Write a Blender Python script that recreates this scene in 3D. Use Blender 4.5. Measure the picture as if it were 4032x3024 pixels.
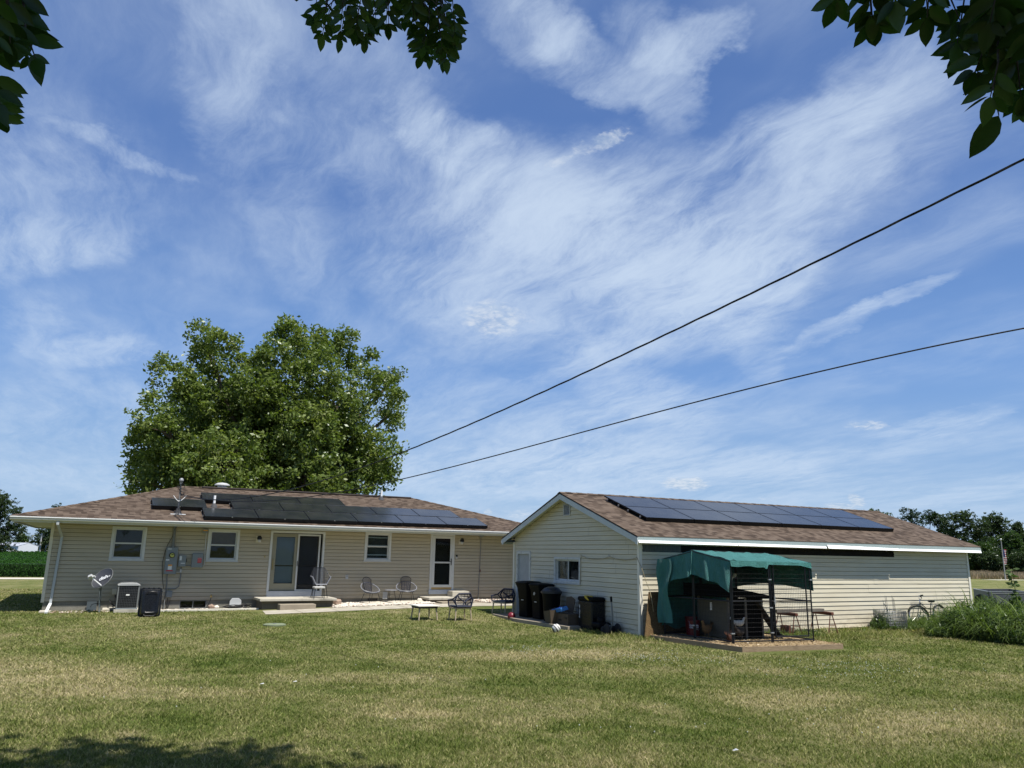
import bpy, bmesh, math, random
import numpy as np
from mathutils import Vector, Matrix
random.seed(7); rng = np.random.default_rng(7)
PI = math.pi
sc = bpy.context.scene
for _o in list(bpy.data.objects): bpy.data.objects.remove(_o)
col = sc.collection

# ------------------------------------------------------------------ camera
F_PX, CAM_H = 3014.94, 1.7252
YAW, PITCH, ROLL = math.radians(27.488), math.radians(12.502), math.radians(1.029)
CAM = Vector((0, 0, CAM_H))
Fw = Vector((math.sin(YAW)*math.cos(PITCH), math.cos(YAW)*math.cos(PITCH), math.sin(PITCH)))
_R = Vector((math.cos(YAW), -math.sin(YAW), 0)); _U = _R.cross(Fw)
Rt = math.cos(ROLL)*_R + math.sin(ROLL)*_U
Up = -math.sin(ROLL)*_R + math.cos(ROLL)*_U
cd = bpy.data.cameras.new('camera'); cam = bpy.data.objects.new('camera', cd); col.objects.link(cam)
cd.sensor_fit = 'HORIZONTAL'; cd.sensor_width = 36; cd.lens = F_PX/4032*36
cd.clip_start = .05; cd.clip_end = 6000
M = Matrix((Rt, Up, -Fw)).transposed().to_4x4(); M.translation = CAM
cam.matrix_world = M
sc.camera = cam

def ray(u, v): return Fw + Rt*((u-2016)/F_PX) - Up*((v-1512)/F_PX)
def at(u, v, axis, val):
    d = ray(u, v); return CAM + d*((val-CAM[axis])/d[axis])
def hit(u, v, p0, n):
    d = ray(u, v); n = Vector(n); return CAM + d*((Vector(p0)-CAM).dot(n)/d.dot(n))
def sstep(t): t = max(0., min(1., t)); return t*t*(3-2*t)
def gz(x, y): return -.30 + .17*sstep((x-3)/9)*sstep((y-21)/6)*(1-sstep((y-45)/20))
def gp(u, v):
    z = -.3
    for _ in range(6):
        p = at(u, v, 2, z); z = gz(p.x, p.y)
    return at(u, v, 2, z)

# ------------------------------------------------------------------ light
SUN = Vector((.17, -.43, 1)).normalized()
SUN_EL = math.asin(SUN.z); SUN_AZ = math.atan2(SUN.x, SUN.y)
sl = bpy.data.lights.new('sun', 'SUN'); sl.energy = 5.0; sl.angle = math.radians(.53); sl.color = (1, .955, .88)
so = bpy.data.objects.new('sun', sl); col.objects.link(so)
so.rotation_euler = SUN.to_track_quat('Z', 'Y').to_euler()
sc.view_settings.view_transform = 'Standard'; sc.view_settings.look = 'None'
sc.view_settings.exposure = 0.45; sc.view_settings.gamma = 1
sc.view_settings.use_curve_mapping = False

def build_world():
    w = bpy.data.worlds.new('World'); sc.world = w; w.use_nodes = True
    nt = w.node_tree; nt.nodes.clear(); N = nt.nodes; L = nt.links
    def n(t, **k):
        o = N.new(t)
        for a, b in k.items(): setattr(o, a, b)
        return o
    def put(s, v):
        if isinstance(v, bpy.types.NodeSocket): L.new(v, s)
        else: s.default_value = v
    def m(op, a, b=None, c=None, clamp=False):
        o = n('ShaderNodeMath', operation=op, use_clamp=clamp); put(o.inputs[0], a)
        if b is not None: put(o.inputs[1], b)
        if c is not None: put(o.inputs[2], c)
        return o.outputs[0]
    def vm(op, a, b=None, out=0):
        o = n('ShaderNodeVectorMath', operation=op); put(o.inputs[0], a)
        if b is not None: put(o.inputs[1], b)
        return o.outputs[out]
    def comb(x, y, z=0.):
        o = n('ShaderNodeCombineXYZ'); put(o.inputs[0], x); put(o.inputs[1], y); put(o.inputs[2], z); return o.outputs[0]
    def mr(v, a, b, c=0., d=1., t='SMOOTHSTEP'):
        o = n('ShaderNodeMapRange', interpolation_type=t, clamp=True)
        put(o.inputs[0], v)
        for i, q in enumerate((a, b, c, d)): put(o.inputs[1+i], q)
        return o.outputs[0]
    def noise(vec, scale, detail=8, rough=.6, dist=0., lac=2.):
        o = n('ShaderNodeTexNoise'); put(o.inputs['Vector'], vec); o.inputs['Scale'].default_value = scale
        o.inputs['Detail'].default_value = detail; o.inputs['Roughness'].default_value = rough
        o.inputs['Distortion'].default_value = dist; o.inputs['Lacunarity'].default_value = lac
        return o.outputs
    sky = n('ShaderNodeTexSky', sky_type='NISHITA'); sky.sun_disc = False
    sky.sun_elevation = SUN_EL; sky.sun_rotation = SUN_AZ
    sky.altitude = 200; sky.air_density = 1.0; sky.dust_density = .6; sky.ozone_density = 1.6
    tc = n('ShaderNodeTexCoord'); d = tc.outputs['Generated']
    sp = n('ShaderNodeSeparateXYZ'); L.new(d, sp.inputs[0])
    K = .14
    den = m('ADD', m('MAXIMUM', sp.outputs[2], 0.), K)
    q = comb(m('DIVIDE', sp.outputs[0], den), m('DIVIDE', sp.outputs[1], den))
    def Q(u, v):
        r = ray(u, v).normalized(); return Vector((r.x/(r.z+K), r.y/(r.z+K)))
    wob = noise(q, 1.7, 3, .55)[1]
    wv = vm('SUBTRACT', wob, (.5, .5, .5)); ws = n('ShaderNodeVectorMath', operation='SCALE'); L.new(wv, ws.inputs[0]); ws.inputs[3].default_value = .30
    qw = vm('ADD', q, ws.outputs[0])
    wob2 = noise(q, 7, 5, .65)[1]
    wv2 = vm('SUBTRACT', wob2, (.5, .5, .5)); ws2 = n('ShaderNodeVectorMath', operation='SCALE'); L.new(wv2, ws2.inputs[0]); ws2.inputs[3].default_value = .16
    qb = vm('ADD', vm('ADD', q, ws2.outputs[0]), None) if False else vm('ADD', q, ws2.outputs[0])
    def blob(u, v, ax, ay, hw, src=None):
        # positions and extents of the cloud banks on the sky, as directions
        S = 4032/2212
        u, v, ax, ay, hw = u*S, v*S, ax*S, ay*S, hw*S
        l = math.hypot(ax, ay); px, py = -ay/l*hw, ax/l*hw
        c = Q(u, v); a = (Q(u+ax*.5, v+ay*.5)-Q(u-ax*.5, v-ay*.5)); b = (Q(u+px*.5, v+py*.5)-Q(u-px*.5, v-py*.5))
        det = a.x*b.y-a.y*b.x
        r0 = Vector((b.y/det, -b.x/det, 0)); r1 = Vector((-a.y/det, a.x/det, 0))
        dv = vm('SUBTRACT', src or qb, (c.x, c.y, 0))
        x = vm('DOT_PRODUCT', dv, tuple(r0), 1); y = vm('DOT_PRODUCT', dv, tuple(r1), 1)
        ln = m('ADD', m('MULTIPLY', x, x), m('MULTIPLY', y, y))
        return mr(ln, 0., 1.5, 1., 0.)
    soft = [(1430,535,330,40,120,.64),(1150,445,210,60,85,.52),(985,320,120,60,45,.42),(905,250,60,70,50,.25),
            (1610,640,140,-60,75,.40),(1280,650,420,30,120,.36),(1700,285,200,-70,45,.40),(1900,190,160,-60,60,.3),
            (1790,400,130,-90,70,.32),(1850,320,260,-90,90,.22),(1420,150,60,140,60,.36),(1490,95,120,-40,40,.42),
            (1255,120,110,120,45,.42),(1140,60,90,90,60,.28),(60,420,300,60,130,.26),(275,335,150,62,13,.36),(20,545,260,-25,48,.36),
            (225,758,110,-8,26,.42),(90,720,60,90,40,.2),(1260,950,300,-60,55,.32),(1050,1025,420,10,38,.34),(1520,1005,300,15,32,.40),
            (1350,745,250,-95,26,.30),(1790,712,130,-66,17,.34),(1930,640,120,-45,10,.3),(1500,610,160,-30,50,.3),(720,220,260,170,150,.16),
            (960,560,260,170,120,.2),(640,520,120,260,60,.14),(480,180,40,300,60,.16),(560,120,40,260,26,.12),(1640,780,70,60,30,.2),(2040,915,140,-30,17,.36),
            (1900,960,260,-40,25,.2),(1400,860,160,50,40,.3),(2140,1060,180,-30,18,.25),(700,900,700,0,90,.12),(1500,1090,900,0,60,.22),(200,1000,500,0,90,.16)]
    tot = None
    for (u, v, ax, ay, hw, wt) in soft:
        b = m('MULTIPLY', blob(u, v, ax, ay, hw*1.45), wt*1.15)
        tot = b if tot is None else m('ADD', tot, b)
    # fibres: noise stretched along the wind
    mp = n('ShaderNodeMapping'); L.new(qw, mp.inputs[0]); mp.inputs['Rotation'].default_value = (0, 0, math.radians(-38)); mp.inputs['Scale'].default_value = (1.0, .34, 1)
    f1 = noise(mp.outputs[0], 3.4, 10, .64, .25)[0]
    mp2 = n('ShaderNodeMapping'); L.new(qw, mp2.inputs[0]); mp2.inputs['Rotation'].default_value = (0, 0, math.radians(30)); mp2.inputs['Scale'].default_value = (1.0, .45, 1)
    f2 = noise(mp2.outputs[0], 6.5, 9, .65, .3)[0]
    f3 = noise(qw, 1.5, 4, .5)[0]
    fib = m('ADD', m('MULTIPLY', mr(f1, .36, .66, 0, 1, 'LINEAR'), .55), m('MULTIPLY', mr(f2, .36, .68, 0, 1, 'LINEAR'), .45))
    mp3 = n('ShaderNodeMapping'); L.new(qw, mp3.inputs[0]); mp3.inputs['Rotation'].default_value = (0, 0, math.radians(-25)); mp3.inputs['Scale'].default_value = (1.0, .28, 1)
    f4 = noise(mp3.outputs[0], 14, 8, .72, .15)[0]
    fib = m('ADD', m('MULTIPLY', fib, .68), m('MULTIPLY', mr(f4, .36, .66, 0, 1, 'LINEAR'), .40))
    veil = m('MULTIPLY', mr(f3, .34, .66), mr(f1, .3, .72, .25, 1.0))
    cir = m('ADD', m('MULTIPLY', tot, m('ADD', m('MULTIPLY', m('POWER', fib, 1.5), 2.0), .10)), m('MULTIPLY', m('MULTIPLY', veil, m('ADD', fib, .35)), .34))
    cir = m('SUBTRACT', 1., m('POWER', 2.718, m('MULTIPLY', cir, -1.45)))
    # little cumulus puffs
    cum = [(1310,302,46,-16,13,.8),(1270,318,36,-6,9,.6),(1215,345,34,-10,8,.6),(1065,690,70,10,34,.75),(1110,700,60,-5,14,.5),(1480,1046,52,3,11,1),(1500,1042,20,-3,9,1),
           (1875,920,52,2,9,.7),(1850,1082,18,12,10,.9),(1815,1095,40,2,7,.8),(1120,1112,34,-8,9,.6),(1055,1106,10,0,6,.8),(1660,1078,30,0,7,.45),(2030,1110,26,0,10,.45),(980,600,26,-14,13,.3)]
    ct = None
    cn = noise(q, 22, 6, .62, .4)[0]; cn2 = noise(q, 48, 7, .6)[0]
    wob3 = noise(q, 26, 5, .65)[1]; ws3 = n('ShaderNodeVectorMath', operation='SCALE'); L.new(vm('SUBTRACT', wob3, (.5, .5, .5)), ws3.inputs[0]); ws3.inputs[3].default_value = .07
    qc = vm('ADD', q, ws3.outputs[0])
    cnn = m('ADD', m('MULTIPLY', cn, .6), m('MULTIPLY', cn2, .4))
    for (u, v, ax, ay, hw, wt) in cum:
        b = m('MULTIPLY', blob(u, v, ax*1.15, ay*1.15, hw*1.5, qc), wt)
        ct = b if ct is None else m('MAXIMUM', ct, b)
    cumm = m('MULTIPLY', mr(m('ADD', ct, m('MULTIPLY', m('SUBTRACT', cnn, .5), 2.2)), .22, 1.15), m('MINIMUM', m('MULTIPLY', ct, 1.5), 1.))
    # grade the clear sky
    EX = 2**-.45
    ramp = n('ShaderNodeValToRGB'); L.new(sp.outputs[2], ramp.inputs[0]); r = ramp.color_ramp
    stops = [(0., (.42, .58, .80)), (.07, (.33, .52, .80)), (.22, (.185, .365, .74)), (.42, (.115, .235, .56)), (.70, (.085, .175, .44)), (1., (.07, .14, .36))]
    while len(r.elements) < len(stops): r.elements.new(.5)
    for e, (p_, c_) in zip(r.elements, stops): e.position = p_; e.color = (*[k*EX for k in c_], 1)
    nis = n('ShaderNodeVectorMath', operation='SCALE'); L.new(sky.outputs[0], nis.inputs[0]); nis.inputs[3].default_value = .06
    gr = n('ShaderNodeMix', data_type='RGBA'); gr.inputs[0].default_value = .88; L.new(nis.outputs[0], gr.inputs[6]); L.new(ramp.outputs[0], gr.inputs[7])
    cl = n('ShaderNodeMix', data_type='RGBA'); put(cl.inputs[0], m('MULTIPLY', cir, .86)); L.new(gr.outputs[2], cl.inputs[6])
    cl.inputs[7].default_value = (.64*EX, .76*EX, .92*EX, 1)
    c2 = n('ShaderNodeMix', data_type='RGBA'); put(c2.inputs[0], m('MULTIPLY', cumm, .72)); L.new(cl.outputs[2], c2.inputs[6])
    c3 = n('ShaderNodeMix', data_type='RGBA'); put(c3.inputs[0], mr(cn, .35, .6)); c3.inputs[6].default_value = (.46*EX, .58*EX, .72*EX, 1); c3.inputs[7].default_value = (.74*EX, .80*EX, .88*EX, 1); L.new(c3.outputs[2], c2.inputs[7])
    # below the horizon: soft ground tone
    gd = n('ShaderNodeMix', data_type='RGBA'); put(gd.inputs[0], mr(sp.outputs[2], -.02, 0., 0, 1, 'LINEAR')); gd.inputs[6].default_value = (.10, .11, .06, 1); L.new(c2.outputs[2], gd.inputs[7])
    bg1 = n('ShaderNodeBackground'); L.new(gd.outputs[2], bg1.inputs[0]); bg1.inputs[1].default_value = 1.0
    out = n('ShaderNodeOutputWorld'); L.new(bg1.outputs[0], out.inputs[0])
    w.cycles.sampling_method = 'MANUAL'; w.cycles.sample_map_resolution = 256
build_world()
sc.cycles.max_bounces = 8; sc.cycles.transparent_max_bounces = 16
sc.cycles.diffuse_bounces = 3; sc.cycles.glossy_bounces = 3

# ------------------------------------------------------------------ materials
class NT:
    def __init__(s, name):
        s.mat = bpy.data.materials.new(name); s.mat.use_nodes = True; s.t = s.mat.node_tree
        s.t.nodes.clear(); s.N = s.t.nodes; s.L = s.t.links
        s.out = s.N.new('ShaderNodeOutputMaterial')
    def put(s, k, v):
        if isinstance(v, bpy.types.NodeSocket): s.L.new(v, k)
        elif v is not None: k.default_value = v
    def n(s, t, **k):
        o = s.N.new(t)
        for a, b in k.items(): setattr(o, a, b)
        return o
    def m(s, op, a, b=None, c=None, clamp=False):
        o = s.n('ShaderNodeMath', operation=op, use_clamp=clamp)
        for i, v in enumerate((a, b, c)): s.put(o.inputs[i], v)
        return o.outputs[0]
    def vm(s, op, a, b=None):
        o = s.n('ShaderNodeVectorMath', operation=op); s.put(o.inputs[0], a); s.put(o.inputs[1], b); return o.outputs[0]
    def pos(s): return s.n('ShaderNodeNewGeometry').outputs['Position']
    def obj(s): return s.n('ShaderNodeTexCoord').outputs['Object']
    def uv(s): return s.n('ShaderNodeTexCoord').outputs['UV']
    def mapv(s, v, scale=(1, 1, 1), rot=(0, 0, 0), loc=(0, 0, 0)):
        o = s.n('ShaderNodeMapping'); s.put(o.inputs[0], v); o.inputs['Scale'].default_value = scale
        o.inputs['Rotation'].default_value = rot; o.inputs['Location'].default_value = loc; return o.outputs[0]
    def noise(s, v, sc_, det=4, rough=.55, dist=0, col_=False):
        o = s.n('ShaderNodeTexNoise'); s.put(o.inputs['Vector'], v); o.inputs['Scale'].default_value = sc_
        o.inputs['Detail'].default_value = det; o.inputs['Roughness'].default_value = rough; o.inputs['Distortion'].default_value = dist
        return o.outputs[1 if col_ else 0]
    def mr(s, v, a, b, c=0., d=1., t='SMOOTHSTEP'):
        o = s.n('ShaderNodeMapRange', interpolation_type=t, clamp=True); s.put(o.inputs[0], v)
        for i, q in enumerate((a, b, c, d)): s.put(o.inputs[1+i], q)
        return o.outputs[0]
    def mix(s, f, a, b, blend='MIX'):
        o = s.n('ShaderNodeMix', data_type='RGBA', blend_type=blend); s.put(o.inputs[0], f)
        for k, v in ((6, a), (7, b)):
            if isinstance(v, (tuple, list)) and len(v) == 3: v = (*v, 1)
            s.put(o.inputs[k], v)
        return o.outputs[2]
    def ramp(s, v, stops, interp='LINEAR'):
        o = s.n('ShaderNodeValToRGB'); s.put(o.inputs[0], v); r = o.color_ramp; r.interpolation = interp
        while len(r.elements) < len(stops): r.elements.new(.5)
        for e, (p, c) in zip(r.elements, stops): e.position = p; e.color = (*c, 1)
        return o.outputs[0]
    def attr(s, name): return s.n('ShaderNodeAttribute', attribute_name=name).outputs['Fac']
    def bump(s, h, strength=.5, dist=.01):
        o = s.n('ShaderNodeBump'); s.put(o.inputs['Height'], h); o.inputs['Strength'].default_value = strength; o.inputs['Distance'].default_value = dist
        return o.outputs[0]
    def bsdf(s, c, rough=.6, metal=0., spec=.5, normal=None, trans=None, alpha=None):
        o = s.n('ShaderNodeBsdfPrincipled')
        if isinstance(c, (tuple, list)) and len(c) == 3: c = (*c, 1)
        s.put(o.inputs['Base Color'], c); s.put(o.inputs['Roughness'], rough); s.put(o.inputs['Metallic'], metal)
        s.put(o.inputs['Specular IOR Level'], spec)
        if normal: s.put(o.inputs['Normal'], normal)
        s.L.new(o.outputs[0], s.out.inputs[0]); return o
    def close(s, shader): s.L.new(shader, s.out.inputs[0])

MATS = {}
def plain(name, c, rough=.6, metal=0., spec=.5, var=.18, scale=6, dirt=None, bump=0., stretch=(1, 1, 1)):
    """painted or moulded surface: a base colour that drifts with wear"""
    t = NT(name); v = t.mapv(t.obj(), stretch); a = t.noise(v, scale, 6, .65); b = t.noise(v, scale*9, 4, .6)
    f = t.m('ADD', t.m('MULTIPLY', a, .65), t.m('MULTIPLY', b, .35))
    lo = tuple(max(0, x*(1-var)) for x in c); hi = tuple(min(1, x*(1+var)) for x in c)
    cc = t.ramp(f, [(.3, lo), (.7, hi)])
    if dirt:
        g = t.mr(t.noise(v, scale*1.7, 8, .7), .52, .72); cc = t.mix(t.m('MULTIPLY', g, dirt[1]), cc, dirt[0])
    rg = t.mr(b, .3, .7, max(0, rough-.1), min(1, rough+.1))
    t.bsdf(cc, rg, metal, spec, t.bump(b, bump, .005) if bump else None); MATS[name] = t.mat; return t.mat

def mat_siding(name, c, stain, sc_=.35):
    t = NT(name); u = t.uv()
    n1 = t.noise(t.mapv(u, (1, 5, 1)), .8, 6, .6); n2 = t.noise(t.mapv(u, (.6, 1.2, 1)), .7, 5, .6); n3 = t.noise(t.mapv(u, (2, 60, 1)), 3, 4, .6)
    cc = t.ramp(n1, [(.3, tuple(x*.93 for x in c)), (.7, tuple(min(.9, x*1.05) for x in c))])
    cc = t.mix(t.mr(n2, .48, .75, 0, .35), cc, stain)
    sv = t.n('ShaderNodeSeparateXYZ'); t.L.new(u, sv.inputs[0]); spl = t.m('MULTIPLY', t.mr(sv.outputs[1], -.28, .32, 1., 0.), t.mr(t.noise(t.mapv(u, (1.5, 4, 1)), 2.2, 7, .7), .38, .68))
    cc = t.mix(t.m('MULTIPLY', spl, .55), cc, (.20, .17, .11))
    drip = t.mr(t.noise(t.mapv(u, (7, .5, 1)), 1.6, 5, .65), .60, .78, 0, .28); cc = t.mix(drip, cc, stain)
    tone = t.n('ShaderNodeTexWhiteNoise', noise_dimensions='2D'); cv = t.n('ShaderNodeCombineXYZ'); t.put(cv.inputs[0], t.m('FLOOR', t.m('DIVIDE', sv.outputs[0], 3.6))); t.put(cv.inputs[1], t.m('FLOOR', t.m('DIVIDE', sv.outputs[1], .254))); t.L.new(cv.outputs[0], tone.inputs['Vector'])
    cc = t.mix(t.m('MULTIPLY', tone.outputs['Value'], .16), cc, t.mix(1., cc, (.78, .76, .70), 'MULTIPLY'))
    rows = t.m('DIVIDE', t.n('ShaderNodeSeparateXYZ').outputs[0], 1.)
    wav = t.noise(t.mapv(u, (.5, 4, 1)), 1.1, 3, .5)
    h = t.m('ADD', t.m('MULTIPLY', wav, 1.), t.m('MULTIPLY', n3, .06))
    t.bsdf(cc, .55, 0, .35, t.bump(h, .35, .03)); return t.mat

def mat_shingle(name, cols):
    t = NT(name); u = t.uv(); s = t.n('ShaderNodeSeparateXYZ'); t.L.new(u, s.inputs[0])
    H = .142
    vr = t.m('DIVIDE', s.outputs[1], H); row = t.m('FLOOR', vr); fr = t.m('FRACT', vr)
    def wn(x, y):
        c = t.n('ShaderNodeCombineXYZ'); t.put(c.inputs[0], x); t.put(c.inputs[1], y)
        o = t.n('ShaderNodeTexWhiteNoise', noise_dimensions='2D'); t.L.new(c.outputs[0], o.inputs['Vector']); return o.outputs['Value']
    off = wn(row, 3.7)
    ua = t.m('ADD', t.m('DIVIDE', s.outputs[0], .17), t.m('MULTIPLY', off, 9.)); ca = t.m('FLOOR', ua)
    ub = t.m('ADD', t.m('DIVIDE', s.outputs[0], .37), t.m('MULTIPLY', off, 5.)); cb = t.m('FLOOR', ub)
    val = t.m('ADD', t.m('MULTIPLY', wn(ca, row), .78), t.m('MULTIPLY', wn(cb, row), .22))
    big = t.noise(u, .45, 5, .6); fine = t.noise(u, 60, 3, .7)
    val = t.m('ADD', val, t.m('MULTIPLY', t.m('SUBTRACT', fine, .5), .35))
    cc = t.ramp(val, [(.16, cols[0]), (.40, cols[1]), (.60, cols[2]), (.85, cols[3])])
    cc = t.mix(t.mr(big, .35, .7, 0, .35), cc, t.mix(1., cc, (1.12, 1.08, 1.02), 'MULTIPLY'))
    lift = t.mr(wn(ca, row), .35, .5)
    h = t.m('ADD', t.m('MULTIPLY', t.m('SUBTRACT', 1., fr), .9), t.m('ADD', t.m('MULTIPLY', lift, .5), t.m('MULTIPLY', fine, .15)))
    t.bsdf(cc, .92, 0, .2, t.bump(h, .6, .012)); return t.mat

def mat_glass(name, tint=(.75, .8, .8), refl=.6):
    t = NT(name); g = t.n('ShaderNodeBsdfGlossy'); g.inputs['Roughness'].default_value = .015; g.inputs['Color'].default_value = (.95, .97, 1, 1)
    v = t.noise(t.obj(), 1.6, 2, .5); t.L.new(t.bump(v, .12, .02), g.inputs['Normal'])
    tr = t.n('ShaderNodeBsdfTransparent'); tr.inputs[0].default_value = (*tint, 1)
    fr = t.n('ShaderNodeFresnel'); fr.inputs[0].default_value = 1.45
    mx = t.n('ShaderNodeMixShader'); t.L.new(t.m('MULTIPLY', fr.outputs[0], refl), mx.inputs[0]); t.L.new(tr.outputs[0], mx.inputs[1]); t.L.new(g.outputs[0], mx.inputs[2])
    t.close(mx.outputs[0]); return t.mat

def mat_panel(name):
    t = NT(name); u = t.uv(); s = t.n('ShaderNodeSeparateXYZ'); t.L.new(u, s.inputs[0])
    def line(x, per, w): 
        f = t.m('FRACT', t.m('DIVIDE', x, per)); return t.m('LESS_THAN', f, w)
    l1 = line(s.outputs[0], .158, .035); l2 = line(s.outputs[1], .158, .035); l3 = line(s.outputs[0], .0105, .13)
    g = t.m('MAXIMUM', t.m('MULTIPLY', l1, .8), t.m('MAXIMUM', t.m('MULTIPLY', l2, .8), t.m('MULTIPLY', l3, .25)))
    dust = t.noise(t.obj(), 1.2, 6, .65)
    cc = t.mix(g, (.006, .007, .013), (.035, .037, .045)); cc = t.mix(t.mr(dust, .35, .8, .02, .16), cc, (.14, .135, .12))
    b = t.bsdf(cc, .2, 0, .38); b.inputs['Coat Weight'].default_value = .08; b.inputs['Coat Roughness'].default_value = .12
    return t.mat

def lawn_colour(t, P, blades=False):
    """green and straw coloured patches of the lawn, in metres on the ground"""
    n1 = t.noise(t.mapv(P, (1, 1, .0)), .32, 5, .6, .8); n2 = t.noise(t.mapv(P, (1, 1, 0)), 1.4, 5, .65); n3 = t.noise(t.mapv(P, (1, 1, 0)), 9, 4, .7)
    n4 = t.noise(t.mapv(P, (1, 1, 0)), 45, 3, .7)
    dry = t.m('ADD', t.m('MULTIPLY', n1, .40), t.m('ADD', t.m('MULTIPLY', n2, .42), t.m('MULTIPLY', n3, .22)))
    # worn straw patches seen on this lawn: centre, half sizes, weight
    spots = [(150,2650,420,90,.17),(700,2730,520,28,.16),(2150,2580,430,26,.17),(3100,2745,330,45,.17),(3650,2870,420,80,.15),(1650,2815,190,16,.13),
             (560,2500,160,18,.09),(2500,2640,260,30,.08),(1500,2670,500,22,.10),(3900,2700,200,30,.08),(1850,2450,90,14,.07),(500,2890,60,18,.12),(2950,2640,200,16,.10),
             (900,2610,260,40,-.12),(1900,2545,420,22,-.08),(2500,2860,420,60,-.09),(650,2840,330,40,-.09),(3250,2560,400,24,-.06),(3600,2620,300,22,-.05)]
    sx = t.n('ShaderNodeSeparateXYZ'); t.L.new(P, sx.inputs[0])
    for (u, v, hu, hv, w) in spots:
        c = at(u, v, 2, -.3); a = at(u+hu, v, 2, -.3)-at(u-hu, v, 2, -.3); b = at(u, v+hv, 2, -.3)-at(u, v-hv, 2, -.3)
        a, b = a/2, b/2; det = a.x*b.y-a.y*b.x
        dx = t.m('SUBTRACT', sx.outputs[0], c.x); dy = t.m('SUBTRACT', sx.outputs[1], c.y)
        x = t.m('MULTIPLY_ADD', dx, b.y/det, t.m('MULTIPLY', dy, -b.x/det)); y = t.m('MULTIPLY_ADD', dx, -a.y/det, t.m('MULTIPLY', dy, a.x/det))
        r2 = t.m('ADD', t.m('MULTIPLY', x, x), t.m('MULTIPLY', y, y))
        r2 = t.m('ADD', r2, t.m('MULTIPLY', t.m('SUBTRACT', n2, .5), 3.2))
        dry = t.m('ADD', dry, t.mr(r2, 0., 1.5, w*.75, 0.))
    dry = t.m('ADD', dry, t.m('MULTIPLY', t.m('SUBTRACT', n4, .5), .38))
    return dry, n3, n4

GRASS_STOPS = [(.34, (.068, .098, .022)), (.46, (.122, .146, .042)), (.56, (.195, .195, .080)), (.66, (.30, .262, .145)), (.82, (.41, .345, .215))]
def mat_lawn():
    t = NT('lawn_soil'); P = t.pos(); dry, n3, n4 = lawn_colour(t, P)
    cc = t.ramp(dry, GRASS_STOPS); cc = t.mix(t.mr(n4, .3, .8, .0, .45), cc, t.mix(1., cc, (.62, .60, .55), 'MULTIPLY'))
    t.bsdf(cc, .95, 0, .1, t.bump(t.m('ADD', t.noise(P, 60, 4, .7), t.noise(P, 14, 3, .6)), .9, .04)); return t.mat
def mat_blades():
    t = NT('grass_blades'); P = t.pos(); dry, n3, n4 = lawn_colour(t, P)
    r = t.attr('rnd'); dry = t.m('ADD', dry, t.m('MULTIPLY', t.m('SUBTRACT', r, .5), .20))
    rv = t.n('ShaderNodeTexWhiteNoise', noise_dimensions='1D'); t.put(rv.inputs['W'], t.m('MULTIPLY', r, 917.)); vv = t.mr(rv.outputs['Value'], 0, 1, .62, 1.35, 'LINEAR')
    cc = t.ramp(dry, [(p, tuple(x*1.25 for x in c)) for p, c in GRASS_STOPS])
    vs_ = t.n('ShaderNodeVectorMath', operation='SCALE'); t.L.new(cc, vs_.inputs[0]); t.put(vs_.inputs[3], vv); cc = vs_.outputs[0]
    d = t.n('ShaderNodeBsdfDiffuse'); t.L.new(cc, d.inputs[0]); tl = t.n('ShaderNodeBsdfTranslucent'); t.L.new(t.mix(1., cc, (1.1, 1.25, .6), 'MULTIPLY'), tl.inputs[0])
    g = t.n('ShaderNodeBsdfGlossy'); g.inputs['Roughness'].default_value = .45; g.inputs[0].default_value = (.8, .85, .8, 1)
    m1 = t.n('ShaderNodeMixShader'); m1.inputs[0].default_value = .3; t.L.new(d.outputs[0], m1.inputs[1]); t.L.new(tl.outputs[0], m1.inputs[2])
    m2 = t.n('ShaderNodeMixShader'); m2.inputs[0].default_value = .0; t.L.new(m1.outputs[0], m2.inputs[1]); t.L.new(g.outputs[0], m2.inputs[2])
    t.close(m2.outputs[0]); return t.mat
def mat_leaf(name, stops, trans=.35, gloss=.06, nsc=.6, tr_tint=(1.2, 1.35, .5)):
    t = NT(name); r = t.attr('rnd'); n1 = t.noise(t.obj(), nsc, 4, .6)
    f = t.m('ADD', t.m('MULTIPLY', r, .6), t.m('MULTIPLY', n1, .4)); cc = t.ramp(f, stops)
    d = t.n('ShaderNodeBsdfDiffuse'); t.L.new(cc, d.inputs[0]); tl = t.n('ShaderNodeBsdfTranslucent'); t.L.new(t.mix(1., cc, tr_tint, 'MULTIPLY'), tl.inputs[0])
    g = t.n('ShaderNodeBsdfGlossy'); g.inputs['Roughness'].default_value = .35; g.inputs[0].default_value = (.9, .95, .95, 1)
    m1 = t.n('ShaderNodeMixShader'); m1.inputs[0].default_value = trans; t.L.new(d.outputs[0], m1.inputs[1]); t.L.new(tl.outputs[0], m1.inputs[2])
    m2 = t.n('ShaderNodeMixShader'); m2.inputs[0].default_value = gloss; t.L.new(m1.outputs[0], m2.inputs[1]); t.L.new(g.outputs[0], m2.inputs[2])
    t.close(m2.outputs[0]); return t.mat
def mat_wood(name, c, c2, sc_=4, rough=.75, along=(1, 12, 12)):
    t = NT(name); v = t.mapv(t.obj(), along); a = t.noise(v, sc_, 6, .6, .6); b = t.noise(t.obj(), 2.5, 4, .6)
    cc = t.ramp(a, [(.3, c), (.7, c2)]); cc = t.mix(t.mr(b, .5, .8, 0, .4), cc, tuple(x*.6 for x in c))
    t.bsdf(cc, rough, 0, .3, t.bump(a, .4, .004)); return t.mat
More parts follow.
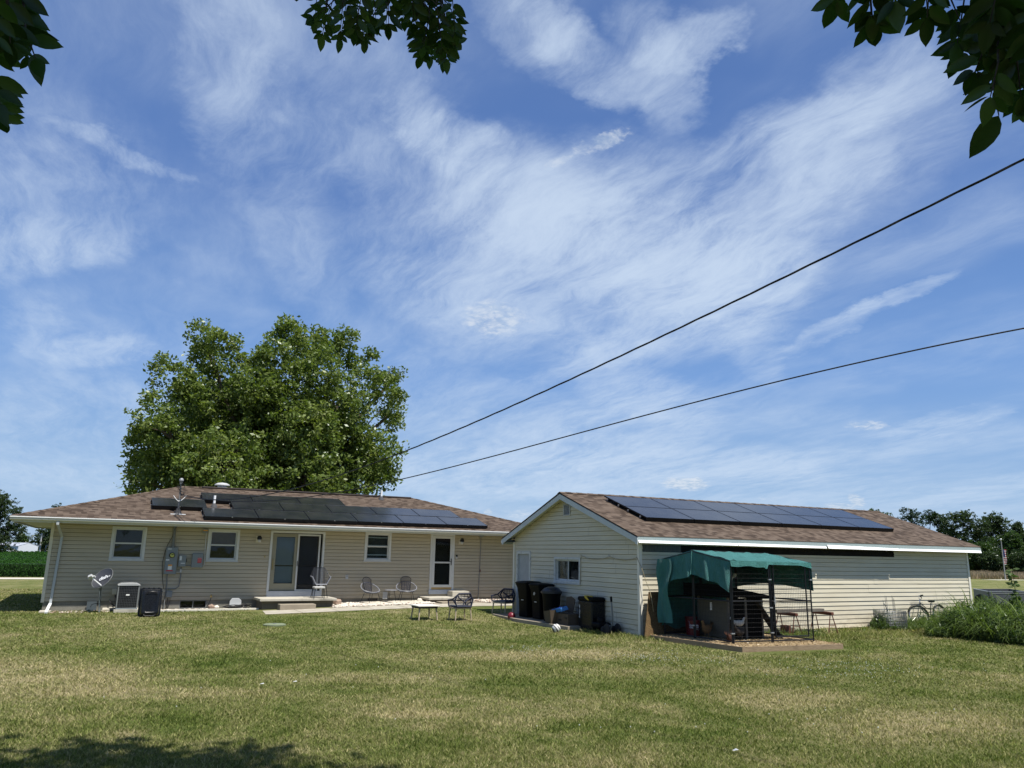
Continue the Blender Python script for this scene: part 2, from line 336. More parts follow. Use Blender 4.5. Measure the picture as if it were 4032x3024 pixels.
def mat_osb():
    t = NT('strand_board'); v = t.obj(); a = t.n('ShaderNodeTexVoronoi'); t.L.new(t.mapv(t.vm('ADD', v, t.vm('MULTIPLY', t.noise(v, 5, 3, .5, 0, True), (.2, .2, .2))), (14, 14, 34), (0, .4, 0)), a.inputs[0])
    cc = t.ramp(t.n('ShaderNodeSeparateColor').outputs[0], [(0, (.2, .1, .03)), (1, (.3, .2, .1))])
    s = t.n('ShaderNodeSeparateColor'); t.L.new(a.outputs['Color'], s.inputs[0])
    cc = t.ramp(s.outputs[0], [(0., (.045, .028, .012)), (.5, (.10, .062, .026)), (1, (.19, .125, .058))])
    t.bsdf(cc, .8, 0, .2); return t.mat
def mat_concrete(name, c, scale=3, rough=.9, stain=(.12, .11, .09), blocks=False):
    t = NT(name); v = t.obj(); a = t.noise(v, scale, 8, .65); b = t.noise(v, scale*20, 4, .6); d = t.noise(t.mapv(v, (1, 1, .4)), scale*.5, 6, .6)
    f = t.m('ADD', t.m('MULTIPLY', a, .6), t.m('MULTIPLY', b, .4))
    cc = t.ramp(f, [(.3, tuple(x*.78 for x in c)), (.7, tuple(min(.9, x*1.15) for x in c))])
    cc = t.mix(t.mr(d, .5, .7, 0, .55), cc, stain)
    h = b
    if blocks:
        s = t.n('ShaderNodeSeparateXYZ'); t.L.new(v, s.inputs[0]); c3 = t.n('ShaderNodeCombineXYZ'); t.L.new(s.outputs[0], c3.inputs[0]); t.L.new(s.outputs[2], c3.inputs[1])
        br = t.n('ShaderNodeTexBrick'); t.L.new(c3.outputs[0], br.inputs[0]); br.inputs['Scale'].default_value = 1; br.inputs['Brick Width'].default_value = .4; br.inputs['Row Height'].default_value = .2; br.inputs['Mortar Size'].default_value = .008
        h = t.m('SUBTRACT', b, t.m('MULTIPLY', br.outputs['Fac'], 3.)); cc = t.mix(t.m('MULTIPLY', br.outputs['Fac'], .35), cc, tuple(x*.6 for x in c))
    t.bsdf(cc, rough, 0, .2, t.bump(h, .4, .01)); return t.mat
def mat_fabric(name, c, rough=.85, sheen=0., var=.12, trans=0.):
    t = NT(name); v = t.obj(); a = t.noise(v, 2.5, 5, .6); w = t.noise(t.mapv(v, (300, 300, 300)), 1, 2, .5); cr = t.noise(t.mapv(v, (3, 3, 1.1)), 3.2, 6, .6, 1.2)
    cc = t.ramp(a, [(.3, tuple(x*(1-var) for x in c)), (.7, tuple(x*(1+var) for x in c))])
    d = t.bsdf(cc, rough, 0, .25, t.bump(t.m('ADD', t.m('MULTIPLY', cr, 3.), w), .8, .06))
    if trans:
        tl = t.n('ShaderNodeBsdfTranslucent'); t.L.new(cc, tl.inputs[0]); mx = t.n('ShaderNodeMixShader'); mx.inputs[0].default_value = trans
        t.L.new(d.outputs[0], mx.inputs[1]); t.L.new(tl.outputs[0], mx.inputs[2]); t.close(mx.outputs[0])
    return t.mat

m_siding_h = mat_siding('house_siding', (.455, .40, .295), (.37, .30, .19))
m_siding_g = mat_siding('garage_siding', (.61, .565, .44), (.49, .43, .31))
SH = [(.044, .031, .022), (.072, .052, .038), (.092, .068, .051), (.116, .088, .067)]
m_shingle = mat_shingle('brown_shingle', SH)
m_white = plain('white_trim', (.56, .57, .55), .45, var=.07, scale=2, dirt=((.40, .38, .32), .35))
m_white_dirty = plain('worn_white_paint', (.55, .56, .54), .7, var=.15, scale=5, dirt=((.22, .19, .15), .7), bump=.3)
m_bright = plain('white_metal_strip', (.85, .86, .86), .4, var=.04, scale=2)
m_trim_tan = plain('almond_trim', (.62, .58, .47), .5, var=.06, scale=2)
m_trim_cream = plain('cream_trim', (.74, .71, .62), .5, var=.06, scale=2)
m_gutter = plain('gutter_paint', (.56, .57, .53), .4, var=.06, scale=1.5, dirt=((.35, .33, .27), .35))
m_fascia_green = plain('grey_green_fascia', (.33, .40, .40), .6, var=.1, scale=2)  # even grey-green tone for the whole fascia band
m_soffit = plain('soffit_panel', (.60, .60, .52), .6, var=.06, scale=2)
m_found = mat_concrete('foundation_block', (.22, .21, .18), 2, blocks=True)
m_conc = mat_concrete('pale_concrete', (.46, .43, .36), 3)
m_conc_d = mat_concrete('grey_concrete', (.29, .25, .19), 3)
m_block = mat_concrete('dark_block', (.17, .15, .12), 2.5, blocks=True)
m_glass = mat_glass('window_glass')
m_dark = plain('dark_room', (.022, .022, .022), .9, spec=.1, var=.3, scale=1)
m_blackhole = plain('tar_paper', (.013, .012, .012), .85, spec=.15, var=.5, scale=3)
m_panel = mat_panel('solar_cells')
m_pframe = plain('black_aluminium', (.012, .012, .014), .4, .6, .5, var=.2)
m_silver = plain('galvanised_metal', (.45, .46, .47), .4, .8, var=.15, scale=8)
m_grey_box = plain('grey_enamel', (.20, .225, .235), .45, var=.05, scale=4, dirt=((.12, .12, .12), .25))
m_pipe_grey = plain('grey_conduit', (.17, .18, .18), .55, var=.1)
m_black = plain('black_plastic', (.004, .0045, .006), .55, spec=.12, var=.3, scale=5)
m_blackgloss = plain('glossy_black_plastic', (.007, .008, .010), .3, spec=.3, var=.3, scale=5)
m_navy = plain('navy_rope', (.016, .020, .045), .7, var=.3, scale=30)
m_rope_grey = plain('grey_cord', (.055, .06, .075), .6, var=.2, scale=30)
m_chair_pale = plain('pale_painted_rim', (.24, .25, .28), .3, var=.08)
m_blackmetal = plain('black_metal', (.008, .009, .012), .4, .2, var=.25)
m_wood_pale = mat_wood('pale_teak', (.36, .29, .20), (.50, .42, .31), 5)
m_wood_deck = mat_wood('deck_board', (.22, .155, .095), (.33, .25, .165), 4, along=(1, 14, 14))
m_wood_grey = mat_wood('weathered_wood', (.10, .09, .075), (.19, .17, .145), 4)
m_wood_dark = mat_wood('dark_stained_wood', (.020, .018, .016), (.045, .040, .034), 4)
m_rust = plain('rusty_steel', (.13, .045, .028), .8, .2, var=.3, scale=12)
m_osb = mat_osb()
m_tarp = mat_fabric('green_canvas', (.080, .270, .250), .6)
m_yellow = plain('yellow_plastic', (.55, .40, .03), .45, var=.1)
m_red = plain('red_plastic', (.13, .005, .008), .4, var=.1)
m_blue = plain('blue_wrapper', (.03, .17, .48), .4, var=.15, scale=12)
m_blue2 = plain('dark_blue_print', (.015, .06, .35), .4, var=.15)
m_card = plain('cardboard', (.085, .062, .040), .85, var=.15, scale=6)
m_dish = plain('dark_grey_dish', (.045, .048, .060), .42, var=.1)
m_lightgrey = plain('light_grey_plastic', (.45, .46, .46), .5, var=.08)
m_text_white = plain('white_lettering', (.72, .74, .78), .5, var=.03)
m_label_red = plain('red_label', (.50, .02, .03), .5, var=.05)
m_label_white = plain('white_label', (.72, .72, .70), .5, var=.05)
m_label_orange = plain('orange_label', (.70, .30, .03), .5, var=.05)
m_meter = plain('meter_face', (.50, .50, .12), .3, var=.15, scale=30)
m_blind = plain('window_blind', (.78, .80, .84), .6, var=.04)
m_curtain = plain('brown_curtain', (.30, .18, .085), .8, var=.2, scale=8)
m_door_tan = plain('khaki_frame', (.25, .235, .165), .5, var=.06)
m_brass = plain('brass', (.45, .32, .10), .35, .8, var=.1)
m_shade_black = plain('shade_black', (.004, .004, .004), .9, spec=.1)  # near black, puts the kennel's deep shade into the coop's colour
m_stone = plain('pale_stone', (.60, .55, .47), .85, var=.35, scale=4)
m_stone_b = plain('brown_stone', (.28, .20, .15), .85, var=.3, scale=4)
m_wire = plain('galvanised_wire', (.16, .17, .18), .5, .6, var=.2)
m_cable = plain('black_cable', (.006, .006, .008), .6, var=.2)
m_bark = plain('bark', (.11, .085, .065), .95, var=.4, scale=9, bump=1., stretch=(1, 1, .25))
m_bark_d = plain('dark_bark', (.035, .03, .024), .95, var=.4, scale=9, bump=.8, stretch=(1, 1, .25))
m_rope = plain('tan_rope', (.34, .28, .16), .85, var=.2, scale=40)
m_mulch = plain('straw_bedding', (.27, .20, .11), .95, var=.45, scale=28, bump=1.)
m_tyre = plain('tyre_rubber', (.018, .018, .020), .8, var=.2)
m_chrome = plain('chrome', (.62, .63, .66), .16, 1., var=.05)
m_gravelroad = plain('gravel_road', (.50, .47, .40), .95, var=.15, scale=4)
m_tin = plain('corrugated_tin', (.50, .53, .58), .45, .3, var=.1, scale=3)
m_shed_white = plain('white_shed_wall', (.72, .76, .82), .6, var=.05)
m_metal_dark = plain('dark_grey_metal', (.075, .08, .09), .5, .4, var=.25, scale=3, dirt=((.2, .2, .2), .4))
m_hen_tan = plain('tan_feathers', (.20, .11, .045), .9, var=.35, scale=22)
m_hen_white = plain('white_feathers', (.50, .48, .44), .9, var=.15, scale=22)
m_hen_dark = plain('dark_feathers', (.035, .028, .025), .9, var=.4, scale=22)
m_hen_red = plain('rust_feathers', (.06, .02, .010), .9, var=.35, scale=22)

# ------------------------------------------------------------------ object helpers
def wloc(o):
    v = Vector((0, 0, 0))
    while o is not None: v += o.location; o = o.parent
    return v
def tag(o, label=None, cat=None, group=None, kind=None):
    if label: o['label'] = label
    if cat: o['category'] = cat
    if group: o['group'] = group
    if kind: o['kind'] = kind
    return o
def thing(name, label, cat, loc=(0, 0, 0), group=None):
    o = bpy.data.objects.new(name, None); o.empty_display_size = .2; col.objects.link(o); o.location = loc
    return tag(o, label, cat, group)
def copy_tree(o, parent=None):
    c = o.copy(); col.objects.link(c)
    if parent: c.parent = parent
    for ch in [x for x in bpy.data.objects if x.parent == o]: copy_tree(ch, c)
    return c
class MB:
    def __init__(s): s.v = []; s.f = []; s.mi = []; s.uv = {}
    def add(s, vs, fs, mi=0, uvs=None):
        b = len(s.v); s.v += [tuple(x) for x in vs]
        for i, f in enumerate(fs):
            s.f.append(tuple(b+j for j in f)); s.mi.append(mi)
            if uvs: s.uv[len(s.f)-1] = uvs[i]
        return s
    def box(s, x0, x1, y0, y1, z0, z1, mi=0):
        x0, x1 = sorted((x0, x1)); y0, y1 = sorted((y0, y1)); z0, z1 = sorted((z0, z1))
        return s.add([(x0,y0,z0),(x1,y0,z0),(x1,y1,z0),(x0,y1,z0),(x0,y0,z1),(x1,y0,z1),(x1,y1,z1),(x0,y1,z1)],
                     [(3,2,1,0),(4,5,6,7),(0,1,5,4),(1,2,6,5),(2,3,7,6),(3,0,4,7)], mi)
    def obox(s, c, ax, ay, az, mi=0):
        """box from centre and three half vectors"""
        c, ax, ay, az = map(Vector, (c, ax, ay, az)); vs = []
        for k in (-1, 1):
            for (i, j) in ((-1,-1),(1,-1),(1,1),(-1,1)): vs.append(c+ax*i+ay*j+az*k)
        return s.add(vs, [(3,2,1,0),(4,5,6,7),(0,1,5,4),(1,2,6,5),(2,3,7,6),(3,0,4,7)], mi)
    def beam(s, a, b, w, h, up=(0, 0, 1), mi=0):
        a, b = Vector(a), Vector(b); d = b-a; L = d.length; d.normalize(); u = Vector(up)
        x = d.cross(u)
        if x.length < 1e-4: x = d.cross(Vector((1, 0, 0)))
        x.normalize(); z = x.cross(d)
        return s.obox((a+b)/2, d*L/2, x*w/2, z*h/2, mi)
    def quad(s, a, b, c, d, mi=0, uv=None): return s.add([a, b, c, d], [(0,1,2,3)], mi, [uv] if uv else None)
    def tube(s, pts, r, n=8, mi=0, cap=True, closed=False):
        pts = [Vector(p) for p in pts]; m = len(pts)
        rs = r if isinstance(r, (list, tuple)) else [r]*m
        vs = []; fs = []; prev = None
        for i, p in enumerate(pts):
            if closed: d = pts[(i+1) % m]-pts[i-1]
            else: d = pts[min(i+1, m-1)]-pts[max(i-1, 0)]
            if d.length < 1e-9: d = Vector((0, 0, 1))
            d.normalize()
            if prev is None:
                a = Vector((0, 0, 1)) if abs(d.z) < .9 else Vector((1, 0, 0)); x = d.cross(a).normalized()
            else:
                x = prev - d*prev.dot(d)
                if x.length < 1e-6: x = d.orthogonal()
                x.normalize()
            prev = x; y = d.cross(x)
            for k in range(n):
                t = 2*PI*k/n; vs.append(p+(x*math.cos(t)+y*math.sin(t))*rs[i])
        for i in range(m if closed else m-1):
            j = (i+1) % m
            for k in range(n): fs.append((i*n+k, i*n+(k+1) % n, j*n+(k+1) % n, j*n+k))
        if cap and not closed: fs += [tuple(range(n))[::-1], tuple((m-1)*n+k for k in range(n))]
        return s.add(vs, fs, mi)
    def lathe(s, prof, c=(0, 0, 0), n=24, mi=0, axis='Z', sx=1, sy=1):
        vs = []; fs = []
        for (r, z) in prof:
            for k in range(n):
                t = 2*PI*k/n; p = (r*math.cos(t)*sx, r*math.sin(t)*sy, z)
                if axis == 'Y': p = (p[0], -p[2], p[1])
                if axis == 'X': p = (p[2], p[0], p[1])
                vs.append((c[0]+p[0], c[1]+p[1], c[2]+p[2]))
        for i in range(len(prof)-1):
            for k in range(n): fs.append((i*n+k, i*n+(k+1) % n, (i+1)*n+(k+1) % n, (i+1)*n+k))
        if prof[0][0] > 1e-6: fs.append(tuple(range(n))[::-1])
        if prof[-1][0] > 1e-6: fs.append(tuple((len(prof)-1)*n+k for k in range(n)))
        return s.add(vs, fs, mi)
    def ball(s, c, rx, ry=None, rz=None, n=14, m=9, mi=0):
        ry = ry or rx; rz = rz or rx; pr = []
        prof = [(max(1e-4, math.sin(PI*i/m)), -math.cos(PI*i/m)) for i in range(m+1)]
        vs = []; fs = []
        for (r, z) in prof:
            for k in range(n): t = 2*PI*k/n; vs.append((c[0]+r*math.cos(t)*rx, c[1]+r*math.sin(t)*ry, c[2]+z*rz))
        for i in range(m):
            for k in range(n): fs.append((i*n+k, i*n+(k+1) % n, (i+1)*n+(k+1) % n, (i+1)*n+k))
        return s.add(vs, fs, mi)
    def prism(s, poly, a0, a1, axis=1, mi=0):
        """poly in the two other axes, extruded along axis from a0 to a1"""
        n = len(poly); vs = []
        for a in (a0, a1):
            for p in poly:
                q = list(p); q.insert(axis, a); vs.append(tuple(q))
        fs = [tuple(range(n)), tuple(range(2*n-1, n-1, -1))]+[(i, i+n, (i+1) % n+n, (i+1) % n) for i in range(n)]
        return s.add(vs, fs, mi)
    def build(s, name, mat, parent=None, smooth=False, bevel=0., kind=None, fix=True, seg=2):
        me = bpy.data.meshes.new(name); off = wloc(parent) if parent else Vector((0, 0, 0))
        me.from_pydata([(v[0]-off.x, v[1]-off.y, v[2]-off.z) for v in s.v], [], s.f)
        for m in (mat if isinstance(mat, (list, tuple)) else [mat]): me.materials.append(m)
        me.polygons.foreach_set('material_index', s.mi)
        if s.uv:
            ul = me.uv_layers.new(name='UVMap')
            for i, uv in s.uv.items():
                p = me.polygons[i]
                for k, li in enumerate(p.loop_indices): ul.data[li].uv = uv[k]
        if fix or bevel:
            bm = bmesh.new(); bm.from_mesh(me)
            if fix: bmesh.ops.recalc_face_normals(bm, faces=bm.faces)
            if bevel: bmesh.ops.bevel(bm, geom=bm.edges[:], offset=bevel, segments=seg, affect='EDGES', profile=.5, clamp_overlap=True)
            bm.to_mesh(me); bm.free()
        if smooth:
            me.polygons.foreach_set('use_smooth', [True]*len(me.polygons))
            try: me.set_sharp_from_angle(angle=math.radians(40))
            except Exception: pass
        me.update()
        o = bpy.data.objects.new(name, me); col.objects.link(o)
        if parent: o.parent = parent
        if kind: o['kind'] = kind
        return o
def npmesh(name, V, Fc, mat, parent=None, rnd=None, kind=None):
    """V (n,3), Fc (m,k) as numpy; rnd one value per face"""
    me = bpy.data.meshes.new(name); n, (m, k) = len(V), Fc.shape
    if parent: V = V-np.array(wloc(parent))
    me.vertices.add(n); me.vertices.foreach_set('co', V.astype(np.float32).ravel())
    me.loops.add(m*k); me.loops.foreach_set('vertex_index', Fc.astype(np.int32).ravel())
    me.polygons.add(m); me.polygons.foreach_set('loop_start', np.arange(0, m*k, k, dtype=np.int32)); me.polygons.foreach_set('loop_total', np.full(m, k, dtype=np.int32))
    me.update(calc_edges=True); me.materials.append(mat)
    if rnd is not None:
        a = me.attributes.new('rnd', 'FLOAT', 'FACE'); a.data.foreach_set('value', rnd.astype(np.float32))
    o = bpy.data.objects.new(name, me); col.objects.link(o)
    if parent: o.parent = parent
    if kind: o['kind'] = kind
    return o
def text_mesh(name, body, size, mat, parent, origin, xdir, ydir, depth=.002, squash=1., bold=False, center=True):
    c = bpy.data.curves.new(name, 'FONT'); c.body = body; c.size = size; c.extrude = depth
    if bold: c.offset = size*.02
    c.align_x = 'CENTER' if center else 'LEFT'; c.align_y = 'CENTER'; c.resolution_u = 3; c.space_line = .9
    o = bpy.data.objects.new(name+'_c', c); col.objects.link(o)
    bpy.context.view_layer.update(); dg = bpy.context.evaluated_depsgraph_get()
    me = bpy.data.meshes.new_from_object(o.evaluated_get(dg)); bpy.data.objects.remove(o)
    x = Vector(xdir).normalized(); y = Vector(ydir).normalized(); z = x.cross(y)
    Mx = Matrix((x*squash, y, z)).transposed().to_4x4(); Mx.translation = Vector(origin)-wloc(parent)
    me.transform(Mx); me.materials.clear(); me.materials.append(mat)
    r = bpy.data.objects.new(name, me); col.objects.link(r); r.parent = parent; return r

# ------------------------------------------------------------------ ground and far setting
def excluded(x, y):
    if 12.35 < x < 26.4 and 16.55 < y < 23.6: return True
    if -1.5 < x < 16.3 and y > 28.75: return True
    return False
def build_ground():
    xs = np.concatenate([np.linspace(-2500, -30, 14), np.linspace(-25, 45, 71), np.linspace(52, 2500, 16)])
    ys = np.concatenate([np.linspace(-600, -12, 8), np.linspace(-8, 70, 79), np.linspace(80, 3200, 18)])
    V = np.array([(x, y, gz(x, y)) for y in ys for x in xs]); nx = len(xs)
    Fc = np.array([(j*nx+i, j*nx+i+1, (j+1)*nx+i+1, (j+1)*nx+i) for j in range(len(ys)-1) for i in range(nx-1)])
    o = npmesh('ground', V, Fc, mat_lawn(), kind='structure')
    # gravel road running behind the house, seen at both sides
    a = at(0, 2280, 2, -.3); b = at(4000, 2303, 2, -.3)
    m = MB(); 
    def strip(p, q, w, z):
        p, q = Vector((p[0], p[1])), Vector((q[0], q[1])); d = (q-p).normalized(); nn = Vector((-d.y, d.x))*w/2
        return [(p.x-nn.x, p.y-nn.y, z), (q.x-nn.x, q.y-nn.y, z), (q.x+nn.x, q.y+nn.y, z), (p.x+nn.x, p.y+nn.y, z)]
    d = Vector((b.x-a.x, b.y-a.y)).normalized()
    m.quad(*strip((a.x-d.x*400, a.y+30), (a.x+22, a.y-.6), 2.6, -.290))
    m.build('gravel_road', m_gravelroad, kind='structure')
    m = MB(); c_ = at(3300, 2296.5, 2, -.3); d_ = at(4500, 2308, 2, -.3); m.quad(*strip(c_, d_, 4.0, -.290)); m.build('gravel_road', m_gravelroad, kind='structure')
    # unmown straw field on the right
    t = NT('dry_field'); P = t.pos(); nz = t.noise(t.mapv(P, (1, 1, 0)), .2, 6, .65); n2 = t.noise(P, 3, 4, .7)
    cc = t.ramp(t.m('ADD', t.m('MULTIPLY', nz, .6), t.m('MULTIPLY', n2, .4)), [(.3, (.15, .13, .06)), (.5, (.30, .24, .15)), (.7, (.36, .27, .18))])
    t.bsdf(cc, .95, 0, .1)
    V = []; Fc = []; K = 46000
    c0 = at(3780, 2281, 2, -.3); c1 = at(4200, 2284, 2, -.3)
    s_ = rng.random(K); r_ = rng.random(K)**1.6
    dirn = np.array([c1.x-c0.x, c1.y-c0.y]); px = c0.x+s_*dirn[0]*2.2; py = c0.y+s_*dirn[1]*2.2
    back = np.array([.86, .51]); px += r_*back[0]*85; py += r_*back[1]*85
    h = rng.uniform(.4, .85, K); w = .05+.10*r_; an = rng.uniform(0, PI, K); lx = rng.normal(0, .12, K)
    z0 = np.full(K, -.32)
    V = np.stack([np.stack([px-np.cos(an)*w, py-np.sin(an)*w, z0], 1), np.stack([px+np.cos(an)*w, py+np.sin(an)*w, z0], 1), np.stack([px+lx, py+lx, z0+h], 1)], 1).reshape(-1, 3)
    npmesh('tall_dry_grass', V, np.arange(K*3).reshape(-1, 3), mat_leaf('straw_stems', [(.2, (.15, .14, .055)), (.45, (.33, .26, .16)), (.8, (.46, .35, .23))], .2, .02, .25, (1, 1, 1)), rnd=rng.random(K), kind='stuff')['category'] = 'grass'
    # soybean crop on the left
    K = 60000; e = at(0, 2272, 2, -.3)
    s_ = rng.random(K); r_ = rng.random(K)**2.2
    px = e.x-14+s_*30+r_*0; py = e.y-.2+r_*150; px = px-r_*55*(1-s_*.5)
    zt = .62+.10*np.sin(px*1.1)*np.cos(py*.7)
    front = r_ < .012; z = np.where(front, rng.uniform(-.3, .68, K), zt-rng.random(K)*.16)
    py = np.where(front, e.y+rng.uniform(-.1, .4, K), py)
    sz = .045+.11*r_+.02*rng.random(K)
    V, Fc = leafquads(np.stack([px, py, z], 1), sz, flat=.5)
    so_ = npmesh('soybean_crop', V, Fc, mat_leaf('soy_leaf', [(.2, (.012, .04, .010)), (.5, (.030, .085, .018)), (.85, (.055, .13, .03))], .3, .0, .3), rnd=rng.random(len(Fc)), kind='stuff')
    so_['category'] = 'crop'
    m = MB(); m.box(e.x-90, e.x+16, e.y+.3, e.y+160, -.3, .50); m.build('soybean_shade_block', plain('soy_shade', (.014, .032, .010), .95, spec=.1, var=.4, scale=5), kind='structure')  # dark block stands in for the shade beneath the soybean leaves

def leafquads(P, sz, flat=0., aspect=.6):
    K = len(P); sz = np.broadcast_to(sz, (K,))
    a = rng.normal(size=(K, 3)); a[:, 2] *= (1-flat); a /= np.linalg.norm(a, axis=1)[:, None]
    b = rng.normal(size=(K, 3)); b -= a*(a*b).sum(1)[:, None]; b /= np.linalg.norm(b, axis=1)[:, None]
    a = a*sz[:, None]; b = b*(sz*aspect)[:, None]
    V = np.stack([P-a, P-b*.9+a*.1, P+a, P+b*.9+a*.1], 1).reshape(-1, 3)
    return V, np.arange(K*4).reshape(-1, 4)

def crown_points(lobes, ncl, per, spread, rim=.55, clump=1.0):
    """clusters of leaf positions spread through lobes (cx,cy,cz,rx,ry,rz)"""
    L = np.array(lobes); vol = (L[:, 3]*L[:, 4]*L[:, 5])**(.75); pr = vol/vol.sum()
    idx = rng.choice(len(L), ncl, p=pr); u = rng.normal(size=(ncl, 3)); u /= np.linalg.norm(u, axis=1)[:, None]
    rr = 1-(rng.random(ncl)**1.3)*rim; rr *= rng.uniform(.86, 1.13, ncl)
    c = L[idx, :3]+u*L[idx, 3:6]*rr[:, None]
    k = rng.integers(int(per*.5), int(per*1.5)+1, ncl); ci = np.repeat(np.arange(ncl), k)
    sp = spread*rng.uniform(.6, 1.3, ncl)[ci]
    p = rng.normal(size=(len(ci), 3)); p *= (sp/np.maximum(.4, np.linalg.norm(p, axis=1)) * rng.random(len(ci))**.4)[:, None]; p[:, 2] *= .7
    P = c[ci]+p; return P, c, rng.random(ncl)[ci]

LEAFM = {}
def leafmat(kind):
    if kind in LEAFM: return LEAFM[kind]
    st = {'maple': [(.10, (.040, .068, .017)), (.38, (.100, .148, .036)), (.64, (.175, .220, .060)), (.88, (.27, .305, .115)), (1., (.43, .46, .33))],
          'dark': [(.2, (.022, .040, .018)), (.5, (.046, .074, .030)), (.9, (.088, .120, .052))],
          'mid': [(.2, (.024, .052, .014)), (.5, (.05, .092, .024)), (.9, (.095, .145, .045))],
          'blue': [(.2, (.016, .034, .018)), (.5, (.030, .056, .030)), (.9, (.05, .08, .045))]}[kind]
    LEAFM[kind] = mat_leaf(kind+'_leaf', st, .35, .02, .5); return LEAFM[kind]

def make_tree(name, label, cat, x, y, lobes, kind, ncl, per, spread, leaf, trunk_r=.3, limbs=9, group=None, z0=None, mb=None):
    z0 = gz(x, y) if z0 is None else z0
    root = thing(name, label, cat, (x, y, z0), group)
    P, C_, rn = crown_points(lobes, ncl, per, spread)
    V, Fc = leafquads(P, leaf*rng.uniform(.6, 1.25, len(P)), .15)
    npmesh('crown', V, Fc, leafmat(kind), root, rnd=np.clip(rn*.55+rng.random(len(Fc))*.45, 0, 1))
    b = MB(); L = sorted(lobes, key=lambda l: l[2]); zc = min(l[2]-l[5]*.3 for l in lobes)
    top = max(lobes, key=lambda l: l[2]); fork = Vector((x, y, z0+(zc-z0)*.7))
    b.tube([(x, y, z0-.2), (x+.03, y, z0+(zc-z0)*.3), fork], [trunk_r*1.25, trunk_r, trunk_r*.85], 10)
    for l in random.sample(list(lobes), min(limbs, len(lobes))):
        e = Vector(l[:3]); mid = fork.lerp(e, .5)+Vector((random.uniform(-.3, .3), random.uniform(-.3, .3), .4))
        b.tube([fork, mid, e, e+Vector((random.uniform(-.5, .5)*l[3], random.uniform(-.5, .5)*l[4], l[5]*.6))], [trunk_r*.5, trunk_r*.33, trunk_r*.18, .02], 6)
        for _ in range(3):
            q = mid.lerp(e, random.uniform(.2, 1)); a = e+Vector((random.uniform(-1, 1)*l[3]*.9, random.uniform(-1, 1)*l[4]*.9, random.uniform(-.3, .9)*l[5]))
            b.tube([q, q.lerp(a, .5)+Vector((0, 0, .15)), a], [trunk_r*.16, trunk_r*.1, .012], 5)
    b.build('trunk', mb or m_bark, root, smooth=True)
    return root

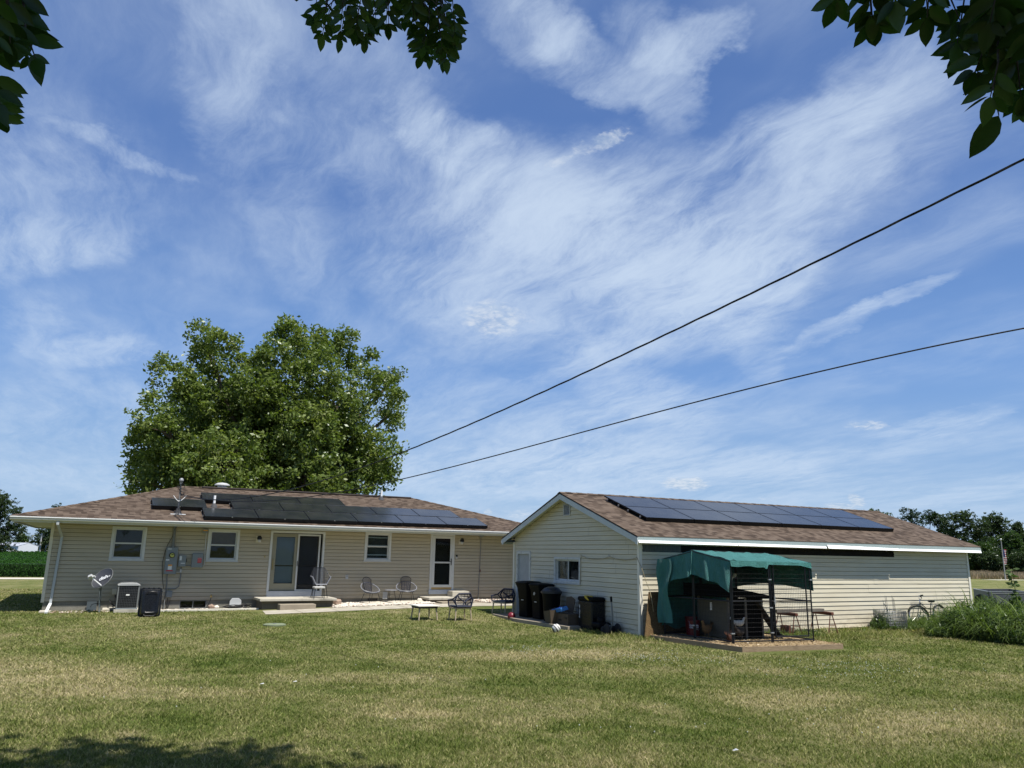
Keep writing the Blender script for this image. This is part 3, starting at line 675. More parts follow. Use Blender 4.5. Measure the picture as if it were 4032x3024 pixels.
def build_far():
    # big maple behind the house: crown lobes from its outline
    Y = 43
    spec = [(1135,1320,75),(1080,1420,90),(1190,1390,90),(1000,1530,110),(830,1420,85),(790,1330,62),(880,1350,55),(1300,1370,75),(1250,1440,100),(1370,1330,55),(690,1500,80),(640,1430,36),(1130,1580,170),(870,1620,170),(760,1560,80),(1330,1600,140),(1500,1540,75),(1530,1640,70),(1400,1430,50),(950,1420,40),(1000,1700,150),(1200,1700,150),(1560,1480,34),(1130,1270,32),(1010,1400,30),
            (640,1700,120),(730,1850,150),(580,1830,80),(560,1900,60),(1050,1800,220),(1330,1800,180),(1480,1790,110),(1500,1880,70),(880,1860,190),(1200,1900,170),(1450,1470,55),(1250,1310,36),(1560,1560,34),(1470,1390,26),(600,1580,50),(560,1720,50),(1420,1905,100),(780,1905,110)]
    lob = []
    for (u, v, r) in spec:
        yy = Y+random.uniform(-2.4, 2.4); p = at(u, v, 1, yy); R = r/F_PX*(Vector(p)-CAM).length*.93
        lob.append((p.x, p.y, p.z, R, R*1.15, R*.95))
        if r > 100: lob.append((p.x, yy+2.5, p.z-.4, R, R, R*.9))
    c = at(1100, 1800, 1, Y)
    make_tree('maple_tree', 'tall broad maple in full leaf rising behind the house roof', 'tree', c.x, Y, lob, 'maple', 7000, 28, .45, .112, .42, 14)
    # trees by pixel outline at their own distance: (name, label, u, vtop, vbase, half width px, distance y, kind)
    def far_tree(label, u, vt, hw, dist, kind, name='leafy_tree', n=8, vb=2240, dens=1.):
        n = int(n*1.7)
        d = ray(u, 2190); d2 = Vector((d.x, d.y)).normalized(); x, y = d2.x*dist, d2.y*dist
        def P(uu, vv):
            r = ray(uu, vv); k = (dist)/math.hypot(r.x, r.y); return CAM+r*k
        lob = []; px = (P(u+1, 2190)-P(u, 2190)).length
        H = vb-vt
        for i in range(n):
            f = (i+.5)/n; vv = vt+H*(.14+.84*f); uu = u+random.uniform(-1, 1)*hw*(.35+.45*math.sin(PI*min(1, f+.15)))
            R = hw*px*random.uniform(.38, .58); p = P(uu, max(vv, vt+R/px*.8)); dd = random.uniform(-.5, .5)*R
            lob.append((p.x+d2.x*dd, p.y+d2.y*dd, p.z, R, R, R*.9))
        p = P(u, vt+hw*.42); lob.append((p.x, p.y, p.z, hw*px*.42, hw*px*.42, hw*px*.4))
        S = px*4
        make_tree(name, label, 'tree', x, y, lob, kind, int(620*dens), 24, S*2.4, S*.85, hw*px*.05, 5, 'trees on the horizon', z0=-.3, mb=m_bark_d)
    far_tree('large dark evergreen looking tree at the left edge of the photo', -15, 1915, 118, 150, 'dark', n=14, dens=3.2)
    far_tree('dark tree topping the hip roof left of the house corner', 225, 1975, 60, 165, 'dark')
    far_tree('dark tree beyond the house corner, above the utility poles', 180, 2060, 75, 190, 'dark', dens=1.2)
    far_tree('small light green tree above the white shed', 85, 2095, 48, 210, 'mid', n=6)
    far_tree('low dark tree in the gap behind the house corner post', 255, 2085, 60, 185, 'dark')
    # right hand tree belt
    far_tree('leafy treetop just above the garage ridge, left of the far group', 3435, 1996, 88, 202, 'mid', n=6, vb=2238)
    far_tree('green tree rising behind the garage roof slope, left of its twin', 3570, 1990, 84, 180, 'blue', n=8, vb=2235)
    far_tree('narrower tree right of its twin behind the garage roof slope', 3665, 2003, 66, 183, 'blue', n=7, vb=2235)
    far_tree('dark low tree between the garage roof and the big oak', 3735, 2070, 66, 187, 'dark', n=7, vb=2235)
    far_tree('broad dark oak, left half of the big grove on the right', 3800, 2000, 90, 177, 'dark', n=12, vb=2238, dens=2.)
    far_tree('broad dark oak, right half of the big grove', 3910, 2015, 100, 183, 'dark', n=12, vb=2238, dens=2.)
    far_tree('dark spruce tip at the right edge of the photo', 4010, 2052, 40, 168, 'dark', 'spruce_tree', n=7, vb=2235)
    far_tree('light green tree behind the flagpole', 3985, 2085, 75, 150, 'mid', n=9, vb=2238, dens=1.4)
    far_tree('medium green bushy tree left of the flagpole', 3850, 2130, 70, 153, 'mid', n=9, vb=2238, dens=1.4)
    far_tree('low dark tree at the field edge between flagpole and garage', 3905, 2170, 60, 147, 'dark', n=7, vb=2238, dens=1.2)
    far_tree('dark bushy tree at the field edge right of the flagpole', 4040, 2160, 70, 145, 'dark', n=7, vb=2238, dens=1.2)
    far_tree('rounded green tree at the field edge beside the garage corner', 3800, 2160, 50, 148, 'mid', n=7, vb=2238, dens=1.)
    # white shed far off on the left
    def PD(u, v, dist):
        r = ray(u, v); return CAM+r*(dist/math.hypot(r.x, r.y))
    D = 170; a = PD(71, 2168, D); b = PD(148, 2168, D+3); t1 = PD(71, 2149, D).z; ap = PD(112, 2137, D+1.5).z
    g = thing('metal_shed', 'small white metal shed with grey gable roof beyond the soybean field', 'shed', (a.x, a.y, -.3))
    dx = Vector((b.x-a.x, b.y-a.y, 0)); dn = Vector((-dx.y, dx.x, 0)).normalized()*9
    A, B = Vector((a.x, a.y, 0)), Vector((b.x, b.y, 0)); C1, D1 = B+dn, A+dn
    m = MB(); Z = lambda p, z: (p.x, p.y, z); Mid = (A+B)/2; Mid2 = (C1+D1)/2
    m.add([Z(A, -.3), Z(B, -.3), Z(B, t1), Z(Mid, ap-.1), Z(A, t1), Z(D1, -.3), Z(C1, -.3), Z(C1, t1), Z(Mid2, ap-.1), Z(D1, t1)], [(0,1,2,3,4),(9,8,7,6,5),(0,4,9,5),(1,6,7,2)]); m.build('wall', m_shed_white, g)
    m = MB(); e = dx*.03
    for (P0, P1, s) in ((A-e, D1-e, 1), (B+e, C1+e, -1)):
        m.add([Z(P0, t1), Z(Mid, ap), Z(Mid2, ap), Z(P1, t1), Z(P0, t1-.12), Z(Mid, ap-.12), Z(Mid2, ap-.12), Z(P1, t1-.12)], [(0,1,2,3),(7,6,5,4),(0,4,5,1),(2,6,7,3),(0,3,7,4)])
    m.build('roof', m_tin, g)
    # utility poles
    for (u0, v0, u1, v1, lab) in ((165.8, 2099, 156, 2170, 'taller pale utility pole right of the white shed'), (184, 2136, 177, 2172, 'shorter leaning utility pole between the shed and the house corner')):
        p0 = PD(u0, v0, 165); p1 = PD(u1, v1, 165)
        g = thing('utility_pole', lab, 'pole', (p1.x, p1.y, -.3), 'poles by the shed'); m = MB(); m.tube([(p1.x, p1.y, -.4), (p0.x, p0.y, p0.z)], [.16, .11], 8); m.build('pole', m_lightgrey, g)
        m = MB(); m.beam((p0.x-.5, p0.y+.2, p0.z-.35), (p0.x+.5, p0.y-.2, p0.z-.35), .1, .1); m.build('crossarm', m_wood_grey, g)
    a = PD(35, 2160, 160); g = thing('board_fence', 'low white board fence left of the white shed', 'fence', (a.x, a.y, -.3)); b = PD(58, 2160, 160)
    m = MB()
    for i in range(5): p = Vector(a).lerp(Vector(b), i/4); m.box(p.x-.06, p.x+.06, p.y-.06, p.y+.06, -.3, 1.0)
    m.build('post', m_white, g); m = MB()
    for z in (.25, .55, .85): m.beam((a.x, a.y-.08, z), (b.x, b.y-.08, z), .04, .14)
    m.build('rail', m_white, g)
    # flagpole
    p0 = at(3960, 2288, 2, -.3); d = math.hypot(p0.x, p0.y); p1 = PD(3942, 2128, d)
    g = thing('flagpole', 'slim metal flagpole with a striped flag hanging limp', 'flagpole', (p0.x, p0.y, -.3))
    m = MB(); m.tube([(p0.x, p0.y, -.3), (p0.x, p0.y, p1.z)], [.07, .045], 8); m.build('pole', plain('flagpole_grey', (.30, .30, .29), .5), g, smooth=True)
    m = MB(); m.ball((p0.x, p0.y, p1.z+.1), .12); m.build('finial', m_silver, g, smooth=True)
    m = MB(); m.box(p0.x-3., p0.x+3., p0.y-.9, p0.y+.9, -.3, -.16); m.build('base_slab', m_conc, g)
    zt = p1.z-1.0; dirx = Vector((1, -.5, 0)).normalized(); vs = []; nx, nz_ = 5, 12
    for mi, (z0_, z1_, x0_, x1_) in enumerate(((zt-1.0, zt, .08, .55),)):
        pass
    m = MB()
    for j in range(14):
        z0_, z1_ = zt-1.7*(j+1)/14, zt-1.7*j/14; w0 = .40*(1-.4*(j/14)); w1 = .40*(1-.4*((j+1)/14))
        for (q, mi) in ((0, 2 if j < 7 else (j % 2)), (1, j % 2)):
            a0, a1 = (.08, .24) if q == 0 else (.24, w0+.08)
            pp = lambda s, z: (p0.x+dirx.x*s, p0.y+dirx.y*s+.05*math.sin(s*14+z*3), z)
            m.quad(pp(a0, z0_), pp(a1, z0_), pp(a1, z1_), pp(a0, z1_), mi)
    m.build('flag', [plain('flag_red', (.28, .04, .05), .8), plain('flag_white', (.42, .42, .42), .8), plain('flag_blue', (.02, .03, .12), .8)], g, fix=False)

# ------------------------------------------------------------------ siding
RW = .127
def siding(mb, s0, s1, z0, z1, openings, P, lim=None, seed=0, breaks=True, sgn=1):
    """P(s, out, z) -> world; rows of clapboard with a lip that throws a shadow"""
    R_ = random.Random(seed); k = 0; LIP = .019; GRV = .020
    n = int(math.ceil((z1-z0)/RW-1e-6))
    for k in range(n):
        zb, zt = z0+k*RW, min(z0+(k+1)*RW, z1)
        cuts = sorted({zb, zt} | ({zt-GRV} if zt-zb > RW*.9 else set()) | {z for o in openings for z in (o[2], o[3]) if zb+1e-4 < z < zt-1e-4})
        brs = sorted(R_.uniform(s0, s1) for _ in range(int((s1-s0)/3.2))) if breaks and k % 2 == 0 else (brs if breaks and k else [])
        for za, zc in zip(cuts[:-1], cuts[1:]):
            la, lb = lim(za) if lim else (s0, s1); lc, ld = lim(zc) if lim else (s0, s1)
            iv = [(max(la, s0), min(lb, s1))]; zm = (za+zc)/2
            for o in openings:
                if o[2] < zm < o[3]:
                    new = []
                    for a, b in iv:
                        if o[1] <= a or o[0] >= b: new.append((a, b)); continue
                        if o[0] > a: new.append((a, o[0]))
                        if o[1] < b: new.append((o[1], b))
                    iv = new
            pf = lambda z: .001+(LIP*(1-(z-zb)/(RW-GRV)*.75) if z-zb <= RW-GRV+1e-6 else LIP*.25-(.25*LIP+.012)*(z-zb-RW+GRV)/GRV); o1 = pf(za); o2 = pf(zc)
            # slight curl close under the lip above
            for a, b in iv:
                pts = [a]+[x for x in brs if a+.1 < x < b-.1]+[b]
                for i, (p, q) in enumerate(zip(pts[:-1], pts[1:])):
                    e = .0035*(i % 2)
                    p2, q2 = (max(p, lc) if p == a else p), (min(q, ld) if q == b else q)
                    if q2 < p2: p2 = q2 = (p2+q2)/2
                    vs = [P(p, o1+e, za), P(q, o1+e, za), P(q2, o2+e, zc), P(p2, o2+e, zc)]
                    mb.quad(*vs, uv=[(p, za), (q, za), (q2, zc), (p2, zc)])
                    if abs(za-zb) < 1e-6:
                        mb.quad(P(p, -.012, za), P(q, -.012, za), P(q, o1+e, za+.0005), P(p, o1+e, za+.0005), uv=[(p, za)]*4)

def window(parent, u0, v0, u1, v1, plane, P, kind='hung', inner='dark', mf=None, depth=.06, s=None):
    """plane -> (s0,s1,z0,z1); P maps (s,out,z)"""
    s0, s1, z0, z1 = s; mf = mf or m_white
    def bx(m, a, b, o0, o1, c, d, mi=0):
        vs = [P(a, o0, c), P(b, o0, c), P(b, o1, c), P(a, o1, c), P(a, o0, d), P(b, o0, d), P(b, o1, d), P(a, o1, d)]
        m.add(vs, [(3,2,1,0),(4,5,6,7),(0,1,5,4),(1,2,6,5),(2,3,7,6),(3,0,4,7)], mi)
    w = .085
    m = MB(); bx(m, s0, s0+w, -.05, .035, z0+w*.8, z1-w*.8); bx(m, s1-w, s1, -.05, .035, z0+w*.8, z1-w*.8); bx(m, s0, s1, -.05, .037, z1-w*.8, z1); bx(m, s0, s1, -.05, .037, z0, z0+w*.8)
    fr = m.build('window', mf, parent, bevel=.006)
    m = MB(); bx(m, s0-.02, s1+.02, .0, .06, z0-.028, z0-.002); m.build('sill', mf, fr, bevel=.004)
    a, b, c, d = s0+w, s1-w, z0+w*.8, z1-w*.8; t = .045
    m = MB()
    if kind == 'hung':
        zm = (c+d)/2; parts = [(a, b, zm-.02, d, -.02), (a, b, c, zm+.02, -.045)]
    else:
        sm = (a+b)/2; parts = [(a, sm+.02, c, d, -.02), (sm-.02, b, c, d, -.045)]
    for (p, q, e, f, o) in parts:
        bx(m, p, p+t, o-.02, o, e+t, f-t); bx(m, q-t, q, o-.02, o, e+t, f-t); bx(m, p, q, o-.02, o+.002, e, e+t); bx(m, p, q, o-.02, o+.002, f-t, f)
    m.build('sash', mf, fr)
    m = MB()
    for (p, q, e, f, o) in parts: bx(m, p+t, q-t, o-.013, o-.009, e+t, f-t)
    m.build('pane', m_glass, fr)
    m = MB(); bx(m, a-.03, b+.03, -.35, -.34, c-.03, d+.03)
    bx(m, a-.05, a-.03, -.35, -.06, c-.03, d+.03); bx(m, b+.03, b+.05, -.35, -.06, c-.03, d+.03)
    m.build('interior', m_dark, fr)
    if inner == 'curtain':
        m = MB(); zm = (c+d)/2; bx(m, a, b, -.14, -.13, zm, d); m.build('curtain', m_curtain, fr)
    if inner == 'screen':
        m = MB(); bx(m, a, b, -.12, -.115, c, d); m.build('shade', plain('dark_shade', (.055, .05, .035), .8, var=.2), fr)
    if inner == 'slats':
        m = MB()
        for f in (.18, .55, .87): z = c+(d-c)*f; bx(m, a+.02, b-.02, -.14, -.12, z-.03, z+.012)
        m.build('shelf', m_blind, fr)
        m = MB(); bx(m, a, b, -.2, -.19, c, d); m.build('shade', plain('grey_shade', (.085, .088, .078), .8, var=.2), fr)
    return fr

# ------------------------------------------------------------------ the house
HX0, HX1, HY, HY1 = -1.45, 16.2, 29.04, 37.0
def build_house():
    Hs = thing('ranch_house', 'long single storey tan sided ranch house with brown hip roof', 'house', (HX0, HY, -.3))
    P = lambda s, o, z: (s, HY-o, z)
    H_ = lambda u, v: at(u, v, 1, HY)
    def rect(us): 
        p = [H_(*q) for q in us]; return ((p[0].x+p[2].x)/2, (p[1].x+p[3].x)/2, (p[2].z+p[3].z)/2, (p[0].z+p[1].z)/2)
    w1 = rect([(446,2070.8),(581,2075.7),(425.4,2205.7),(566.3,2206.7)]); w2 = rect([(823.3,2082.4),(947.6,2085.7),(807.7,2209),(934.4,2211)])
    w3 = rect([(1439.3,2095),(1543.4,2097.2),(1432,2209),(1535.5,2209.3)])
    sl_ = rect([(1068.6,2089.7),(1281.8,2093),(1044.8,2346),(1265,2344)]); dr = rect([(1699,2100),(1791.3,2102.6),(1685.6,2336),(1782.2,2337.8)])
    ops = [w1, w2, w3, sl_, dr]; cut = [(a+.02, b-.02, c+.02, d-.02) for a, b, c, d in ops]
    m = MB(); siding(m, HX0+.05, HX1-.05, 0, 2.50, cut, P, seed=3)
    # end walls and back
    siding(m, HY+.05, HY1-.05, 0, 2.50, [], lambda s, o, z: (HX0-o, s, z), seed=4)
    siding(m, HY+.05, HY1-.05, 0, 2.50, [], lambda s, o, z: (HX1+o, s, z), seed=5)
    siding(m, HX0+.05, HX1-.05, 0, 2.50, [], lambda s, o, z: (s, HY1+o, z), seed=6)
    m.build('wall', m_siding_h, Hs, fix=False)
    m = MB(); 
    for (x, y) in ((HX0, HY), (HX1, HY), (HX0, HY1), (HX1, HY1)):
        sx = -1 if x == HX0 else 1; sy = -1 if y == HY else 1
        m = MB(); m.box(x+sx*.03, x-sx*.06, y+sy*.03, y-sy*.06, -.03, 2.49); m.build('corner_post', m_trim_tan, Hs)
    m = MB(); bw = (H_(708, 2365).x, H_(811, 2392).x)
    ft = -.004
    m.box(HX0+.03, bw[0], HY+.02, HY+.25, -.55, ft); m.box(bw[1], HX1-.03, HY+.02, HY+.25, -.55, ft); m.box(bw[0], bw[1], HY+.02, HY+.25, -.55, -.29)
    m.box(HX0+.03, HX0+.25, HY+.25, HY1, -.55, ft); m.box(HX1-.25, HX1-.03, HY+.25, HY1, -.55, ft); m.box(HX0+.25, HX1-.25, HY1-.25, HY1-.02, -.55, ft)
    m.build('foundation', m_found, Hs)
    # basement window
    m = MB(); a, b = bw; mid = (a+b)/2
    for (p, q, c, d) in ((a, b, -.04, -.008), (a, b, -.285, -.26), (a, a+.025, -.26, -.04), (b-.025, b, -.26, -.04), (mid-.012, mid+.012, -.26, -.04)): m.box(p, q, HY+.03, HY+.06, c, d)
    bwf = m.build('basement_window', m_pipe_grey, Hs); m = MB(); m.box(a+.025, b-.025, HY+.045, HY+.05, -.26, -.04); m.build('pane', m_glass, bwf)
    m = MB(); m.box(a, b, HY+.2, HY+.21, -.29, 0); m.build('interior', m_dark, bwf)
    # interior backing
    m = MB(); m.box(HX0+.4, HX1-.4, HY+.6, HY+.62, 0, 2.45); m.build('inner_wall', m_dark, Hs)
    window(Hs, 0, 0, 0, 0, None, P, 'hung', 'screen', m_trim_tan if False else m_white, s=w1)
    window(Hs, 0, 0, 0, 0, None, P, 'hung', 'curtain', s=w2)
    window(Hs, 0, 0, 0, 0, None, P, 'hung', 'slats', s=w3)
    # roof
    EY, EZ, RY, RZ = 28.0, 2.60, 33.03, 4.10; EX0, EX1 = -2.53, 17.28; EY1 = RY+(RY-EY); RX0, RX1 = 2.58, 12.2
    A, B, C, D = (EX0, EY, EZ), (EX1, EY, EZ), (EX1, EY1, EZ), (EX0, EY1, EZ); R0, R1 = (RX0, RY, RZ), (RX1, RY, RZ)
    m = MB(); sl1 = math.hypot(RY-EY, RZ-EZ)
    m.add([A, B, R1, R0], [(0,1,2,3)], 0, [[(EX0, 0), (EX1, 0), (RX1, sl1), (RX0, sl1)]])
    m.add([C, D, R0, R1], [(0,1,2,3)], 0, [[(EX1, 0), (EX0, 0), (RX0, sl1), (RX1, sl1)]])
    sl2 = math.hypot(RX0-EX0, RZ-EZ)
    m.add([D, A, R0], [(0,1,2)], 0, [[(EY1, 0), (EY, 0), (RY, sl2)]]); m.add([B, C, R1], [(0,1,2)], 0, [[(EY, 0), (EY1, 0), (RY, sl2)]])
    for (p, q) in ((A, B), (B, C), (C, D), (D, A)): m.quad(p, q, (q[0], q[1], q[2]-.035), (p[0], p[1], p[2]-.035), 0, [(0, 0), (1, 0), (1, .03), (0, .03)])
    roof = m.build('roof', m_shingle, Hs, fix=False)
    m = MB()
    for (p, q, ln) in ((R0, A, 1), (R0, D, 1), (R1, B, 1), (R1, C, 1), (R0, R1, 0)):
        p, q = Vector(p), Vector(q); d = (q-p).normalized(); side = d.cross(Vector((0, 0, 1))).normalized(); n = max(3, int((q-p).length/.2)); h = .014
        drop = .04 if ln else .043
        for i in range(n):
            a_, b_ = p.lerp(q, i/n), p.lerp(q, (i+1)/n+.02/n); hh = h+.006*(i % 2)
            up = Vector((0, 0, hh)); s_ = side*.14; dn = Vector((0, 0, -drop+hh))
            m.add([a_+s_+dn, a_+up, a_-s_+dn, b_+s_+dn, b_+up, b_-s_+dn], [(0,3,4,1),(1,4,5,2),(0,1,2),(5,4,3)], 0, [[(i, 0), (i+.2, 0), (i+.2, .14), (i, .14)]]*4)
    m.build('ridge_cap', m_shingle, roof, fix=False)
    m = MB(); m.box(3.3, 12.1, RY-.17, RY+.17, RZ-.02, RZ+.035); m.build('ridge_vent', plain('dark_ridge_vent', (.055, .042, .038), .8), roof, bevel=.01)
    # fascia, gutter, soffit
    fz0, fz1 = 2.42, 2.565
    m = MB(); m.box(EX0+.02, EX1-.02, EY+.03, EY+.055, fz0, fz1); m.box(EX0+.02, EX0+.045, EY+.055, EY1-.055, fz0, fz1); m.box(EX1-.045, EX1-.02, EY+.055, EY1-.055, fz0, fz1); m.box(EX0+.02, EX1-.02, EY1-.055, EY1-.03, fz0, fz1)
    m.build('fascia', m_gutter, Hs)
    m = MB(); m.quad((EX0+.045, EY+.055, 2.445), (EX1-.045, EY+.055, 2.445), (EX1-.045, HY+.3, 2.47), (EX0+.045, HY+.3, 2.47))
    m.quad((EX0+.045, HY+.3, 2.47), (HX0+.2, HY+.3, 2.47), (HX0+.2, EY1-.055, 2.47), (EX0+.045, EY1-.055, 2.47)); m.quad((HX1-.2, HY+.3, 2.47), (EX1-.045, HY+.3, 2.47), (EX1-.045, EY1-.055, 2.47), (HX1-.2, EY1-.055, 2.47))
    m.build('soffit', m_soffit, Hs, fix=False)
    gy = EY-.085; prof = [(EY+.028, 2.575), (EY+.028, 2.47), (EY-.05, 2.47), (EY-.085, 2.50), (EY-.092, 2.545), (EY-.105, 2.555), (EY-.105, 2.583), (EY-.085, 2.583), (EY-.08, 2.553), (EY-.045, 2.485), (EY+.015, 2.485), (EY+.015, 2.575)]
    m = MB(); m.prism(prof, EX0-.02, EX1, axis=0)
    m.build('gutter', m_gutter, Hs, fix=True)
    m = MB(); m.box(EX0-.02, EX1, EY-.109, EY-.104, 2.560, 2.586); m.box(EX0-.02, EX1, EY-.109, EY-.078, 2.585, 2.589); m.build('gutter_lip', m_bright, Hs)
    m = MB()
    def sq(a, b, w=.075, d_=.055): m.beam(a, b, w, d_, up=(0, 1, 0))
    t0 = at(228, 2058, 1, EY-.03); xw = H_(222, 2150).x
    sq((t0.x, EY-.03, 2.47), (t0.x, EY-.03, 2.36)); sq((t0.x, EY-.03, 2.38), (xw+.12, HY-.055, 2.02)); sq((xw+.12, HY-.055, 2.04), (xw+.06, HY-.055, -.12)); e = gp(173, 2417)
    m.build('downspout', plain('downspout_paint', (.42, .45, .46), .4, var=.06), Hs)
    m = MB(); m.beam((xw+.06, HY-.055, -.08), (e.x+.05, e.y-.02, e.z+.04), .08, .06); m.build('downspout_elbow', m_bright, Hs)
    # patio sliding door
    s0, s1, z0, z1 = sl_; m = MB(); w = .08
    m.box(s0, s0+w, HY-.04, HY+.1, z0, z1); m.box(s1-w, s1, HY-.04, HY+.1, z0, z1); m.box(s0+w, s1-w, HY-.042, HY+.1, z1-w, z1)
    pd = m.build('patio_door', m_white, Hs, bevel=.005)
    m = MB(); m.box(s0+.02, s1-.02, HY-.06, HY+.1, z0-.05, z0+.16); m.build('threshold', plain('grey_kick_board', (.40, .43, .47), .6, var=.12), pd)
    mid = (s0+s1)/2+.02
    def leaf(a, b, yo, mt, nm, tw=.15, glass=True):
        m = MB(); c, d = z0+.17, z1-w-.02
        m.box(a, a+tw, yo, yo+.035, c, d); m.box(b-tw, b, yo, yo+.035, c, d); m.box(a+tw, b-tw, yo, yo+.034, d-tw*.8, d); m.box(a+tw, b-tw, yo, yo+.034, c, c+tw*1.7)
        o = m.build(nm, mt, pd, bevel=.003)
        m = MB(); m.box(a+tw, b-tw, yo+.014, yo+.018, c+tw*1.7, d-tw*.8); m.build('pane', m_glass, o); return (a+tw, b-tw, c+tw*1.7, d-tw*.8, o)
    g1 = leaf(s0+w+.01, mid+.03, HY+.03, m_door_tan, 'sliding_panel'); g2 = leaf(mid-.03, s1-w-.05, HY+.075, m_door_tan, 'fixed_panel', .12)
    m = MB()
    for (a, b, c, d) in ((mid-.02, mid+.035, z0+.16, z1-w-.03), (s1-w-.14, s1-w-.085, z0+.16, z1-w-.03)): m.box(a, b, HY-.02, HY+.015, c, d)
    m.box(mid+.035, s1-w-.14, HY-.018, HY+.013, z1-w-.085, z1-w-.03); m.box(mid+.035, s1-w-.14, HY-.018, HY+.013, z0+.16, z0+.215)
    scn = m.build('screen_door', m_white, pd, bevel=.003)
    t = NT('insect_screen'); tr = t.n('ShaderNodeBsdfTransparent'); df = t.n('ShaderNodeBsdfDiffuse'); df.inputs[0].default_value = (.03, .03, .035, 1); mx = t.n('ShaderNodeMixShader')
    t.L.new(t.mr(t.noise(t.obj(), 300, 1, .5), .3, .7, .36, .50), mx.inputs[0]); t.L.new(tr.outputs[0], mx.inputs[1]); t.L.new(df.outputs[0], mx.inputs[2]); t.close(mx.outputs[0]); m_screen = t.mat
    m = MB(); m.box(mid+.035, s1-w-.14, HY, HY+.002, z0+.215, z1-w-.085); m.build('mesh', m_screen, scn)
    m = MB(); m.box(mid-.005, mid+.02, HY-.035, HY-.02, 1.15, 1.33); m.build('handle', m_black, scn)
    m = MB(); m.tube([(s0+w+.07, HY+.02, 1.02), (s0+w+.07, HY-.03, 1.05), (s0+w+.07, HY-.03, 1.35), (s0+w+.07, HY+.02, 1.38)], .012, 6); m.build('handle', m_brass, g1[4])
    for (a, b, c, d, o) in (g1, g2):
        m = MB(); z = c+.02
        while z < d-.02:
            if not (1.12 < z < 1.16): m.add([(a-.02, HY+.125, z), (b+.02, HY+.125, z), (b+.02, HY+.150, z+.020), (a-.02, HY+.150, z+.020)], [(0,1,2,3)])
            z += .024
        m.build('blind', m_blind, o, fix=False)
    # storm door
    s0, s1, z0, z1 = dr; w = .085; m = MB()
    m.box(s0, s0+w, HY-.045, HY+.1, z0, z1); m.box(s1-w, s1, HY-.045, HY+.1, z0, z1); m.box(s0+w, s1-w, HY-.047, HY+.1, z1-w, z1)
    sd = m.build('storm_door', m_white, Hs, bevel=.005)
    m = MB(); m.box(s0-.02, s1+.02, HY-.075, HY+.08, z0-.02, z0+.15); m.build('threshold', plain('blue_grey_sill', (.37, .40, .45), .6, var=.1), sd)
    m = MB(); m.box(s0+w, s1-w, HY-.03, HY+.02, z0+.15, z0+.235); m.build('kick_strip', mat_wood('bare_pine', (.42, .27, .10), (.52, .36, .16)), sd)
    a, b, c, d = s0+w+.005, s1-w-.005, z0+.24, z1-w-.01; tw = .1; zm = c+(d-c)*.48; m = MB()
    for (p, q, e_, f_) in ((a, a+tw, c, d), (b-tw, b, c, d), (a+tw, b-tw, d-tw, d), (a+tw, b-tw, c, c+tw), (a+tw, b-tw, zm-.03, zm+.03)): m.box(p, q, HY-.05, HY-.015, e_, f_)
    lf = m.build('leaf', m_white, sd, bevel=.004)
    m = MB(); m.box(a+tw, b-tw, HY-.035, HY-.031, c+tw, zm-.03); m.box(a+tw, b-tw, HY-.035, HY-.031, zm+.03, d-tw); m.build('pane', m_glass, lf)
    m = MB(); m.box(a, b, HY+.06, HY+.08, z0+.1, z1-.1); m.build('inner_door', m_blackhole, sd)
    m = MB(); m.box(b-.065, b-.035, HY-.065, HY-.05, zm-.10, zm+.16); m.tube([(b-.05, HY-.065, zm+.03), (b-.05, HY-.10, zm+.03), (b-.13, HY-.10, zm+.05)], .010, 6); m.build('handle', m_black, lf)
    # foundation vent
    a, b = H_(1448, 2354), H_(1486, 2369); m = MB(); m.box(a.x, b.x, HY+.005, HY+.018, b.z, a.z)
    for i in range(7): x = a.x+(b.x-a.x)*(i+.5)/7; m.box(x-.008, x+.008, HY-.002, HY+.004, b.z, a.z)
    for i in range(3): z = b.z+(a.z-b.z)*(i+.5)/3; m.box(a.x, b.x, HY-.004, HY-.0025, z-.007, z+.007)
    m.build('foundation_vent', m_blackmetal, Hs)
    # roof penetrations
    hs = (RZ-EZ)/(RY-EY)
    def rp(u, v): return hit(u, v, (0, EY, EZ), (0, -hs, 1))
    for (u, v, lab, h) in ((842, 1997, 'white plumbing vent in the gap between solar panels', .42), (1501, 1967, 'white plumbing vent on the bare shingles near the ridge', .40)):
        p = rp(u, v); g = MB(); g.lathe([(.13, -.03), (.10, .05), (.055, .13), (.05, .14)], (p.x, p.y, p.z), 14); bt = g.build('plumbing_vent', plain('rubber_boot', (.06, .06, .065), .8), Hs, smooth=True)
        bt['label'] = lab; m = MB(); m.tube([(p.x, p.y, p.z), (p.x, p.y, p.z+h)], .043, 12); m.build('pipe', m_bright, bt, smooth=True)
    p = at(873, 1927, 1, 34.2); m = MB(); m.lathe([(.16, -.25), (.16, .02), (.30, .04), (.32, .07), (.18, .09), (.18, .14), (.31, .16), (.30, .20), (.18, .26), (.001, .285)], (p.x, 34.2, p.z), 20); v_ = m.build('roof_vent', m_lightgrey, Hs, smooth=True); v_['label'] = 'round mushroom vent behind the ridge'
    return Hs, rp, H_, sl_, dr
HOUSE, rp, H_, SLD, DRD = build_house()

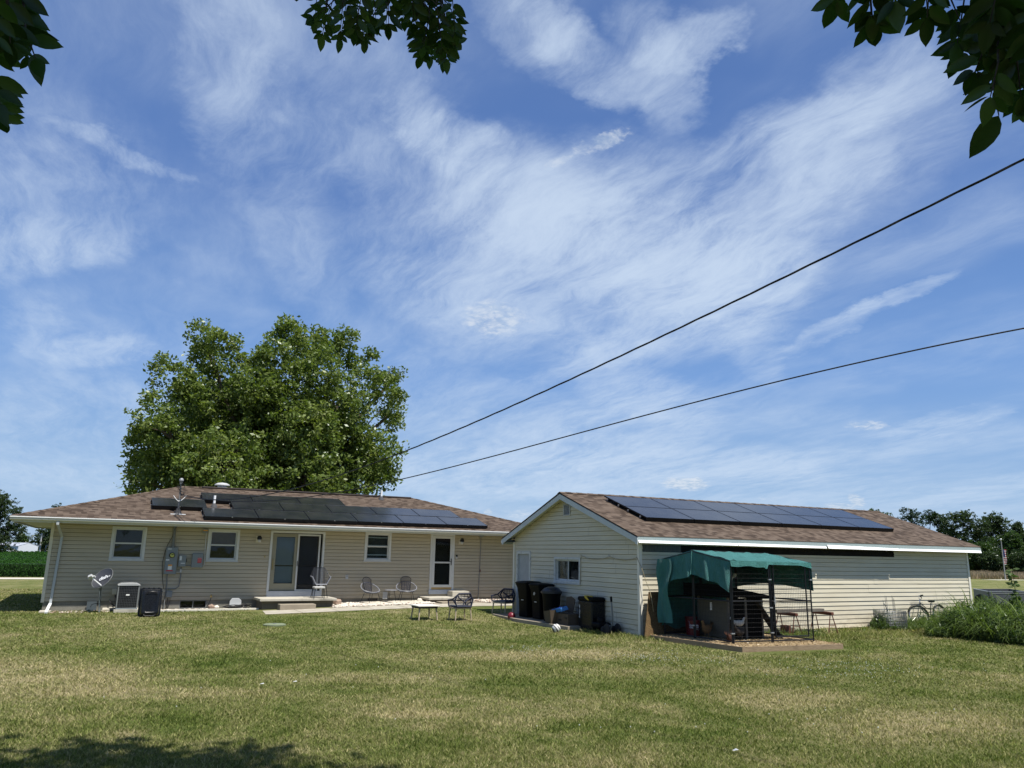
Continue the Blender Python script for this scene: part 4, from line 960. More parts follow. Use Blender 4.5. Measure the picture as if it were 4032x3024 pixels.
# ------------------------------------------------------------------ the garage
GX, GX2, GY, GY2, GZ = 12.50, 26.39, 16.63, 23.62, -.261
GRZ, GRY, GEY, GEY2, GEZ = 3.58, 20.14, 16.28, 23.97, 2.24
GSL = (GRZ-GEZ)/(GRY-GEY)
def build_garage():
    G = thing('detached_garage', 'cream sided garage with brown shingled gable roof beside the house', 'garage', (GX, GY, -.3))
    zr = lambda y: GRZ-abs(y-GRY)*GSL-.10
    dr = [at(u, v, 0, GX) for (u, v) in ((2037, 2170), (2092, 2172))]; D0, D1, DZ = dr[1].y, dr[0].y, 1.815
    W = [at(u, v, 0, GX) for (u, v) in ((2184, 2194), (2288, 2195), (2287, 2301), (2184, 2291))]; w = (W[1].y, W[0].y, (W[2].z+W[3].z)/2, (W[0].z+W[1].z)/2)
    V = [at(u, v, 0, GX) for (u, v) in ((2222, 1983), (2248, 2030))]; vt = (V[1].y, V[0].y, V[1].z, V[0].z)
    Pg = lambda s, o, z: (GX-o, s, z)
    def lim(z):
        d = (GRZ-.10-z)/GSL; return (GRY-d, GRY+d)
    m = MB(); siding(m, GY+.05, GY2-.05, GZ, 3.47, [(D0, D1, GZ-.1, DZ), (w[0]+.02, w[1]-.02, w[2]+.02, w[3]-.02), (vt[0]+.01, vt[1]-.01, vt[2]+.01, vt[3]-.01)], Pg, lim, seed=12)
    siding(m, GY+.05, GY2-.05, GZ, 3.47, [], lambda s, o, z: (GX2+o, s, z), lim, seed=13)
    st = (12.60, 22.60, 1.835, 2.035)
    siding(m, GX+.05, GX2-.05, GZ, 2.10, [st], lambda s, o, z: (s, GY-o, z), seed=14)
    siding(m, GX+.05, GX2-.05, GZ, 2.10, [], lambda s, o, z: (s, GY2+o, z), seed=15)
    m.build('wall', m_siding_g, G, fix=False)
    m = MB(); m.box(GX+.12, GX2-.12, GY+.012, GY+.03, 1.75, 2.14); m.build('bare_sheathing', m_blackhole, G)['label'] = 'dark exposed strip where siding is missing'
    m = MB(); m.box(12.62, 13.9, GY+.004, GY+.011, 1.845, 2.03); m.build('bare_board', mat_wood('grey_bare_board', (.045, .05, .05), (.13, .14, .14), 5, along=(12, 1, 1)), G)
    m = MB()
    for i in range(420): x = 12.6+i*(22.6-12.6)/420; m.box(x, x+.012, GY-.018, GY-.0165, 2.030, 2.046)
    m.build('nailing_trim', m_trim_cream, G); m = MB()
    for i in range(60): x = 12.6+i*.04; m.box(x, x+.02, GY-.018, GY-.0165, 1.826, 1.836)
    m.build('nailing_trim', m_trim_cream, G)
    m = MB()
    for (x, y) in ((GX, GY), (GX2, GY), (GX, GY2), (GX2, GY2)):
        sx = -1 if x == GX else 1; sy = -1 if y == GY else 1; m = MB(); m.box(x+sx*.035, x-sx*.06, y+sy*.035, y-sy*.06, GZ-.02, 2.12); m.build('corner_post', m_trim_cream, G)
    m = MB(); m.box(GX+.01, GX2-.01, GY+.01, GY+.2, -.5, GZ-.004); m.box(GX+.01, GX+.2, GY+.2, GY2, -.5, GZ-.004); m.box(GX2-.2, GX2-.01, GY+.2, GY2, -.5, GZ-.004)
    m.build('foundation', m_conc_d, G)
    # roof: two slopes with rake overhang
    X0, X1 = GX-.33, GX2+.30; th = .022; m = MB(); sl = math.hypot(GRY-GEY, GRZ-GEZ)
    for (ye, s) in ((GEY, 1), (GEY2, -1)):
        q = [(X0, ye, GEZ), (X1, ye, GEZ), (X1, GRY, GRZ), (X0, GRY, GRZ)]
        m.add(q, [(0,1,2,3)], 0, [[(X0, 0), (X1, 0), (X1, sl), (X0, sl)]])
        lo = [(p[0], p[1], p[2]-th) for p in q]
        m.add(q+lo, [(7,6,5,4),(0,4,5,1),(0,3,7,4),(1,5,6,2)], 0, [[(0, 0), (.1, 0), (.1, .05), (0, .05)]]*4)
    roof = m.build('roof', m_shingle, G, fix=False)
    m = MB(); n = int((X1-X0)/.2)
    for i in range(n):
        a, b = X0+i*(X1-X0)/n, X0+(i+1)*(X1-X0)/n+.01; h = .016+.006*(i % 2); dn = -.14*GSL+h
        m.add([(a, GRY-.14, GRZ+dn), (a, GRY, GRZ+h+.004), (a, GRY+.14, GRZ+dn), (b, GRY-.14, GRZ+dn), (b, GRY, GRZ+h+.004), (b, GRY+.14, GRZ+dn)], [(0,3,4,1),(1,4,5,2),(0,1,2),(5,4,3)], 0, [[(i, 0), (i+.2, 0), (i+.2, .14), (i, .14)]]*4)
    m.build('ridge_cap', m_shingle, roof, fix=False)
    # rake boards (left gable visible), soffits
    def rake(xa, xb):
        m = MB(); t, dp = .052, .155; e = .012
        for (ye, s) in ((GEY, 1), (GEY2, -1)):
            z = lambda y, o: GRZ-abs(y-GRY)*GSL-o
            yc = ye
            m.add([(xa, yc, z(yc, t)), (xa, GRY, z(GRY, t)), (xa, GRY, z(GRY, t+dp)), (xa, yc+s*.10, z(yc+s*.10, t+dp)), (xa, yc+s*.09, z(yc, t+dp)-.012), (xa, yc, z(yc, t+dp)-.012),
                   (xb, yc, z(yc, t)), (xb, GRY, z(GRY, t)), (xb, GRY, z(GRY, t+dp)), (xb, yc+s*.10, z(yc+s*.10, t+dp)), (xb, yc+s*.09, z(yc, t+dp)-.012), (xb, yc, z(yc, t+dp)-.012)],
                  [(0,1,2,3,4,5),(11,10,9,8,7,6),(0,5,11,6),(5,4,10,11),(4,3,9,10),(3,2,8,9)])
        m.build('rake_board', plain('pale_grey_fascia', (.50, .54, .54), .55, var=.07, scale=2) if 'pale_grey_fascia' not in MATS else MATS['pale_grey_fascia'], G)
    rake(X0+.01, X0+.035); rake(X1-.035, X1-.01)
    m = MB()
    for (ye, s) in ((GEY+.03, 1), (GEY2-.03, -1)):
        for (xa, xb) in ((X0+.036, GX-.001), (GX2+.001, X1-.036)):
            z = lambda y: GRZ-abs(y-GRY)*GSL-.085
            nseg = 22
            for i in range(nseg):
                y0, y1 = ye+(GRY-ye)*i/nseg, ye+(GRY-ye)*(i+1)/nseg; k = .004*(i % 2)
                m.quad((xa, y0, z(y0)-k), (xb, y0, z(y0)-k), (xb, y1, z(y1)-k), (xa, y1, z(y1)-k))
    m.quad((X0+.04, GEY+.04, 2.10), (X1-.04, GEY+.04, 2.10), (X1-.04, GY+.05, 2.10), (X0+.04, GY+.05, 2.10)); m.quad((X0+.04, GEY2-.04, 2.10), (X1-.04, GEY2-.04, 2.10), (X1-.04, GY2-.05, 2.10), (X0+.04, GY2-.05, 2.10))
    m.build('soffit', plain('garage_soffit', (.56, .57, .49), .6, var=.06), G, fix=False)
    m = MB(); m.box(X0+.036, X1-.036, GEY+.005, GEY+.03, 2.075, 2.222); m.build('fascia', m_fascia_green, G); m = MB(); m.box(X0+.036, X1-.036, GEY2-.03, GEY2-.005, 2.05, 2.195); m.build('fascia', m_fascia_green, G)
    # bright metal strip pieces, tilted outwards at the foot of the fascia, with a step between two lengths
    us = at(3257, 2150, 1, GEY-.02).x
    m = MB()
    def strip(xa, xb, z0a, z1a, z0b, z1b, o):
        y0 = GEY-.004
        m.add([(xa, y0, z1a), (xb, y0, z1b), (xb, y0-o, z0b), (xa, y0-o, z0a), (xa, y0+.008, z1a), (xb, y0+.008, z1b), (xb, y0-o+.01, z0b-.004), (xa, y0-o+.01, z0a-.004)], [(0,1,2,3),(7,6,5,4),(0,3,7,4),(1,5,6,2),(3,2,6,7),(0,4,5,1)])
    strip(X0+.036, 15.6, 2.060, 2.130, 2.055, 2.118, .035); strip(15.62, us-.03, 2.052, 2.122, 2.045, 2.108, .032); strip(us+.02, 22.4, 2.045, 2.150, 2.035, 2.100, .05); strip(22.42, X1-.036, 2.035, 2.100, 2.035, 2.112, .03)
    m.build('fascia_strip', m_bright, G)
    m = MB(); q = at(1974, 2124, 0, X0+.05); yb = GEY2+.0
    m.prism([(yb+.10, 2.17), (yb, 2.17), (yb, 2.08), (yb+.07, 2.08), (yb+.10, 2.11)], X0+.04, X1-.04, axis=0); m.build('gutter', m_bright, G)
    # side door
    m = MB(); m.box(GX-.035, GX+.08, D0, D0+.09, GZ-.03, DZ); m.box(GX-.035, GX+.08, D1-.09, D1, GZ-.03, DZ); m.box(GX-.037, GX+.08, D0+.09, D1-.09, DZ-.09, DZ)
    dd = m.build('side_door', m_white_dirty, G, bevel=.004)
    m = MB(); m.box(GX+.03, GX+.07, D0+.09, D1-.09, GZ, DZ-.09); m.build('leaf', plain('grey_door_paint', (.36, .38, .39), .6, var=.15, scale=5), dd)
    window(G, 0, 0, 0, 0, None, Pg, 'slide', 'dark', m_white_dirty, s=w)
    # gable louvre
    a, b, c, d = vt; m = MB(); m.box(GX-.04, GX+.03, a, a+.035, c, d); m.box(GX-.04, GX+.03, b-.035, b, c, d); m.box(GX-.042, GX+.03, a+.035, b-.035, c, c+.035); m.box(GX-.042, GX+.03, a+.035, b-.035, d-.035, d)
    lv = m.build('gable_vent', m_lightgrey, G); m = MB()
    for i in range(6):
        z = c+.05+i*(d-c-.08)/6; m.add([(GX-.03, a+.035, z), (GX-.03, b-.035, z), (GX+.02, b-.035, z+.045), (GX+.02, a+.035, z+.045), (GX-.026, a+.035, z-.004), (GX-.026, b-.035, z-.004)], [(0,1,2,3),(0,4,5,1)])
    m.build('slat', m_lightgrey, lv); m = MB(); m.box(GX+.03, GX+.04, a, b, c, d); m.build('backing', m_blackhole, lv)
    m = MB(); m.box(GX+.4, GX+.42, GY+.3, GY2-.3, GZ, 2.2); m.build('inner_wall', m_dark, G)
    return G
GARAGE = build_garage()

# ------------------------------------------------------------------ solar panels
def build_panels():
    def proto(w, h, slope, label, group):
        r = thing('solar_panel', label, 'solar panel', (0, 0, 0), group); c, s = math.cos(slope), math.sin(slope); n = Vector((0, -s, c))
        def T(x, t, o): return (x, t*c-o*s, t*s+o*c)
        m = MB(); b = .012
        def bx(x0, x1, t0, t1, o0, o1):
            m.add([T(x0, t0, o0), T(x1, t0, o0), T(x1, t1, o0), T(x0, t1, o0), T(x0, t0, o1), T(x1, t0, o1), T(x1, t1, o1), T(x0, t1, o1)], [(3,2,1,0),(4,5,6,7),(0,1,5,4),(1,2,6,5),(2,3,7,6),(3,0,4,7)])
        bx(0, w, 0, b, -.115, .002); bx(0, w, h-b, h, -.035, .002); bx(0, b, b, h-b, -.035, .002); bx(w-b, w, b, h-b, -.035, .002)
        m.build('frame', m_pframe, r)
        m = MB(); bx(b, w-b, h-b-.004, h-b, .0005, .003); bx(w*.5-.02, w*.5+.02, -.004, .0, -.02, .004); m.build('seam_highlight', m_silver, r) if group.endswith('house roof') else None  # bright silver strips imitate highlights along the panel seams
        m = MB(); m.add([T(b, b, 0), T(w-b, b, 0), T(w-b, h-b, 0), T(b, h-b, 0)], [(0,1,2,3)], 0, [[(0, 0), (w, 0), (w, h), (0, h)]])
        m.add([T(b, b, -.01), T(w-b, b, -.01), T(w-b, h-b, -.01), T(b, h-b, -.01)], [(3,2,1,0)], 0, [[(0, 0), (w, 0), (w, h), (0, h)]]); m.build('glass_face', m_panel, r, fix=False)
        m = MB(); 
        for t in (h*.22, h*.78): bx(-.03, w+.01, t-.02, t+.02, -.085, -.038)
        for x in (w*.2, w*.8):
            for t in (h*.22, h*.78): bx(x-.03, x+.03, t-.04, t+.04, -.145, -.085)
        m.build('rail', m_pframe, r)
        for t in (h*.22, h*.78): m = MB(); bx(-.05, -.025, t-.022, t+.022, -.086, -.036); m.build('rail_end', m_silver, r)
        return r
    hs = (4.10-2.60)/5.03; a = math.atan(hs)
    p = None; W = 1.785
    rows = [(28.16, 3.0, 6, 'bottom row'), (29.32, 4.07, 5, 'middle row'), (29.32, 1.40, 1, ''), (30.44, 3.13, 3, 'top row')]
    nm = ['leftmost', 'second from left', 'third from left', 'fourth from left', 'fifth from left', 'rightmost']
    for (y, x, n, rn) in rows:
        for i in range(n):
            if n == 1: lab = 'single black solar panel set apart left of the house array, behind the mast'
            else:
                k = nm[i] if i < n-1 else 'rightmost'; lab = '%s black solar panel in the %s on the house roof' % (k, rn)
                if n == 3 and i == 1: lab = 'middle black solar panel in the top row on the house roof'
            if p is None: p = proto(W-.02, 1.11*math.sqrt(1+hs*hs), a, lab, 'solar panels on the house roof'); o = p
            else: o = copy_tree(p); o['label'] = lab
            drift = .012*(x+i*W-7)
            o.location = (x+i*W, y+drift*.6, 2.60+(y+drift*.6-28.0)*hs+.15)
    g = None; ga = math.atan(GSL); W = 1.75
    nm = ['leftmost', 'second from left', 'third from left', 'middle', 'third from right', 'second from right', 'rightmost']
    for (y, rn, x0) in ((17.49, 'lower', 13.42), (18.53, 'upper', 13.42)):
        for i in range(6):
            k = nm[i] if i < 3 else nm[i+1]
            lab = '%s black solar panel in the %s row on the garage roof' % (k, rn)
            if g is None: g = proto(W-.02, 1.02*math.sqrt(1+GSL*GSL), ga, lab, 'solar panels on the garage roof'); o = g
            else: o = copy_tree(g); o['label'] = lab
            o.location = (x0+i*W, y, GEZ+(y-GEY)*GSL+.13)
build_panels()
build_ground(); build_far()
#PART2
# ------------------------------------------------------------------ lawn and plants
def build_lawn():
    K = 620000
    r = np.exp(rng.uniform(math.log(6.2), math.log(44), K)); an = YAW+rng.uniform(-.72, .72, K)
    x = r*np.sin(an); y = r*np.cos(an)
    bad = ((x > 12.3) & (x < 26.5) & (y > 16.55) & (y < 23.7)) | ((x > -1.5) & (x < 16.3) & (y > 28.95)) | ((x > 12.5) & (x < 15.7) & (y > 12.78) & (y < 16.1))
    bad |= (x > 4.75) & (x < 14.5) & (y > 25.75+.05*np.sin(x*9)) | ((x > 11.3) & (x < 12.5) & (y > 18.7) & (y < 21.6)) | ((x > 1.3) & (x < 5) & (y > 28.0)) | (y > 46) | ((x > 11.9) & (x < 16) & (y > 23.6))
    x, y, r = x[~bad], y[~bad], r[~bad]; K = len(x)
    z = np.array([gz(a, b) for a, b in zip(x, y)])
    clump = np.sin(x*3.1+1.3*np.sin(y*2.3))*np.cos(y*2.7+1.1*np.sin(x*1.9))
    h = (.020+.020*rng.random(K))*(1+.3*clump)*(1+.004*r); w = (.0022+.0006*r)*rng.uniform(.6, 1.3, K)
    # longer grass left by the mower along the walls and the platform
    edge = ((x > 11.7) & (x < 12.5) & (y > 15.6) & (y < 18.8)) | ((x > 12.3) & (x < 13.1) & (y < 16.6) & (y > 15.7)) | ((x > 15.6) & (x < 26) & (y > 14.2) & (y < 16.5))
    h = np.where((x > 4) & (x < 14) & (y > 24.6), h*.6, h)
    h = np.where(edge, h*rng.uniform(1.3, 3.2, K), h)
    th = rng.uniform(0, 2*PI, K); lean = rng.normal(0, .75, (K, 2))*h[:, None]
    cx, cy = np.cos(th)*w, np.sin(th)*w
    V = np.stack([np.stack([x-cx, y-cy, z-.004], 1), np.stack([x+cx, y+cy, z-.004], 1), np.stack([x+lean[:, 0], y+lean[:, 1], z+h], 1)], 1).reshape(-1, 3)
    o = npmesh('grass', V, np.arange(K*3).reshape(-1, 3), mat_blades(), rnd=rng.random(K), kind='stuff'); o['label'] = 'mown lawn grass with straw coloured patches'; o['category'] = 'grass'
    # clover flowers
    pts = []
    for (u, v, hu, hv, n) in ((2560, 2590, 160, 30, 90), (3350, 2640, 350, 50, 170), (2100, 2560, 180, 22, 50), (2750, 2610, 200, 18, 40), (2900, 2850, 900, 90, 26), (1500, 2700, 900, 90, 14)):
        for _ in range(n):
            p = at(u+random.gauss(0, hu*.5), min(3010, v+random.gauss(0, hv*.5)), 2, -.3)
            if not (12.3 < p.x < 16 and 13 < p.y < 17): pts.append((p.x, p.y, -.3+random.uniform(.035, .06)))
    m = MB()
    for p in pts: m.ball(p, random.uniform(.006, .010), n=5, m=3)
    o = m.build('clover_flowers', plain('clover_white', (.48, .50, .42), .8), kind='stuff', fix=False); o['category'] = 'flowers'; o['label'] = 'tiny white clover flowers scattered through the lawn'

def blades_mesh(name, base, h, w, mat, parent=None, seg=4, droop=.6, kind=None, up=.9):
    """arching leaves: base (K,3), h (K,), w (K,)"""
    K = len(base); th = rng.uniform(0, 2*PI, K); d = np.stack([np.cos(th), np.sin(th), np.zeros(K)], 1); sd = np.stack([-np.sin(th), np.cos(th), np.zeros(K)], 1)
    rows = []
    dr = droop*rng.uniform(.4, 1.4, K)
    for i in range(seg+1):
        t = i/seg; hor = dr*t**1.8*h; ver = h*(up*t-(dr*.55)*t**3)
        c = base+d*hor[:, None]; c = c+np.stack([np.zeros(K), np.zeros(K), ver], 1); ww = w*(1-t)**.7*(.5 if i == 0 else 1)
        rows.append(c-sd*ww[:, None]); rows.append(c+sd*ww[:, None])
    V = np.stack(rows, 1).reshape(-1, 3); n = 2*(seg+1); b = np.arange(K)[:, None]*n
    F_ = np.concatenate([np.stack([b[:, 0]+2*i, b[:, 0]+2*i+1, b[:, 0]+2*i+3, b[:, 0]+2*i+2], 1) for i in range(seg)])
    rn = np.tile(rng.random(K), seg)
    return npmesh(name, V, F_, mat, parent, rnd=rn, kind=kind)

m_weed = mat_leaf('weed_leaf', [(.15, (.035, .065, .014)), (.5, (.085, .130, .030)), (.8, (.15, .20, .065)), (1, (.30, .33, .18))], .35, .015, 1.2)
m_weed_dark = mat_leaf('bush_leaf', [(.15, (.032, .060, .022)), (.5, (.075, .118, .042)), (.9, (.15, .195, .085))], .3, .015, 1.5)
def build_weeds():
    # tall weeds from the cage to the right edge, along and in front of the garage wall
    def patch(name, label, pts, n, hh, w, mat, leafy=0, leafs=.05, droop=.7):
        P = []; H = []
        for (x, y, rx, ry, z, k) in pts:
            m_ = int(n*k); a = rng.uniform(0, 2*PI, m_); r = np.sqrt(rng.random(m_)); px = x+np.cos(a)*r*rx; py = y+np.sin(a)*r*ry
            P.append(np.stack([px, py, np.full(m_, -.31)], 1)); H.append(z*(1.75 if z > .4 else 1.2)*rng.uniform(.25, 1.2, m_)*(1-.35*r**2)*(1+.3*np.sin(px*5.1)*np.cos(py*4.3)))
        P = np.concatenate(P); H = np.concatenate(H)
        ok = ~((P[:, 0] > 12.4) & (P[:, 0] < 26.45) & (P[:, 1] > 16.5)); P, H = P[ok], H[ok]
        o = blades_mesh(name, P, H, w*rng.uniform(.5, 1.3, len(P)), mat, droop=droop, kind='stuff'); o['label'] = label; o['category'] = 'weeds'
        if leafy:
            Q = []
            for (x, y, rx, ry, z, k) in pts:
                m_ = int(leafy*k); a = rng.uniform(0, 2*PI, m_); r = rng.random(m_)**.45; px = x+np.cos(a)*r*rx; py = y+np.sin(a)*r*ry
                Q.append(np.stack([px, py, -.3+rng.random(m_)**.7*z*.98*(1.0-.55*r**3)*(.8+.35*np.sin(px*4.7)*np.sin(py*5.3))], 1))
            Q = np.concatenate(Q); ok = ~((Q[:, 0] > 12.4) & (Q[:, 0] < 26.45) & (Q[:, 1] > 16.5)); Q = Q[ok]
            V, Fc = leafquads(Q, leafs*rng.uniform(.5, 1.3, len(Q)), .2, .45)
            q = npmesh('leafy_weeds', V, Fc, m_weed_dark, rnd=rng.random(len(Fc)), kind='stuff'); q['label'] = 'leafy undergrowth within '+label; q['category'] = 'weeds'
    A = lambda u, v: at(u, v, 2, -.3)
    big = []
    for (u, v, rx, ry, z, k) in ((3760, 2505, .9, .6, .45, .8), (3815, 2492, .9, .7, .70, 1.1), (3860, 2505, 1.2, 1., .90, 1.4), (3940, 2515, 1.2, 1., .80, 1.3), (4020, 2525, 1.2, 1., .75, 1.3), (4100, 2530, 1.5, 1.2, .9, 1.2), (3900, 2470, 1.6, 1.0, .95, 1.0), (4030, 2470, 2., 1.2, .95, 1.2)):
        p = A(u, v); big.append((p.x, p.y, rx, ry, z, k))
    patch('tall_weeds', 'tall arching weeds heaped at the garage\'s far corner', big, 650, 1, .017, m_weed, 6000, .045, 1.1)
    mid = []
    for (u, v, rx, ry, z, k) in ((3590, 2475, .9, .5, .36, 1), (3650, 2470, .9, .6, .42, 1), (3720, 2474, .9, .5, .36, 1), (3780, 2466, .8, .5, .55, 1), (3540, 2480, .7, .4, .32, .7)):
        p = A(u, v); mid.append((p.x, p.y, rx, ry, z, k))
    patch('low_weeds', 'broad bladed weeds growing under the leaning bicycle', mid, 620, 1, .011, m_weed, 260, .035, .9)
    cg = at(3485, 2470, 1, 16.0); patch('cage_weeds', 'dark leafy weeds growing up inside the roll of wire fencing', [(cg.x, 16.0, .45, .38, .45, 1)], 160, 1, .010, m_weed, 1500, .04, .5)
    ed = []
    for x in np.arange(15.9, 24, .45): ed.append((x, 16.2-.25*random.random(), .3, .25, random.uniform(.10, .26), 1))
    for x in (12.1, 12.3, 12.7): ed.append((x, 16.1, .25, .2, .2, 1))
    for y in np.arange(16.3, 19.0, .35): ed.append((12.3, y, .14, .22, .16, .6))
    for x in (15.7, 16.1, 16.6, 17.2): ed.append((x, 15.2, .3, .3, .32, 1.2))
    patch('wall_edge_grass', 'long unmown grass fringe at the foot of the garage walls', ed, 110, 1, .007, m_weed)
    hs_ = [(x, 28.55, .25, .12, .12, .5) for x in np.arange(-1.2, 1.3, .4)]
    patch('foundation_weeds', 'small weeds at the foundation by the dish mast', hs_, 90, 1, .006, m_weed)
    # single tall stem at the right edge
    for (u, v, top, lab) in ((4005, 2470, 2245, 'tall broad leaved plant rising at the right edge of the photo'), ):
        p = A(u, v); p = Vector((p.x-1.2, p.y-.75, -.3)); tz = at(u, top, 1, p.y).z; x = at(u, 2400, 1, p.y).x
        g = thing('tall_weed', lab, 'plant', (x, p.y, -.3)); m = MB(); m.tube([(x, p.y, -.3), (x+.03, p.y, tz*.4), (x, p.y, tz)], [.018, .013, .005], 7); m.build('stem', m_weed, g)
        P = []; 
        for z in np.linspace(-.05, tz, 16):
            for _ in range(4):
                a = random.uniform(0, 2*PI); L = random.uniform(.14, .26)
                P.append((x+math.cos(a)*L*.6, p.y+math.sin(a)*L*.6, z+random.uniform(-.05, .05)))
        V, Fc = leafquads(np.array(P), rng.uniform(.09, .16, len(P)), .6, .5); npmesh('leaf', V, Fc, m_weed_dark, g, rnd=rng.random(len(Fc)))

# ------------------------------------------------------------------ overhanging tree near the camera
m_nearleaf = mat_leaf('near_leaf', [(.1, (.014, .030, .008)), (.5, (.028, .058, .014)), (.9, (.055, .095, .022))], .5, .02, 9, (1.2, 1.5, .5))
def leaflet(V, Fs, base, d, n, L, W, rn):
    """pointed oval blade folded slightly along the midrib"""
    d = d.normalized(); s = d.cross(n).normalized(); n = s.cross(d)
    prof = [(0, 0), (.12, .32), (.30, .50), (.50, .50), (.70, .38), (.85, .20), (.93, .08), (1.0, 0)]
    curl = random.uniform(-.12, .16); b = len(V)
    mid = [base+d*L*t-n*(curl*L*t*t) for t, _ in prof]
    for (t, w), c in zip(prof, mid):
        V.append(c); V.append(c+s*W*w+n*W*w*.28); V.append(c-s*W*w+n*W*w*.28)
    for i in range(len(prof)-1):
        a, c = b+3*i, b+3*(i+1)
        Fs.append((a, c, c+1, a+1)); Fs.append((a, a+2, c+2, c))
def spray(V, Fs, ST, tip, dist, u0, v0, du, dv, n=4, L=.06):
    """compound leaf hanging from (u0,v0) towards (u0+du,v0+dv) at a distance"""
    def PT(u, v, dd): r = ray(u, v); return CAM+r.normalized()*dd
    a = PT(u0, v0, dist); b = PT(u0+du, v0+dv, dist*random.uniform(.97, 1.04)); d = (b-a).normalized(); view = (a-CAM).normalized()
    ln = (b-a).length; ST.append((a, a.lerp(b, .5), b))
    for i in range(n):
        t = .25+.7*i/max(1, n-1); c = a+d*ln*t; side = d.cross(view).normalized(); LL = L*random.uniform(.8, 1.12)*(1-.25*(t > .9))
        for s in (-1, 1):
            dd = (d*random.uniform(.55, .85)+side*s*random.uniform(.6, .95)+view*random.uniform(-.55, .55)).normalized()
            nn = (view*-1+Vector((random.uniform(-.7, .7),)*1+(random.uniform(-.7, .7), random.uniform(-.5, .8)))).normalized()
            leaflet(V, Fs, c+dd*.004, dd, nn, LL, LL*random.uniform(.34, .50), 0)
    dd = (d+view*random.uniform(-.3, .3)).normalized(); leaflet(V, Fs, b, dd, (view*-1+Vector((random.uniform(-.4, .4), 0, random.uniform(-.3, .3)))).normalized(), L*.95, L*.45, 0)
def build_near_tree():
    T = thing('overhanging_tree', 'big shade tree behind the viewer whose leafy branch tips hang in at the top', 'tree', (-2.2, -1.6, -.3))
    V = []; Fs = []; ST = []
    # (u, v, du, dv, leaflet pairs) of each hanging compound leaf, by cluster
    centre = [(1330,-60,-60,190,4),(1290,-40,-20,180,4),(1380,-80,-40,230,5),(1430,-60,-30,180,4),(1350,10,-10,110,3),(1440,20,-5,140,4),(1400,-20,30,160,4),(1470,-30,10,110,3),(1250,-60,-10,150,3),
              (1530,-60,0,160,4),(1525,20,-5,75,2),(1580,-70,10,140,4),(1500,-90,60,110,3),(1620,-60,10,150,4),(1660,-40,-10,190,4),(1700,-20,-30,200,4),(1640,60,10,130,4),(1690,70,-35,150,5),(1720,20,20,170,5),(1750,-10,20,200,5),
              (1755,80,5,150,4),(1700,150,-5,70,3),(1760,160,-10,75,3),(1780,-30,10,160,4),(1745,110,50,60,3),(1770,20,30,90,3),(1665,130,-5,80,3),(1610,-90,90,150,4),(1710,-90,40,150,4),(1660,-110,20,150,4),(1560,-110,60,120,4),(1320,-110,60,130,4),(1420,-130,60,130,4),(1150,-70,10,40,1),(1470,60,-5,50,2),(1285,30,-50,40,2)]
    for (u, v, du, dv, n) in centre: spray(V, Fs, ST, 0, random.uniform(2.4, 2.9), u, v, du, dv, n, .050)
    for _ in range(2):
        spray(V, Fs, ST, 0, random.uniform(2.5, 3.0), random.choice([random.uniform(1290, 1440), random.uniform(1620, 1760), random.uniform(1300, 1760)]), random.uniform(-170, -10), random.uniform(-40, 40), random.uniform(90, 150), 4, .056)
    right = [(3420,-90,10,150,3),(3640,-130,10,160,3),(3660,-60,-10,130,3),(3720,-60,60,140,3),(3800,-20,-30,190,3),(3850,60,-70,150,3),(3900,130,-60,150,3),(3950,150,-10,180,3),(3960,40,20,190,4),(3930,250,-30,130,3),(4000,200,20,180,4),(4040,250,10,150,3),(4050,0,20,300,5),
             (3930,-100,30,200,4),(3860,-120,20,160,4),(3990,-60,30,200,4),(3360,-120,-60,110,2),(3880,20,10,140,3),(3990,110,-40,140,3)]
    for (u, v, du, dv, n) in right: spray(V, Fs, ST, 0, random.uniform(1.5, 1.8), u, v, du, dv, n, .050)
    for _ in range(22): spray(V, Fs, ST, 0, random.uniform(1.55, 2.1), random.uniform(3900, 4150), random.uniform(-130, 150), random.uniform(-40, 40), random.uniform(100, 170), 4, .052)
    for (u, v, du, dv, n) in ((3425, -40, 12, 130, 3), (3340, -130, -50, 130, 2), (3505, -130, 20, 130, 2)): spray(V, Fs, ST, 0, 1.6, u, v, du, dv, n, .060)
    leaflet(V, Fs, CAM+ray(3933, 455).normalized()*1.6, (Vector(ray(3845, 582).normalized())-Vector(ray(3933, 455).normalized())), -ray(3900, 500).normalized(), .078, .036, 0)
    ST.append((CAM+ray(3915, 370).normalized()*1.6, CAM+ray(3925, 420).normalized()*1.6, CAM+ray(3933, 455).normalized()*1.6))
    left = [(20,-60,20,230,3),(60,-80,30,190,2),(0,60,-30,150,2),(60,60,60,160,2),(100,120,40,110,1),(-30,150,30,180,2),(-40,260,40,150,3),(-50,330,50,130,3),(-30,400,30,70,3),(30,0,10,150,3),(-20,-60,-10,200,3)]
    for (u, v, du, dv, n) in left: spray(V, Fs, ST, 0, random.uniform(1.35, 1.6), u, v, du, dv, n, .048 if n < 3 else .040)
    for _ in range(5): spray(V, Fs, ST, 0, random.uniform(1.4, 1.8), random.uniform(-60, 60), random.uniform(-160, 20), random.uniform(-30, 40), random.uniform(80, 140), 3, .058)
    Vn = np.array([tuple(v) for v in V]); Fn = np.array(Fs); rn = np.repeat(rng.random(len(Fn)//14+1), 14)[:len(Fn)]
    npmesh('hanging_foliage', Vn, Fn, m_nearleaf, T, rnd=rn)
    m = MB()
    for (a, b, c) in ST: m.tube([a, b, c], [.0016, .0013, .0009], 5)
    # limbs that carry the sprays up to the crown
    top = Vector((-1.6, -.8, 5.2)); m2 = MB()
    m2.tube([(-2.2, -1.6, -.5), (-2.15, -1.55, 1.2), (-2.0, -1.4, 3.2), top, (-1.2, -.2, 7.5), (-.6, .6, 10)], [.34, .26, .23, .19, .12, .04], 12)
